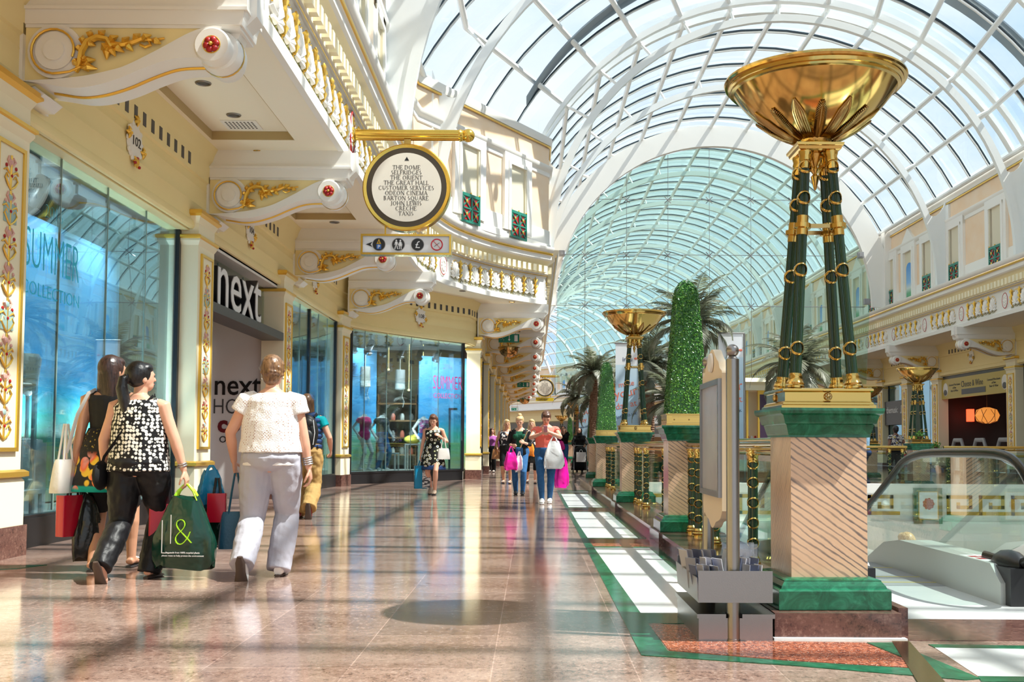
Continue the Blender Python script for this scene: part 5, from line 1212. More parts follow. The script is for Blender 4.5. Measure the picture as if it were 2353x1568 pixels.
for k,(a,b) in enumerate(zip(Q8,Q8[1:])):
    shopwin(a,b,.3,3.92,n=1,frame=False)
m=MB()
for z,h_,dp in((3.95,.07,.08),(.285,.05,.1)): wallprism(m,offs(Q8,.04),z-h_/2,z+h_/2,dp)
wallprism(m,offs(Q8,.03),0,.27,.1)
for q in(Q8[0],Q8[-1]): m.obox((q[0],q[1],2.1),(.07,.07,3.7),rz=R(45))
structure(m.build('trim_10',M['black'],smooth=0))
m=MB()
for q in Q8[1:-1]: m.obox((q[0],q[1],2.1),(.014,.014,3.6),rz=R(45))
structure(m.build('trim_11',M['joint'],smooth=0))
# interior shells
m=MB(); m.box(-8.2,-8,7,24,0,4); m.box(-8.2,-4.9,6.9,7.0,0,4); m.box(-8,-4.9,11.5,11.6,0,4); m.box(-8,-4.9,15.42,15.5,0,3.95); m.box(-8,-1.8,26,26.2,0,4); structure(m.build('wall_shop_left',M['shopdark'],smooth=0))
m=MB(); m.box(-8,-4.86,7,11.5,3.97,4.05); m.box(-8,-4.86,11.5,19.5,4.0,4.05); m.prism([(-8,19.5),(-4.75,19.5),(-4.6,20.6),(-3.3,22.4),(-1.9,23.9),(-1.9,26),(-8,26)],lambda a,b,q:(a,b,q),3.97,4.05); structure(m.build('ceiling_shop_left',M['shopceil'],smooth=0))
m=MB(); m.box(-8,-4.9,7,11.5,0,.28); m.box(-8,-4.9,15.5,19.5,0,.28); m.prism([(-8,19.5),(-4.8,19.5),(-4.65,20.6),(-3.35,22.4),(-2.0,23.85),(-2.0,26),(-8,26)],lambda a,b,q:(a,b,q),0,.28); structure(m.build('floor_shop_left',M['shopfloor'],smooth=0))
def poster(x0,y0,x1,y1,label,z0=.3,z1=3.6):
    a=V((x0,y0,0));b=V((x1,y1,0)); m=MB(); m.bar(a+V((0,0,(z0+z1)/2)),b+V((0,0,(z0+z1)/2)),.04,z1-z0); o=m.build('beach_poster',M['beach'],None,0); return tag(o,label,'poster')
poster(-5.75,8.9,-5.75,11.4,'blue sea and sky poster behind the glass of shop 102'); poster(-5.6,15.6,-5.6,19.2,'blue sea poster behind the curved window of shop 106')
poster(-5.1,21.6,-4.3,22.8,'narrow blue sea poster in the left of the shop 108 window'); poster(-3.3,24.1,-1.72,25.0,'blue sea poster with pink lettering in shop 108'); 
t=empty('louvre_shutter',(-5.6,8.25,.28),0,'grey louvred shutter standing behind the glass of shop 102','shutter')
m=MB(); 
for k in range(40): m.obox((0,0,.06+k*.06),(.05,1.3,.035),MX.Rotation(R(35),3,'Y'))
m.build('slats',M['louvre'],t,0); m=MB(); m.box(-.04,.04,-.72,-.64,0,2.5); m.box(-.04,.04,.64,.72,0,2.5); m.box(-.04,.04,-.72,.72,2.46,2.52); m.build('frame',M['grey'],t,0)
def spot(x,y,z,a,label,group):
    t=empty('spotlight',(x,y,z),a,label,'spotlight',group); m=MB(); m.tube([(0,0,0),(0,0,-.12)],.015,6); m.box(-.03,.03,-.03,.03,-.02,.02); m.build('bracket',M['black'],t,0)
    m=MB(); q=MX.Rotation(R(28),3,'Y'); m.lathe([(.075,-.22),(.075,.10),(.05,.13)],14,(0,0,-.26),q); 
    for k in range(4): b=PI/2*k; m.obox(V((0,0,-.26))+q@V((.09*math.cos(b),.09*math.sin(b),-.25)),(.02,.1,.09),q@MX.Rotation(b,3,'Z')@MX.Rotation(R(25),3,'Y'))
    m.build('lamp_head',M['black'],t)
for i,y in enumerate((7.75,8.45,9.15,9.85,10.5)): spot(-5.1,y,3.9,0,['first','second','third','fourth','fifth'][i]+' black spotlight on the track inside shop 102','spotlights inside shop 102')
for i in range(7):
    f=.06+i*.135; k=f*5; a=Q8[int(k)];b=Q8[int(k)+1]; q=V(a).lerp(V(b),k-int(k)); spot(q.x-.28,q.y+.28,3.9,R(-40),['first','second','third','fourth','fifth','sixth','seventh'][i]+' black spotlight from the left inside shop 108','spotlights inside shop 108')
m=MB(); m.bar((-5.1,7.2,3.93),(-5.1,11.2,3.93),.06,.05); structure(m.build('trim_8',M['black'],smooth=0))
# lettering on the glass
def glassword(rows,x,y,mat,rot,label,sx):
    t=empty('window_lettering',(x,y,0),0,label,'lettering')
    for s,z,sz,k in rows: text(s,sz,mat,'lettering',t,(0,0,z),rot,.001,k*sx,-.008 if len(s)<7 else -.002)
glassword([('2016',3.22,.20,.9),('SUMMER',2.68,.56,.50),('COLLECTION',2.42,.19,.95)],-4.80,8.22,M['cyan'],FX,'cyan summer collection lettering on the large left window','' and 1 or .9)
a=V((Q8[4][0],Q8[4][1],0)).lerp(V((Q8[5][0],Q8[5][1],0)),.25); glassword([('2016',3.12,.2,1),('SUMMER',2.55,.55,.62),('COLLECTION',2.3,.2,1.0)],a.x+.10,a.y-.10,M['pink'],(PI/2,0,R(46)),'pink summer collection lettering on the shop 108 window',.85)
# display furniture
M['disp']=pbr('display_white',(.70,.70,.66),.45)
def table(x,y,w,d,h,label,z=.28):
    t=empty('display_table',(x,y,z),0,label,'table'); m=MB(); m.box(-w/2,w/2,-d/2,d/2,h-.04,h); m.build('top',M['disp'],t,0)
    for i in(-1,1):
        for j in(-1,1): m=MB(); m.box(i*(w/2-.02)-.02,i*(w/2-.02)+.02,j*(d/2-.02)-.02,j*(d/2-.02)+.02,0,h-.04); m.build('leg',M['disp'],t,0)
table(-5.2,8.15,.4,.55,1.35,'tall white display table behind the glass of shop 102'); table(-5.15,8.0,.5,.9,.25,'low white display table at the foot of the shop 102 window'); table(-3.9,22.6,.5,.8,.5,'white display table among the mannequins of shop 108'); table(-3.3,23.1,.4,.6,.75,'second white display table in shop 108')
m=MB(); m.obox((0,0,.16),(.02,.22,.32),MX.Rotation(R(-12),3,'Y')); o=m.build('picture_frame',pbr('pale_print',(.45,.62,.7),.4),None,0,(-5.2,8.05,1.63)); tag(o,'small pale picture propped on the tall display table in shop 102','picture')
m=MB(); m.lathe([(.08,0),(.1,.02),(.1,.16),(.07,.2),(.07,.22)],12); o=m.build('glass_jar',M['plexi'],None,40,(-5.2,8.3,1.63)); tag(o,'glass jar on the tall display table in shop 102','jar')
m=MB(); m.sphere((0,0,.3),(.22,.34,.3),12,8); o=m.build('cushion',pbr('patterned_cushion',(.6,.62,.62),.8,var=(9,(.3,.32,.34),.2)),None,40,(-5.15,7.85,.53)); tag(o,'pale grey cushion on the low table in shop 102','cushion')
m=MB(); m.lathe([(.05,0),(.16,0),(.16,.03),(.02,.05),(.02,.5),(.09,.55),(.13,.9),(.1,.95)],14); o=m.build('table_lamp',M['disp'],None,40,(-5.4,8.85,1.0)); tag(o,'pale table lamp beside the louvred shutter in shop 102','lamp')
m=MB(); m.lathe([(.2,0),(.2,1.0)],14); o=m.build('plinth',M['disp'],None,40,(-5.4,8.85,.28)); o.scale=(1,1,.72); tag(o,'white round plinth under the pale table lamp in shop 102','plinth')
for i,(x,y) in enumerate([(-4.15,22.0),(-3.35,22.9)]):
    t=empty('paper_lantern',(x-.35,y+.3,2.55),0,['left','right'][i]+' hanging cream cylinder lantern in the shop 108 window','lantern'); m=MB(); m.lathe([(.14,0),(.14,.55)],16); m.build('shade',M['grey'] if i else M['louvre'],t); m=MB(); m.lathe([(.142,.02),(.142,.16)],16); m.build('band',M['disp'],t); m=MB(); m.tube([(.1,0,.02),(.06,0,-.2),(.12,0,-.35),(.08,0,-.5)],.008,5); m.tube([(0,0,.55),(0,0,1.4)],.006,4); m.build('cord',M['disp'],t)
m=MB(); m.box(-4.6,-2.7,24.6,24.65,.28,3.95); o=structure(m.build('wall_shop_108_back',M['shopdark'],smooth=0))
t=empty('shelf_unit',(-3.95,24.4,.28),0,'dim wooden shelf of goods at the back of shop 108','shelf'); m=MB()
for z in(.4,.9,1.4,1.9): m.box(-.55,.55,-.2,.2,z,z+.04)
for x in(-.57,.55): m.box(x,x+.02,-.2,.2,0,2.2)
m.build('frame',M['wood'],t,0)
for i in range(12):
    m=MB(); m.lathe([(.06,0),(.065,.12),(.03,.2)],8); o=m.build('vase',[M['orange'],M['disp'],M['louvre']][i%3],None,40,(-4.35+.27*(i%4),24.38,.28+.44+.5*(i//4))); tag(o,'small ornament on the wooden shelf in shop 108','ornament','ornaments on the shop 108 shelf')
for i,(x,y,z) in enumerate([(-3.6,24.2,2.6),(-3.2,24.3,3.1),(-4.2,24.2,3.2)]):
    m=MB(); m.sphere((0,0,0),.035,8,6); m.tube([(0,0,.03),(0,0,3.95-z)],.008,4); o=m.build('pendant_bulb',M['lampon'],None,40,(x,y,z)); tag(o,['glowing bulb low in the dark middle of shop 108','glowing bulb at the right of the dark middle of shop 108','glowing bulb at the left of shop 108'][i],'lamp')
m=MB(); m.box(-.03,.03,-.03,.03,0,1.75); m.box(-.03,.22,-.03,.03,1.72,1.78); o=m.build('display_stand',M['black'],None,0,(-2.35,23.75,.28)); tag(o,'black angled display post before the sea poster in shop 108','stand')
# lettered entrance
m=MB(); m.box(-5.98,-4.7,15.2,15.32,0,4.0); structure(m.build('wall_entrance',M['shopwhite'],smooth=0))
m=MB(); m.box(-4.95,-4.68,11.6,15.2,3.86,4.08); m.box(-4.76,-4.70,15.14,15.2,0,3.9); m.box(-6.02,-5.9,15.05,15.2,0,2.9); structure(m.build('door_1',M['shopwhite'],smooth=0))
m=MB(); m.box(-6.4,-6.3,11.6,15.4,0,4); structure(m.build('wall_entrance_back',M['wood'],smooth=0)); m=MB(); m.box(-6.15,-6.03,14.95,15.2,0,2.95); structure(m.build('door_2',M['black'],smooth=0))
shopwin((-4.92,11.72),(-4.92,15.1),2.95,3.85,'railglass' ,3,False)
t=empty('shop_canopy_sign',(-4.7,13.3,2.95),0,'black shelf with large white lettered shop name over the entrance','sign')
m=MB(); m.box(-.22,.17,-1.65,1.72,-.07,.07); m.build('canopy',M['dgrey'],t,0); text('next',1.22,M['black'],'letter_sides',t,(.02,-.42,.08),FX,.10,.90,.012); text('next',1.22,M['shopwhite'],'letter_faces',t,(.125,-.42,.08),FX,.006,.90,.0)
t=empty('entrance_lettering',(0,15.195,0),0,'black and red shop lettering on the white entrance panel','lettering'); text('next',.55,M['black'],'lettering',t,(-5.42,0,1.90),FY,.008,.88,.004); text('HOME',.40,M['dgrey'],'lettering',t,(-5.42,0,1.55),FY,.004,.80,-.004); text('co',.42,M['maroon'],'lettering',t,(-5.56,0,1.22),FY,.006,1,.016); text('ON',.17,M['black'],'lettering',t,(-5.6,0,1.02),FY,.004)
# far left shopfronts
for i,s in enumerate(farY[:-1]):
    a=loc(-1.72,s+.32);b=loc(-1.72,farY[i+1]-.32); shopwin(a,b,.3,3.92,n=2)
m=MB(); wallprism(m,[loc(-3.6,s) for s in(26.2,34,44,54,57,60,64,68,72)],0,4,.2); structure(m.build('wall_far_left',M['dim'],smooth=0))

def shoplight(x,y,z,p,az):
    l=bpy.data.lights.new('shop_light','SPOT'); l.energy=p; l.color=(1,.95,.86); l.spot_size=R(125); l.spot_blend=.6; l.shadow_soft_size=.05; o=bpy.data.objects.new('shop_light',l); COL.objects.link(o); o.location=(x,y,z)
    o.rotation_euler=V((math.cos(az),math.sin(az),-1.1)).to_track_quat('-Z','Y').to_euler()
for q in((-5.0,8.3,3.6,60,PI),(-5.0,9.6,3.6,100,PI),(-5.0,10.7,3.6,110,PI),(-4.95,16.7,3.6,300,PI),(-4.9,18.4,3.6,300,PI),(-4.1,21.75,3.6,260,R(140)),(-3.3,22.6,3.6,200,R(130)),(-2.35,23.5,3.6,330,R(110))): shoplight(*q)
def add_ceiling_fill(x,y,z,p):  # added fill lamps, out of sight, that brighten the shop ceilings from below
    l=bpy.data.lights.new('added_ceiling_fill','AREA'); l.energy=p; l.color=(1,.97,.9); l.size=.5; o=bpy.data.objects.new('added_ceiling_fill',l); COL.objects.link(o); o.location=(x,y,z); o.rotation_euler=(PI,0,0)
add_ceiling_fill(-5.35,9.3,1.05,45); add_ceiling_fill(-5.35,10.6,1.05,45); add_ceiling_fill(-3.6,22.7,1.1,45); add_ceiling_fill(-2.7,23.6,1.1,30); add_ceiling_fill(-5.2,17.4,1.05,45)
# ---------------------------------------------------------------- people
skinA=pbr('fair_skin',(.72,.40,.28),.45,var=(9,(.66,.34,.23),.5)); skinB=pbr('tanned_skin',(.50,.25,.15),.45,var=(9,(.56,.29,.18),.5)); skinC=pbr('brown_skin',(.22,.10,.06),.5)
def cloth(n,c,rough=.8,var=None,fn=None,bump=(60,.15)): return pbr(n,c,rough,0,.25,var,bump,fn)
def f_dots(bg,fg,sc,r=.5,rand=.6,edge=.04):
    return lambda nt: ramp(nt,voro(nt,sc,rand=rand),[(0,fg),(r-edge,fg),(r,bg),(1,bg)])
def hairmat(n,a,b):
    return pbr(n,a,.35,fn=lambda nt:ramp(nt,noise(nt,14,5,vec=coord(nt,(5,5,.7))),[(.35,a),(.65,b)]),bump=(40,.3))
H_dark=hairmat('dark_brown_hair',(.012,.006,.005),(.06,.028,.022)); H_black=hairmat('black_hair',(.003,.003,.004),(.02,.018,.02)); H_brown=hairmat('brown_hair',(.09,.04,.018),(.26,.14,.065)); H_blonde=hairmat('blonde_hair',(.42,.25,.10),(.75,.55,.30)); H_bob=hairmat('chestnut_hair',(.05,.02,.012),(.16,.07,.04))
lipm=pbr('lips',(.5,.14,.13),.4); eyem=pbr('eyes',(.03,.02,.018),.2)
def ik(a,b,l1,l2,hint):
    a=V(a);b=V(b);d=b-a;L=min(d.length,(l1+l2)*.998);dn=d.normalized(); k=(l1*l1-l2*l2+L*L)/(2*L); h=math.sqrt(max(0,l1*l1-k*k)); hn=V(hint); hn=(hn-dn*hn.dot(dn)); hn=hn.normalized() if hn.length>1e-5 else V((0,1,0)); return a+dn*k+hn*h, a+dn*L
def ring(c,rx,ry,n=20,rot=None):
    return [V(c)+((rot@V((rx*math.cos(2*PI*i/n),ry*math.sin(2*PI*i/n),0))) if rot is not None else V((rx*math.cos(2*PI*i/n),ry*math.sin(2*PI*i/n),0))) for i in range(n)]
def remesh(o,vox,sm=4,disp=0,dsz=.1):
    r=o.modifiers.new('r','REMESH'); r.mode='VOXEL'; r.voxel_size=vox; r.use_smooth_shade=True
    s=o.modifiers.new('s','SMOOTH'); s.factor=.5; s.iterations=sm
    if disp:
        tx=bpy.data.textures.new('fold','CLOUDS'); tx.noise_scale=dsz; tx.noise_depth=1
        d=o.modifiers.new('d','DISPLACE'); d.texture=tx; d.strength=disp; d.mid_level=.5; d.texture_coords='LOCAL'
    return o
def hand(mb,w,d,pn,curl,s=1):
    d=V(d).normalized(); pn=V(pn); pn=(pn-d*pn.dot(d)).normalized(); ac=d.cross(pn)
    mb.tube([w-d*.02*s,w+d*.02*s,w+d*.05*s,w+d*.085*s],[(.017*s,.022*s),(.016*s,.031*s),(.0165*s,.038*s),(.013*s,.037*s)],10,up=pn)
    for i,(o,l) in enumerate(((-.028,.85),(-.010,1.0),(.009,.95),(.027,.75))):
        p=w+d*.080*s+ac*o*s; a=0; pts=[p-d*.015*s,p]; 
        for j,sl in enumerate((.042,.027,.022)):
            a+=curl*(.9 if j==0 else 1.1); q=d*math.cos(a)+pn*math.sin(a); p=p+q*sl*l*s; pts.append(p)
        mb.tube(pts,[.0095*s,.0095*s,.009*s,.0085*s,.0065*s],7)
    p=w+d*.025*s-ac*.028*s; q=(d*.65-ac*.6+pn*.35).normalized(); q2=(d*.85-ac*.1+pn*(.35+.4*curl)).normalized()
    mb.tube([p-q*.01*s,p+q*.042*s,p+q*.042*s+q2*.03*s,p+q*.042*s+q2*.052*s],[.0125*s,.0115*s,.010*s,.007*s],7)
def person(loc_,rz,label,h=1.66,skin=skinA,bld=1.0,feet=((-.1,.0,.0,0),(.1,.0,.0,0)),hands=None,head=(0,0),vox=.009,hair=None,hairstyle='short',lean=0,noface=False,sex='f',name='person',cat='person',headless=False,z0=0,clothes=None,elbow=((-.4,-1,0),(.4,-1,0)),hipz=None,pdir=None,curl=.55,group=None):
    """feet: (x,y,lift,pitch deg) L,R ; hands: targets L,R ; faces +y"""
    loc_=(loc_[0],loc_[1]*KY); k=h/1.66; t=empty(name,(loc_[0],loc_[1],z0),rz,label,cat,group); t['_ns']=1
    hz=(hipz if hipz else .86)*k; zz=lambda f:f*h
    LN=lambda z:lean*max(0,(z-hz))  # forward lean
    T=lambda x,y,z:V((x,y+LN(z),z))
    B=MB(); legs=[];arms=[]
    for i,(fx,fy,lift,pit_) in enumerate(feet):
        s=-1 if i==0 else 1; hip=V((s*.088*k*bld,0,hz)); p=R(pit_); toe=V((fx*k,fy*k+.10*k,lift*k+.03)); ank=V((fx*k,fy*k,lift*k+.085*k))
        if pit_: ank=toe+V((0,-.10*k*math.cos(p)-.055*k*math.sin(p),.055*k*math.cos(p)+.10*k*math.sin(p)))
        kn,an=ik(hip,ank,.425*k,.41*k,(s*.08,1,0)); legs.append((hip,kn,an,p,s))
        c1=kn.lerp(an,.33)+V((0,-.012*k,0)); th=hip.lerp(kn,.45)
        B.tube([hip+V((0,0,.05)),hip,th,kn,c1,kn.lerp(an,.65),an,an+V((0,0,-.02))],[.085*k*bld,.088*k*bld,.074*k*bld,.053*k*bld,.056*k*bld,.044*k,.036*k,.036*k],12)
        f=V((0,math.cos(p),-math.sin(p))); u=V((0,math.sin(p),math.cos(p))); hl=an-u*.058*k-f*.05*k
        B.tube([hl+u*.02*k,hl+f*.03*k+u*.024*k,hl+f*.10*k+u*.03*k,hl+f*.16*k+u*.012*k,hl+f*.215*k+u*.005*k],[(.022*k,.030*k),(.03*k,.033*k),(.032*k,.036*k),(.02*k,.043*k),(.010*k,.028*k)],10,up=u)
    tr=[(.47,.085,.075,0),(.50,.150*bld,.105*bld,-.015),(.535,.168*bld,.12*bld,-.02),(.575,.160*bld,.112*bld,-.008),(.62,.135*bld,.095*bld,.0),(.67,.138*bld,.095*bld,.0),(.72,.152*bld,.112*bld,.01),(.755,.160*bld,.115*bld,.012),(.79,.168*bld,.10*bld,.0),(.815,.160,.078,-.01),(.832,.10,.06,-.015),(.85,.058,.056,-.01)]
    if sex=='m': tr=[(f,rx*(1.0 if f<.6 else 1.12),ry*(1.0 if f!=.755 else .92),y) for f,rx,ry,y in tr]; tr=[(f,rx*(.92 if f<.6 else 1),ry,y) for f,rx,ry,y in tr]
    def trunk(infl=0,f0=.47,f1=.85,mb=None,flare=0,n=22,extra=None):
        rs=[]
        sel=[q for q in tr if f0<=q[0]<=f1]
        def at(f):
            for a,b in zip(tr,tr[1:]):
                if a[0]<=f<=b[0]: u=(f-a[0])/(b[0]-a[0]); return tuple(a[j]+(b[j]-a[j])*u for j in range(4))
            return tr[0] if f<tr[0][0] else tr[-1]
        fs=sorted({f0,f1}|{q[0] for q in sel})
        for f in fs:
            q=at(max(f,tr[0][0])); rs.append(ring(T(0,q[3]*k,f*h),(q[1]+infl)*k,(q[2]+infl)*k,n))
        (mb or B).loft(rs); return rs
    trunk()
    if sex=='f' :
        for s in(-1,1): B.sphere(T(s*.072*k,.085*k,.735*h),(.062*k,.055*k,.06*k),10,8)
    nk=T(0,-.005,.835*h)
    HY,HP=R(head[0]),R(head[1]); hm=MX.Rotation(HY,3,'Z')@MX.Rotation(HP,3,'X'); hp=T(0,.0,.865*h)
    HW=lambda x,y,z: hp+hm@V((x*k,y*k,z*k))
    if not headless:
        B.tube([nk-V((0,0,.03)),nk+V((0,.004,.03)),HW(0,.01,.04)],[.064*k,.052*k,.052*k],12)
        B.sphere(HW(0,.018,.112),(.074*k,.094*k,.108*k),18,12,hm); B.sphere(HW(0,.055,.045),(.052*k,.052*k,.05*k),14,10,hm); B.sphere(HW(0,.048,.085),(.062*k,.062*k,.055*k),14,8,hm)
        B.tube([HW(0,.100,.118),HW(0,.118,.092),HW(0,.122,.082),HW(0,.105,.074)],[.009*k,.012*k,.015*k,.012*k],8)
        for s in(-1,1): B.sphere(HW(s*.075,.0,.09),(.011*k,.022*k,.032*k),8,6,hm); B.sphere(HW(s*.028,.098,.125),(.026*k,.012*k,.010*k),8,5,hm)
    else: B.tube([nk-V((0,0,.03)),nk+V((0,0,.05))],[.06*k,.05*k],12)
    hands=hands or ((-.24,.03,.80),(.24,.03,.80))
    for i,hd in enumerate(hands):
        s=-1 if i==0 else 1; sh=T(s*.165*k*(1.1 if sex=='m' else 1)*(.5+.5*bld),-.01,.80*h); hd=V(hd)
        el,wr=ik(sh,hd,.285*k,.245*k,elbow[i]); arms.append((sh,el,wr)); fa=(wr-el).normalized()
        B.tube([sh-V((s*.03,0,0)),sh+V((s*.012,0,-.01)),sh.lerp(el,.4),el,el.lerp(wr,.3),wr],[.055*k,.053*k*bld,.044*k*bld,.037*k*bld,.037*k*bld,.024*k],12)
        pn=V((-s,0,.0)) if pdir is None else V(pdir[i])
        hand(B,wr,fa,pn,curl,k)
    body=B.build('body',skin,t); remesh(body,vox,3)
    M_=t.matrix_basis.copy(); MW=MX.Translation((loc_[0],loc_[1],z0))@MX.Rotation(rz,4,'Z')
    info=dict(t=t,h=h,k=k,legs=legs,arms=arms,T=T,HW=HW,hm=hm,trunk=trunk,vox=vox,W=lambda p:MW@V(p),bld=bld,ring=ring,hz=hz,rz=rz)
    # face
    if not headless and not noface:
        m=MB()
        for s in(-1,1): m.sphere(HW(s*.029,.102,.108),(.011*k,.008*k,.006*k),8,5,hm)
        m.build('eyes',eyem,t); m=MB(); m.sphere(HW(0,.104,.050),(.021*k,.010*k,.007*k),10,5,hm); m.build('mouth',lipm,t)
        m=MB()
        for s in(-1,1): m.tube([HW(s*.014,.108,.128),HW(s*.03,.107,.134),HW(s*.046,.096,.128)],.0035*k,4)
        m.build('eyebrows',hair or H_dark,t)
    if hair and not headless: do_hair(info,hair,hairstyle)
    for f in(clothes or []): f(info)
    return info
def do_hair(i,mat,st):
    H=i['HW'];hm=i['hm'];k=i['k'];m=MB()
    def cap(y=-.010,z=.125,r=(.086,.100,.105)): m.sphere(H(0,y,z),tuple(q*k for q in r),20,14,hm)
    ln={'short':0,'bun':0,'ponytail':0,'bob':.10,'long':.27,'shoulder':.16,'curly':.10}[st]
    cap(-.012,.13,(.089,.105,.106))
    if st!='short': cap(.036,.172,(.076,.070,.050))
    if st in('short',): m.sphere(H(0,-.04,.08),(.072*k,.06*k,.085*k),16,10,hm); m.sphere(H(0,.025,.19),(.062*k,.065*k,.04*k),14,8,hm)
    if ln:
        rs=[]
        for j in range(7):
            f=j/6; z=.15-(.15+ln)*f; w=.088+.012*math.sin(PI*f)+ (.018*f if st!='bob' else .008); d=.085-.02*f
            rs.append([H(w*math.cos(R(a)),-.022-.01*f+d*math.sin(R(a))*(1 if math.sin(R(a))<0 else .55),z) for a in range(0,360,18)])
        m.loft(rs)
        if st in('bob','shoulder'): m.sphere(H(0,.06,.19),(.06*k,.045*k,.035*k),12,8,hm)
    if st=='ponytail':
        m.sphere(H(0,-.10,.11),(.03*k,.03*k,.03*k),10,8,hm); m.tube([H(0,-.09,.115),H(0,-.135,.10),H(.005,-.15,.03),H(.015,-.14,-.06),H(.02,-.13,-.15),H(.02,-.125,-.2)],[.026*k,.034*k,.045*k,.046*k,.034*k,.012*k],10)
    if st=='bun': m.sphere(H(0,-.02,.235),(.05*k,.05*k,.04*k),12,8,hm)
    if st=='curly' or st=='short':
        r=random.Random(5)
        for j in range(70 if st=='short' else 60):
            a=r.uniform(0,6.28); e=r.uniform(-.5 if st=='short' else -.9,1.5); x,y,z=math.cos(a)*math.cos(e),math.sin(a)*math.cos(e),math.sin(e)
            if y>.45 and z<.55: continue
            m.sphere(H(.08*x,-.012+.094*y,.118+.10*z),(.022*k,.022*k,.016*k),6,4,hm)
    o=m.build('hair',mat,i['t']); remesh(o,min(i['vox'],.008),2)
    if st=='ponytail': m=MB(); m.torus(H(0,-.115,.112),.03*k,.008*k,12,6,hm@MX.Rotation(R(75),3,'X')); m.build('hair_band',M['black'],i['t'])
def c_trousers(mat,end=1.0,r0=.02,r1=.02,flare=0,name='trousers',disp=.014,top=.6,dsz=.09):
    def f(i):
        m=MB();k=i['k']
        for hip,kn,an,p,s in i['legs']:
            full=[hip+V((0,0,.06)),hip,hip.lerp(kn,.45),kn,kn.lerp(an,.33),kn.lerp(an,.66),an]; rr=[.086*i['bld'],.09*i['bld'],.076*i['bld'],.055,.057,.046,.038]; n=len(full)
            pts=[];rd=[]
            for j,(q,r) in enumerate(zip(full,rr)):
                u=j/(n-1)
                if u>end+1e-6: break
                pts.append(q); rd.append((r+r0+(r1-r0)*u+flare*max(0,u-.4))*k)
            if end>=1: pts.append(an+(an-kn).normalized()*.04*k); rd.append(rd[-1]*1.02)
            m.tube(pts,rd,16)
        i['trunk'](max(.036,r0*.9),.475,top,m); o=m.build(name,mat,i['t']); remesh(o,i['vox'],4,disp,dsz)
    return f
def c_top(mat,f0=.55,f1=.825,slv=.0,infl=.012,name='top',neck=False,disp=.008,loose=0,dsz=.08,body=True):
    def f(i):
        m=MB();k=i['k']; h=i['h']
        if body: i['trunk'](infl,f0,f1,m)
        if loose: 
            rs=[]; 
            for q,fl in((f0-.0,loose),((f0+.68)/2,loose*.75),(.70,loose*.3+infl*.7),(.77,infl*.6)):
                rs.append(ring(i['T'](0,0,q*h),(.160*i['bld']+fl)*k,(.115*i['bld']+fl)*k,22))
            m.loft(rs)
        if i.get('bust',1) and f1>.76 and body:
            for s in(-1,1): m.sphere(i['T'](s*.072*k,.085*k,.735*h),((.062+infl)*k,(.055+infl)*k,(.06+infl)*k),10,8)
        for sh,el,wr in i['arms']:
            s=-1 if sh.x<0 else 1
            if slv>0:
                full=[sh-V((s*.06,0,.01)),sh+V((s*.006,0,-.022)),sh.lerp(el,.4),el,el.lerp(wr,.5),wr]; rr=[.042,.050,.047,.042,.038,.032]; u=[0,.05,.3,.55,.78,1]
                pts=[];rd=[]
                for q,r,a in zip(full,rr,u):
                    if a<=slv: pts.append(q); rd.append((r*i['bld']+infl)*k)
                if len(pts)>1: m.tube(pts,rd,14)
            else: m.sphere(sh-V((s*.045,0,-.02)),(.035*k,.05*k,.04*k),10,8)
        o=m.build(name,mat,i['t']); remesh(o,i['vox'],3,disp,dsz)
    return f
def c_skirt(mat,z1f=.62,z0=.5,flare=.09,name='skirt',disp=.02,y=0,dsz=.1,infl=.015):
    def f(i):
        m=MB();k=i['k'];h=i['h'];n=30;rs=[]
        for j in range(7):
            u=j/6; z=z1f*h+(z0-z1f*h)*u; rx=(.135*i['bld']+infl)+(.045+flare)*u**.7; ry=(.10*i['bld']+infl)+(.035+flare)*u**.7
            rs.append([i['T'](rx*k*math.cos(2*PI*q/n)*(1+.03*u*math.sin(7*2*PI*q/n)),(ry*k*math.sin(2*PI*q/n)-.01)*(1+.05*u*math.sin(7*2*PI*q/n))+y*u,z) for q in range(n)])
        m.loft(rs,cap=False); o=m.build(name,mat,i['t'],60); s=o.modifiers.new('t','SOLIDIFY'); s.thickness=.006
    return f
def c_shoes(mat,sole=None,open_=False):
    def f(i):
        k=i['k']
        for hip,kn,an,p,s in i['legs']:
            ff=V((0,math.cos(p),-math.sin(p))); u=V((0,math.sin(p),math.cos(p))); hl=an-u*.058*k-ff*.05*k
            m=MB()
            if not open_: m.tube([hl-ff*.012*k+u*.02*k,hl+ff*.02*k+u*.03*k,hl+ff*.09*k+u*.032*k,hl+ff*.15*k+u*.018*k,hl+ff*.21*k+u*.01*k,hl+ff*.235*k+u*.008*k],[(.035*k,.03*k),(.05*k,.038*k),(.046*k,.042*k),(.032*k,.048*k),(.02*k,.04*k),(.01*k,.02*k)],12,up=u)
            else:
                m.tube([hl+ff*.17*k+u*.03*k-V((.045*k,0,0)),hl+ff*.15*k+u*.045*k,hl+ff*.17*k+u*.03*k+V((.045*k,0,0))],.009*k,6); m.tube([hl+ff*.15*k+u*.045*k,hl+ff*.19*k+u*.02*k],.006,5)
            o=m.build('shoe',mat,i['t']); 
            b=MB(); b.tube([hl-ff*.02*k-u*.018*k,hl+ff*.03*k-u*.018*k,hl+ff*.10*k-u*.018*k,hl+ff*.17*k-u*.02*k,hl+ff*.225*k-u*.016*k,hl+ff*.245*k-u*.014*k],[(.012*k,.02*k),(.012*k,.036*k),(.011*k,.036*k),(.011*k,.048*k),(.011*k,.04*k),(.008*k,.018*k)],10,up=u); b.build('sole',sole or M['black'],o)
    return f
def addpart(name,mat,fn,parent_=None):
    def f(i): m=MB(); fn(m,i); m.build(name,mat,i['t'])
    return f
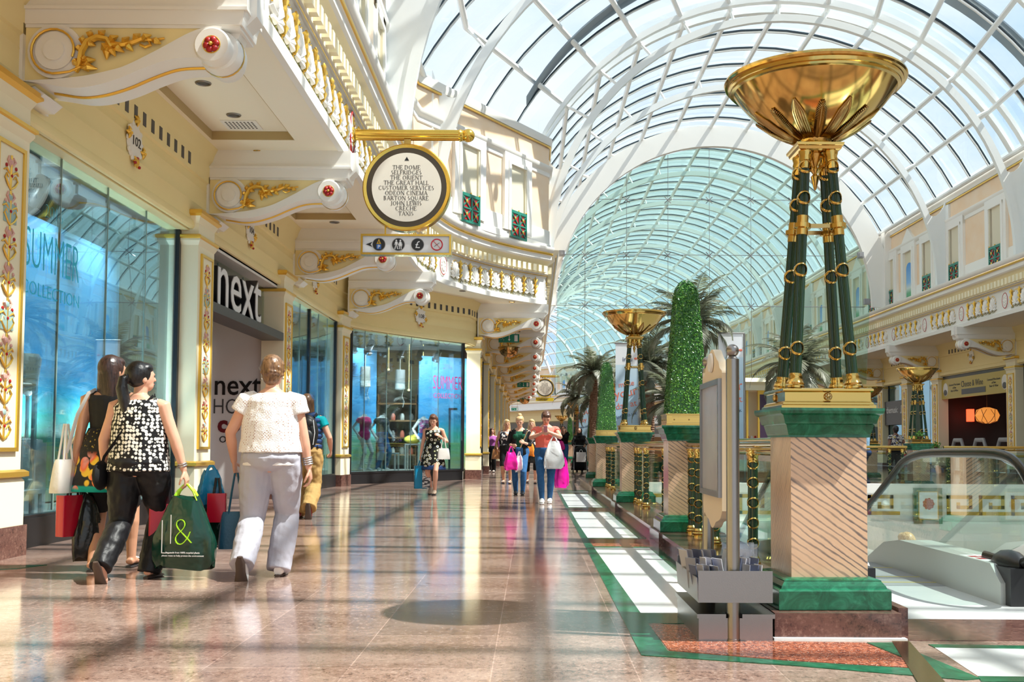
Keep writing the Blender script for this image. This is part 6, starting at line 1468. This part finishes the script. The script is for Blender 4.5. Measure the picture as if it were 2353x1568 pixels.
def bag(pos,w,d,h,mat,label,rz=0,hm=None,hh=.16,grip=None,kind='carrier',name='shopping_bag',cat='bag',slump=.5,top=None,seed=1,neck=.6):
    """pos = point of the hand gripping the handles; bag hangs below it"""
    r=random.Random(seed); t=empty(name,pos,rz,label,cat); t['_ns']=1; zt=-hh; n=28; rs=[]; R8=9
    for j in range(R8+1):
        u=j/R8; z=zt-h*u
        if kind=='carrier': f=neck+(1-neck)*min(1,u*1.6)-.10*max(0,u-.88)/.12; g=.35+.65*math.sin(PI*min(.92,.08+u*.75))
        elif kind=='box': f=g=1
        else: f=.72+.28*u**.6-.05*(u>.95); g=.45+.55*u**.7
        row=[]
        for q in range(n):
            a=2*PI*q/n; c,s=math.cos(a),math.sin(a); e=.45 if kind!='box' else .16
            x=w/2*f*(abs(c)**e)*(1 if c>0 else -1); y=d/2*g*(abs(s)**e)*(1 if s>0 else -1)
            if kind=='carrier': k_=.012*math.sin(5*a+3*u*r.random()+seed)*(u>.02)+.01*r.uniform(-1,1)*slump; x+=k_*c; y+=k_*s; 
            row.append((x,y,z+(.02*math.sin(3*a+seed) if j in(0,R8) and kind=='carrier' else 0)))
        rs.append(row)
    m=MB(); m.loft(rs,cap=True); m.build('bag_body',mat,t,50)
    m=MB()
    for s in(-1,1): m.tube([(-w*.2,s*d*.2,zt-.02),(-w*.12,s*d*.12,zt*.5),(-.01,s*.01,-.004),(.01,s*.01,-.004),(w*.12,s*d*.12,zt*.5),(w*.2,s*d*.2,zt-.02)],.011 if kind=='carrier' else .009,6,flat=(1,.5) if kind=='carrier' else None)
    m.build('handle',hm or mat,t); return t
# ---- materials for clothes
fl_dress=cloth('floral_dress_fabric',(.01,.01,.01),.6,fn=lambda nt:ramp(nt,nt_z(nt,.55,1.3),[(0,(.0,.33,.30)),(.085,(.0,.33,.30)),(.09,(0,0,0)),(1,(0,0,0))]) )
def f_floral(nt):
    z=nt_z(nt,.60,1.20); base=ramp(nt,z,[(0,(.0,.36,.33)),(.10,(.0,.36,.33)),(.12,(.012,.01,.012)),(1,(.01,.01,.012))])
    vo=N(nt,'ShaderNodeTexVoronoi'); vo.inputs['Scale'].default_value=11; nt.links.new(coord(nt),vo.inputs['Vector'])
    fl=ramp(nt,vo.outputs['Distance'],[(0,(.02,.01,.01)),(.10,(.02,.01,.01)),(.14,(1,1,1)),(.46,(1,1,1)),(.52,(0,0,0))])
    hue=ramp(nt,noise(nt,6,1),[(.4,(.85,.55,.05)),(.5,(.85,.16,.06)),(.6,(.75,.30,.28))])
    msk=ramp(nt,z,[(.06,(0,0,0)),(.10,(1,1,1)),(.48,(1,1,1)),(.56,(0,0,0))])
    a=mix(nt,mix(nt,1,fl,msk,'MULTIPLY'),base,hue)
    sp=ramp(nt,voro(nt,34),[(0,(.6,.45,.1)),(.2,(.5,.35,.05)),(.27,(0,0,0))]); m2=ramp(nt,z,[(.4,(0,0,0)),(.5,(.8,.8,.8)),(.8,(.5,.5,.5)),(.95,(0,0,0))])
    return mix(nt,mix(nt,1,ramp(nt,noise(nt,9,2),[(.5,(0,0,0)),(.6,(1,1,1))]),m2,'MULTIPLY'),a,sp)
m_floral=cloth('floral_border_dress',(.02,.02,.02),.55,fn=f_floral)
m_black=cloth('black_cloth',(.008,.008,.009)); m_blackshiny=cloth('black_satin_cloth',(.010,.010,.012),.45)
m_dots=cloth('black_white_dotted_fabric',(.8,.8,.75),.5,fn=lambda nt:ramp(nt,voro(nt,36,rand=.45),[(0,(.85,.83,.76)),(.44,(.82,.80,.72)),(.50,(.008,.008,.01)),(1,(.008,.008,.01))]))
def f_crochet(nt):
    vec=coord(nt,(1,1,1),(0,R(45),0)); ch=N(nt,'ShaderNodeTexChecker'); ch.inputs['Scale'].default_value=14; ch.inputs[1].default_value=(1,1,1,1); ch.inputs[2].default_value=(0,0,0,1); nt.links.new(vec,ch.inputs['Vector'])
    vd=voro(nt,62,rand=.15,vec=vec); holes=ramp(nt,vd,[(0,(1,1,1)),(.26,(1,1,1)),(.36,(0,0,0))])
    f=mix(nt,1,holes,mix(nt,.75,(1,1,1),ch.outputs[0]),'MULTIPLY'); return mix(nt,f,(.88,.86,.85),(.50,.33,.28))  # skin and shading behind the holes are put into this darker colour
m_croch=cloth('white_crochet',(.85,.84,.83),.9,fn=f_crochet,bump=(120,.6)); m_whitet=cloth('white_jersey',(.84,.83,.83)); m_greytr=cloth('pale_grey_linen',(.46,.46,.53),.8)
m_navy=cloth('navy_quilted',(.02,.05,.15),.5); m_teal=cloth('teal_cotton',(.0,.33,.38)); m_tan=cloth('tan_cotton',(.40,.25,.09)); m_cap=cloth('blue_denim_cap',(.10,.19,.36)); m_pack=cloth('black_nylon',(.012,.012,.013),.45)
m_jeans=cloth('blue_denim',(.025,.10,.26),.8,var=(20,(.04,.14,.32),.4)); m_coral=cloth('coral_cotton',(.92,.20,.15)); m_purple=cloth('orchid_jersey',(.42,.12,.40)); m_dgreen=cloth('dark_green_jersey',(.01,.09,.05)); m_cardi=cloth('black_knit',(.015,.015,.017),.9)
m_circ=cloth('circle_print_dress',(.02,.02,.02),.6,fn=lambda nt:ramp(nt,voro(nt,13,rand=.7),[(0,(.02,.04,.14)),(.16,(.02,.04,.14)),(.2,(.75,.75,.68)),(.34,(.7,.7,.6)),(.38,(.25,.28,.04)),(.43,(.012,.012,.012)),(1,(.012,.012,.012))]))
m_bw=cloth('black_white_print',(.02,.02,.02),.6,fn=lambda nt:ramp(nt,noise(nt,16,2),[(.48,(.012,.012,.02)),(.53,(.75,.75,.75))])); m_shirt=cloth('floral_shirt_print',(.1,.1,.2),.7,fn=lambda nt:mix(nt,ramp(nt,voro(nt,9),[(.2,(1,1,1)),(.35,(0,0,0))]),ramp(nt,noise(nt,22,2),[(.45,(.02,.02,.05)),(.55,(.6,.58,.55))]),(.55,.42,.10)))
m_ltblue=cloth('pale_blue_cotton',(.22,.38,.55)); m_abaya=cloth('black_abaya',(.012,.012,.014),.6); m_leather=pbr('pale_leather',(.70,.68,.63),.45,bump=(40,.2)); m_blueleather=pbr('blue_leather',(.015,.10,.17),.4,bump=(50,.2))
m_bagred=pbr('glossy_red_paper',(.5,.008,.03),.2); m_baggreen=pbr('dark_green_plastic',(.004,.035,.022),.16,bump=(9,.9)); m_lime=pbr('lime_plastic',(.42,.85,.02),.3); m_bagblue=pbr('bright_blue_plastic',(.0,.22,.42),.2,bump=(9,.5)); m_magenta=pbr('magenta_plastic',(.85,.01,.36),.25,bump=(10,.4)); m_silver=pbr('silver_white_plastic',(.74,.75,.76),.2,bump=(10,.6)); m_orange=pbr('orange_cloth',(.85,.25,.02),.6); m_blackplastic=pbr('black_plastic_film',(.012,.014,.014),.2,bump=(12,.8)); m_whiteshoe=pbr('white_leather_shoe',(.8,.8,.79),.4); m_brownbag=pbr('tan_leather',(.30,.12,.03),.4)
m_sole=pbr('brown_rubber_sole',(.07,.045,.035),.6); m_silverm=pbr('silver_metal',(.8,.8,.8),.2,1)
def bangles(i,side,n=3):
    sh,el,wr=i['arms'][side]; d=(wr-el).normalized(); q=V((0,0,1)).rotation_difference(d).to_matrix(); m=MB()
    for j in range(n): m.torus(wr-d*(.035+.016*j),.034*i['k'],.005,18,5,q)
    m.build('bangles',m_silverm,i['t'])
# 1 long brown hair, floral black dress
P1=person((-3.33,6.55),R(4),'woman with long dark brown hair in a black dress with floral hem, seen from behind',1.69,skinB,1.05,((-.09,-.08,0,0),(.12,.20,.0,0)),((-.27,-.03,.76),(.22,.10,.80)),(-32,2),.007,H_dark,'long',
  clothes=[c_top(m_floral,.60,.815,0,.012,'dress_top'),c_skirt(m_floral,.66,.62,.075,'dress_skirt'),c_trousers(m_black,.5,.012,.012,name='leggings',disp=0),c_shoes(M['black'],None,True)])
def strap(pts,w,mat): 
    return lambda m,i: m.tube(pts,w,6,flat=(1,.35))
w=P1['W']; bag(w((-.31,-.10,1.15)),.26,.13,.26,m_leather,'pale beige shoulder bag on the far side of the long-haired woman',R(75),m_leather,.28,kind='bag',name='shoulder_bag')
m=MB(); m.tube([w((-.12,-.02,1.42)),w((-.15,-.09,1.39)),w((-.22,-.12,1.22)),w((-.30,-.11,.92))],.016,6,flat=(1,.4)); m.tube([w((-.12,-.02,1.42)),w((-.14,.06,1.38)),w((-.24,.05,1.15)),w((-.31,-.08,.92))],.016,6,flat=(1,.4)); o=m.build('bag_strap',m_leather); tag(o,'pale strap of the beige shoulder bag over the left shoulder','strap')
hp=P1['arms'][0][2]; g=w(hp+V((0,0,-.09)))
bag(g,.26,.10,.32,m_bagred,'glossy red paper bag carried low by the long-haired woman',R(60),M['black'],.14,kind='box',seed=3)
bag(g+V((.10,.03,0)),.22,.12,.50,m_blackplastic,'crumpled black green plastic bag hanging beside the red paper bag',R(40),None,.14,seed=8,neck=.35)
# 2 ponytail
P2=person((-2.90,6.12),R(-6),'woman with black ponytail in a black and white dotted sleeveless top and black trousers',1.60,skinA,1.15,((-.12,-.30,.0,62),(.07,.08,0,0)),((-.28,.05,.80),(.335,.04,.79)),(-38,4),.007,H_black,'ponytail',
  clothes=[c_trousers(m_blackshiny,1,.03,.036,.018,disp=.022,top=.56),c_top(m_dots,.495,.822,0,.02,'top',loose=.06,disp=.012),c_shoes(M['black'],m_sole,True)],elbow=((-.5,-1,0),(.9,-.6,0)))
w=P2['W']; bangles(P2,1,2)
hp=P2['arms'][1][2]; fa=(hp-P2['arms'][1][1]).normalized(); g=w(hp+fa*.10+V((-.01,0,-.005)))
def mbag(t,w_,d_,zt,h):   # printing on the dark green carrier
    text('&',.30,m_lime,'ampersand',t,(.03,-d_/2-.012,zt-.34),(PI/2,R(-8),0),.004,.85,-.010)
    for i,s in enumerate(('bag made from 100% recycled plastic','please reuse to help protect the environment')): text(s,.017,M['shopwhite'],'small_print',t,(.02,-d_/2-.012,zt-.40-.022*i),FY,.002)
    m=MB(); m.box(-.14,-.135,-d_/2-.014,-d_/2-.011,zt-.40,zt-.16); m.box(-.14,-.06,-d_/2-.014,-d_/2-.011,zt-.40,zt-.395); m.box(-.075,-.07,-d_/2-.014,-d_/2-.011,zt-.33,zt-.12); m.build('white_lines',M['shopwhite'],t,0)
b=bag(g,.46,.17,.51,m_baggreen,'large dark green carrier bag with lime handles and a lime ampersand',R(-4),m_lime,.10,seed=2,neck=.42); mbag(b,.46,.17,-.10,.51)
bag(g+V((-.19,.10,.0)),.22,.10,.36,m_bagred,'red paper bag half hidden behind the large dark green carrier bag',R(15),M['black'],.15,kind='box',seed=4)
m=MB(); m.tube([w((.11,-.02,1.35)),w((.06,-.12,1.25)),w((-.06,-.15,1.08)),w((-.20,-.13,.90)),w((-.25,-.08,.82))],.012,6,flat=(1,.4)); m.tube([w((.11,.0,1.36)),w((.08,.12,1.25)),w((-.08,.15,1.05)),w((-.25,.0,.83))],.012,6,flat=(1,.4))
m.sphere(w((-.27,-.04,.76)),(.05,.12,.11),12,8); o=m.build('crossbody_bag',m_black); tag(o,'small black crossbody bag on a thin strap at the left hip of the ponytail woman','bag')
# 3 white crochet top
P3_=person((-1.97,6.27),R(2),'woman with short brown hair in a white crochet top and pale grey trousers, from behind',1.67,skinA,1.12,((-.14,-.27,.0,72),(.07,.03,0,0)),((-.30,.10,.86),(.285,.02,.80)),(-4,0),.007,H_brown,'short',
  clothes=[c_trousers(m_greytr,1,.03,.042,.02,disp=.02,top=.56),c_top(m_whitet,.50,.80,0,.022,'white_vest',loose=.045),c_top(m_croch,.56,.829,.36,.032,'crochet_top',loose=.065,disp=.010),c_shoes(m_whiteshoe,m_sole)],elbow=((-.8,-.7,0),(.6,-1,0)))
w=P3_['W']; bangles(P3_,1,4); m=MB(); [m.sphere(P3_['HW'](s*.078,.0,.05),.009,6,4) for s in(-1,1)]; m.build('earrings',m_silverm,P3_['t'])
a=P3_['arms'][0]; g=w(a[2]+(a[2]-a[1]).normalized()*.10)
bag(g+V((.01,-.02,.01)),.26,.14,.28,m_blueleather,'dark blue leather handbag with long handles held by the crochet top woman',R(14),m_blueleather,.30,kind='bag',name='handbag')
bag(g+V((-.20,.04,.06)),.20,.10,.26,m_bagblue,'bright blue glossy carrier bag carried beside the blue handbag',R(25),m_bagblue,.05,seed=6,neck=.5)
bag(g+V((-.13,-.03,-.03)),.14,.07,.22,m_bagred,'small red and white paper bag between the blue carrier and blue handbag',R(5),M['black'],.12,kind='box',seed=5)
bag(g+V((-.20,.10,-.04)),.2,.12,.40,m_baggreen,'dark green plastic bag behind the red bag of the crochet top woman',R(10),None,.12,seed=7,neck=.4)
# 4 man with cap and rucksack
def vest(m,i):
    k=i['k']; h=i['h']
    for j in range(7):
        f=.535+.042*j; m.torus(i['T'](0,-.0,f*h),.168*k,.034*k,28,8,None,(1.05,.80))
    m.tube([i['T'](-.12,-.06,.835*h),i['T'](0,-.12,.80*h),i['T'](.12,-.06,.835*h)],[.04,.06,.04],10)
def pack(m,i):
    c=i['T'](.03,-.24,.685*i['h']); m.sphere(c,(.155,.11,.25),18,12); m.sphere(c+V((0,-.075,-.07)),(.115,.06,.13),14,10); m.sphere(c+V((0,-.05,.12)),(.11,.06,.09),12,8)
    for s in(-1,1): m.tube([c+V((s*.09,.06,.2)),c+V((s*.10,.16,.26)),c+V((s*.12,.30,.18)),c+V((s*.13,.36,-.02)),c+V((s*.13,.12,-.2))],.022,6,flat=(1,.4))
def caps(m,i):
    m.sphere(i['HW'](0,.005,.15),(.09*i['k'],.105*i['k'],.085*i['k']),18,10,i['hm']); m.tube([i['HW'](0,.09,.14),i['HW'](0,.15,.135),i['HW'](0,.18,.13)],[(.008,.075),(.007,.07),(.004,.04)],10,up=(0,0,1))
P4=person((-3.05,11.25),R(3),'man in blue cap, navy padded gilet and black rucksack walking away',1.68,skinA,1.05,((-.10,.05,0,0),(.08,-.30,.03,75)),((-.28,.05,.86),(.30,.16,.92)),(-12,4),.008,H_brown,'bob',sex='m',noface=True,
  clothes=[c_trousers(m_tan,1,.03,.05,.02,disp=.03),c_top(m_teal,.49,.82,.5,.02,'teal_tshirt'),addpart('padded_gilet',m_navy,vest),addpart('cap',m_cap,caps),c_shoes(pbr('dark_red_trainer',(.22,.02,.02),.5),m_sole)])
m=MB(); pack(m,P4); o=m.build('rucksack',m_pack,None,50,P4['t'].location,P4['rz']); tag(o,'black rucksack with grey piping on the back of the man in the cap','bag'); m=MB(); c=P4['T'](.03,-.24,.685*1.68); m.tube([c+V((.10,-.11,.17)),c+V((.12,-.10,.0)),c+V((.10,-.10,-.16))],.006,5); m.build('piping',m_silver,o)
# 5 woman in circle print dress
P5=person((-1.98,16.7),R(176),'woman with chestnut bob in a sleeveless circle print dress walking towards us',1.62,skinA,1.0,((-.06,.14,0,0),(.07,-.14,.02,25)),((-.16,.13,1.16),(.25,.04,.78)),(0,-22),.009,H_bob,'bob',
  clothes=[c_top(m_circ,.58,.80,0,.012,'dress_top'),c_skirt(m_circ,.64,.56,.06,'dress_skirt'),c_skirt(m_navy,.36,.50,-.025,'hem_band',infl=.108),c_shoes(pbr('nude_shoe',(.6,.45,.33),.4))])
w=P5['W']; bag(w((-.22,.08,1.15)),.27,.13,.22,m_leather,'white handbag on the arm of the circle print dress woman',R(10),m_leather,.22,kind='bag',name='handbag'); g=w(P5['arms'][1][2]+V((0,0,-.09))); bag(g,.25,.12,.46,m_bagblue,'bright blue carrier bag held by the circle print dress woman',R(20),None,.12,seed=9,kind='box'); bag(g+V((.12,-.02,0)),.16,.08,.42,pbr('striped_bag',(.7,.7,.7),.4,fn=lambda nt:ramp(nt,noise(nt,14,0,vec=coord(nt,(1,1,4))),[(.47,(.05,.05,.06)),(.53,(.75,.75,.75))])),'small grey striped bag beside the bright blue carrier bag',R(5),None,.14,seed=10,kind='box')
# 6,7 couple at the far left
P6=person((-1.46,30.5),R(172),'woman in a bright purple top and black trousers by the far pilasters',1.63,skinA,1.05,((-.1,.08,0,0),(.08,-.1,0,0)),None,(20,0),.012,H_bob,'curly',clothes=[c_trousers(m_black,1,.03,.035),c_top(m_purple,.53,.825,.8,.015,'purple_top'),c_shoes(pbr('pale_shoe',(.5,.4,.35),.5))])
bag(P6['W']((.3,.03,1.0)),.25,.12,.25,m_black,'dark shoulder bag of the woman in the purple top',R(20),None,.2,kind='bag',name='shoulder_bag')
P7=person((-1.05,33.0),R(185),'person in dark clothes with curly hair behind the woman in purple',1.62,skinB,1.05,((-.1,.05,0,0),(.1,-.05,0,0)),None,(15,0),.012,H_dark,'curly',clothes=[c_trousers(m_jeans,1,.02,.02),c_top(m_black,.53,.825,.6,.02,'dark_top'),c_shoes(M['black'])])
# 8 blonde in printed top
P8=person((-.65,21.6),R(178),'blonde woman in black and white print top and black cropped trousers',1.67,skinB,1.0,((-.1,.1,0,0),(.08,-.08,0,0)),((-.06,.22,1.22),(.24,.1,.92)),(14,-4),.011,H_blonde,'shoulder',clothes=[c_trousers(m_black,.66,.015,.015),c_top(m_bw,.56,.81,0,.015,'print_top'),c_shoes(m_leather,None,True)])
bag(P8['W']((.26,.05,1.12)),.26,.13,.26,m_brownbag,'tan leather bag of the blonde in the print top',R(15),None,.22,kind='bag',name='shoulder_bag')
# 9 black cardigan
P9=person((-.235,16.6),R(178),'woman with swept up blonde hair in black cardigan, green top and blue jeans',1.60,skinA,1.0,((-.07,.10,0,0),(.08,-.10,0,0)),((-.10,.2,1.05),(.14,.20,1.0)),(-4,-18),.009,H_blonde,'bun',clothes=[c_trousers(m_jeans,1,.010,.008,disp=.006),c_top(m_dgreen,.50,.80,0,.012,'green_top'),
   lambda i:[c_top(m_cardi,.56,.825,.9,.03,'cardigan')(i)] if 0 else c_top(m_cardi,.56,.82,.95,.012,'cardigan_sleeves',body=False)(i),c_shoes(M['black'])])
def cardi(m,i):
    h=i['h'];k=i['k']
    for s in(-1,1):
        rs=[]
        for f in(.50,.56,.62,.68,.74,.79,.82):
            q=[];
            for a in range(9):
                an=R(-90+s*(0+ 155*a/8)) if True else 0; rx=.185 if f<.6 else (.165 if f<.7 else .185); ry=.145 if f<.8 else .11
                q.append(i['T'](rx*k*math.cos(an),ry*k*math.sin(an),f*h))
            rs.append(q)
        m.sheet(rs if s>0 else rs[::-1])
m=MB(); cardi(m,P9); o=m.build('cardigan',m_cardi,P9['t'],60); s_=o.modifiers.new('t','SOLIDIFY'); s_.thickness=.012
g=P9['W'](P9['arms'][1][2]+V((.02,.06,-.02))); bag(g,.26,.12,.34,m_magenta,'magenta carrier bag in front of the woman in the black cardigan',R(10),m_magenta,.12,seed=11); bag(g+V((.16,.08,-.1)),.16,.1,.3,m_silver,'silver plastic bag beside the magenta carrier bag',R(0),None,.1,seed=12)
m=MB(); m.tube([P9['W']((-.02,.16,.95)),P9['W']((-.16,.24,1.28))],.012,6); o=m.build('rolled_umbrella',pbr('pale_wood',(.6,.42,.22),.5)); tag(o,'pale wooden stick held by the woman in the black cardigan','umbrella')
# 10 blonde behind with orange bag
P10=person((.0,21.9),R(181),'blonde woman with orange bag walking behind the coral top woman',1.69,skinA,1.1,((-.1,.08,0,0),(.1,-.08,0,0)),((-.26,.05,.88),(.2,.16,.95)),(0,-3),.011,H_blonde,'shoulder',clothes=[c_trousers(m_black,.7,.012,.012),c_top(m_bw,.56,.81,.2,.02,'print_blouse'),c_shoes(m_leather,None,True)])
bag(P10['W']((.06,.25,1.16)),.3,.15,.3,m_orange,'orange cloth bag of the blonde woman behind',R(0),None,.14,seed=13)
bag(P10['W']((.0,.2,.95)),.22,.12,.28,m_blackplastic,'black shiny bag carried by the blonde with the orange bag',R(0),None,.12,seed=21)
# 11 coral top with phone
P11=person((.25,14.35),R(178),'young woman in coral top and skinny jeans looking down at her phone',1.61,skinA,1.08,((-.07,-.10,0,0),(.06,.20,0,0)),((-.05,.30,1.23),(.06,.30,1.21)),(4,-30),.008,H_bob,'ponytail',pdir=((.6,-.8,.3),(-.6,-.8,.3)),curl=.7,elbow=((-.9,-.4,-.4),(.9,-.4,-.4)),clothes=[c_trousers(m_jeans,1,.010,.008,disp=.006),c_top(m_coral,.55,.815,.32,.018,'coral_top',loose=.02),c_shoes(m_whiteshoe,m_whiteshoe)])
w=P11['W']; m=MB(); m.obox((0,0,0),(.065,.012,.13),MX.Rotation(R(-35),3,'X')); o=m.build('mobile_phone',pbr('pink_phone',(.5,.2,.25),.3),None,0,w((.0,.39,1.28)),R(178)); tag(o,'small phone held in both hands of the coral top woman','phone')
a=P11['arms'][0]; bag(w(a[1].lerp(a[2],.55)+V((0,0,-.03))),.34,.12,.44,m_silver,'white plastic carrier bag on the forearm of the coral top woman',R(5),m_silver,.10,seed=14,neck=.5)
bag(w((-.17,.12,.98)),.33,.13,.20,m_blackplastic,'black handbag hanging below the white carrier bag of the coral top woman',R(0),M['black'],.14,kind='bag',name='handbag')
bag(w((-.27,-.12,.90)),.24,.12,.50,m_magenta,'magenta carrier bag low behind the legs of the coral top woman',R(10),m_magenta,.12,seed=15)
# 12 man in dark, 13 woman with pram
P12=person((1.2,31.5),R(176),'person in dark clothes raising a hand to the face near the pram',1.76,skinB,1.05,((-.1,.1,0,0),(.1,-.1,0,0)),((-.05,.22,1.50),(.25,.05,.95)),(0,0),.012,H_dark,'short',sex='m',clothes=[c_trousers(m_jeans,1,.02,.02),c_top(m_black,.52,.825,.4,.02,'dark_tshirt'),c_shoes(M['black'])])
bag(P12['W']((.12,.15,1.25)),.4,.14,.32,m_magenta,'magenta bag held by the person in dark clothes near the pram',R(0),m_magenta,.1,seed=16); bag(P12['W']((.2,.2,.62)),.4,.15,.38,pbr('brown_paper_bag',(.08,.055,.035),.4),'dark brown shopping bag low beside the person near the pram',R(0),M['black'],.1,seed=17,kind='box')
P13=person((1.85,31.8),R(176),'woman in black headscarf and black robe pushing a pram',1.68,skinA,1.0,((-.1,.05,0,0),(.1,-.1,0,0)),((-.22,.38,1.02),(.22,.38,1.02)),(-15,-6),.012,None,'short',clothes=[c_top(m_abaya,.5,.835,1.0,.03,'robe'),c_skirt(m_abaya,.6,.06,.12,'robe_skirt'),addpart('headscarf',m_abaya,lambda m,i:(m.sphere(i['HW'](0,-.022,.115),(.095,.108,.125),16,10,i['hm']),m.tube([i['HW'](0,-.01,.06),i['HW'](0,.01,-.02),i['HW'](0,.02,-.09)],[(.09,.09),(.11,.12),(.10,.17)],14))),c_shoes(M['black'])])
t=empty('pram',(1.83,30.97*KY,0),R(178),'black pram with a white bag hanging in front, pushed by the woman in black','pram'); t['_ns']=1
m=MB(); m.sphere((0,.0,.72),(.24,.32,.26),14,10); m.box(-.22,.22,-.3,.35,.42,.62); m.build('hood_and_seat',m_black,t)
for x in(-.27,.27):
    for y in(-.35,.4):
        m=MB(); m.lathe([(.09,-.02),(.10,0),(.09,.02)],14,(x,y,.10),RYY); m.build('wheel',M['black'],t)
m=MB()
for x in(-.24,.24): m.tube([(x,.4,.1),(x,-.1,.6),(x,-.62,1.0)],.014,6); m.tube([(x,-.35,.1),(x,.1,.55)],.014,6)
m.tube([(-.24,-.62,1.0),(.24,-.62,1.0)],.018,6); m.build('frame',M['steel'],t)
bag(V((1.83,30.97*KY-.5,.86)),.36,.12,.36,m_silver,'white bag hanging on the front of the black pram',0,None,.1,seed=18,kind='box')
# 14 right side, 15, 16
P14=person((11.0,25),R(12),'person in a dark floral shirt walking away on the far side, behind the railing',1.66,skinC,1.1,((-.1,.1,0,0),(.1,-.1,0,0)),((-.27,.05,.85),(.27,.05,.85)),(-15,0),.012,H_black,'short',noface=True,clothes=[c_trousers(m_black,1,.02,.02),c_top(m_shirt,.5,.825,.4,.03,'floral_shirt',loose=.03),c_shoes(M['black'])])
bag(P14['W']((.3,.05,.92)),.42,.14,.4,m_bagred,'red shopping bag of the person in the floral shirt on the far side',R(10),M['black'],.12,kind='box',seed=19)
P15=person((8.82,21.9),R(60),'person in a pale blue top beside the far railing, half hidden by the front pedestal',1.6,skinA,1.05,((-.1,.05,0,0),(.1,-.05,0,0)),((-.15,.3,.9),(.2,.25,.9)),(0,-10),.012,H_brown,'short',clothes=[c_trousers(m_navy,1,.02,.02),c_top(m_ltblue,.52,.825,.4,.02,'blue_top'),c_shoes(M['black'])])
e2=dup(es,(1.78,0,0),label='second escalator beside the first, its handrail dropping behind the glass'); 
P16=person((4.02,8.9),R(8),'blonde person riding down the second escalator, only head and shoulders showing',1.66,skinA,1.05,((-.1,.05,0,0),(.1,0,0,0)),None,(0,0),.011,H_blonde,'bob',noface=True,z0=-1.57,clothes=[c_trousers(m_black,1,.02,.02),c_top(m_ltblue,.52,.825,.4,.02,'pale_top'),c_shoes(M['black'])])
# mannequins in shop 108 and 102
mq=pbr('mannequin_white',(.72,.70,.64),.4); m_hot=cloth('hot_pink_cloth',(.75,.03,.18)); m_flo=cloth('dark_floral_cloth',(.06,.05,.05),.7,fn=lambda nt:ramp(nt,voro(nt,20),[(.1,(.4,.25,.15)),(.25,(.08,.12,.08)),(.5,(.05,.04,.05))])); m_multi=cloth('multicolour_print',(.1,.1,.3),.7,fn=lambda nt:ramp(nt,noise(nt,18,2),[(.4,(.03,.05,.18)),(.5,(.55,.04,.12)),(.58,(.05,.25,.4)),(.64,(.7,.6,.5))])); m_yel=cloth('yellow_cloth',(.75,.6,.08))
mk=lambda x,y,rz,label,cl,hands=None: person((x,y),rz,label,1.72,mq,.9,((-.1,.05,0,0),(.1,-.05,0,0)),hands or ((-.3,.1,.9),(.3,.05,.95)),vox=.011,name='mannequin',cat='mannequin',headless=True,z0=.3,clothes=cl)
mk(-4.35,21.55,R(-125),'mannequin in a hot pink top at the left of the shop 108 window',[c_top(m_hot,.5,.825,.4,.015,'pink_top'),c_trousers(m_hot,.3,.02,.02,name='shorts')])
mk(-4.0,22.15,R(-130),'mannequin in a dark floral top and blue jeans in shop 108',[c_top(m_flo,.5,.82,.3,.02,'floral_top'),c_trousers(m_jeans,1,.012,.012,name='jeans')])
mk(-3.0,23.05,R(-130),'mannequin in a multicolour vest and denim shorts in shop 108',[c_top(m_multi,.52,.81,0,.015,'print_vest'),c_trousers(m_jeans,.3,.02,.02,name='shorts')])
mk(-5.3,7.62,R(-90),'mannequin in denim jacket and floral shorts at the edge of the shop 102 window',[c_top(m_ltblue,.55,.825,.7,.025,'denim_jacket'),c_trousers(m_flo,.45,.03,.03,name='floral_shorts')])
m=MB(); m.sphere((0,0,.12),(.25,.16,.12),12,8); m.sphere((.1,0,.2),(.14,.12,.08),10,6); o=m.build('folded_clothes',m_yel,None,40,(-3.3,23.1,1.03)); tag(o,'yellow and pink clothes heaped on the second white display table of shop 108','clothes')

# stretch the plan in depth: settings as a whole, things by their position
for nm in('bag_strap','crossbody_bag','rolled_umbrella','mobile_phone','rucksack'): bpy.data.objects[nm]['_ns']=1
ALONG={'bracket','plaque','vent','shutter','poster'}
for o in list(bpy.data.objects):
    if o.parent or o.type=='CAMERA' or o.name=='sun': continue
    if o.get('_ns'): del o['_ns']; continue
    if o.location.length<1e-6: o.scale.y*=KY; continue
    o.location.y*=KY
    if o.get('kind')=='structure' or o.get('category') in ALONG or o.name=='shop_canopy_sign':
        z=o.rotation_euler.z; o.scale.y*=math.hypot(math.sin(z),KY*math.cos(z)); o.rotation_euler.z=math.atan2(math.sin(z),KY*math.cos(z))
    elif o.name in('wine_shop_sign','music_shop_sign'): o.scale.x*=KY
    elif o.name=='window_lettering': o.scale.y*=KY if abs(o.location.x+4.8)<.1 else 1
for o in bpy.data.objects:
    if o.name=='marble_pedestal': o.rotation_euler.z=R(2.5)
# lettering becomes plain meshes
dg=bpy.context.evaluated_depsgraph_get()
for o in [o for o in bpy.data.objects if o.type=='FONT']:
    me=bpy.data.meshes.new_from_object(o.evaluated_get(dg)); n=bpy.data.objects.new(o.name,me); COL.objects.link(n); n.parent=o.parent
    n.location=o.location; n.rotation_euler=o.rotation_euler; n.scale=o.scale
    for k in('label','category','group','kind'):
        if k in o: n[k]=o[k]
    nm=o.name; bpy.data.objects.remove(o); n.name=nm
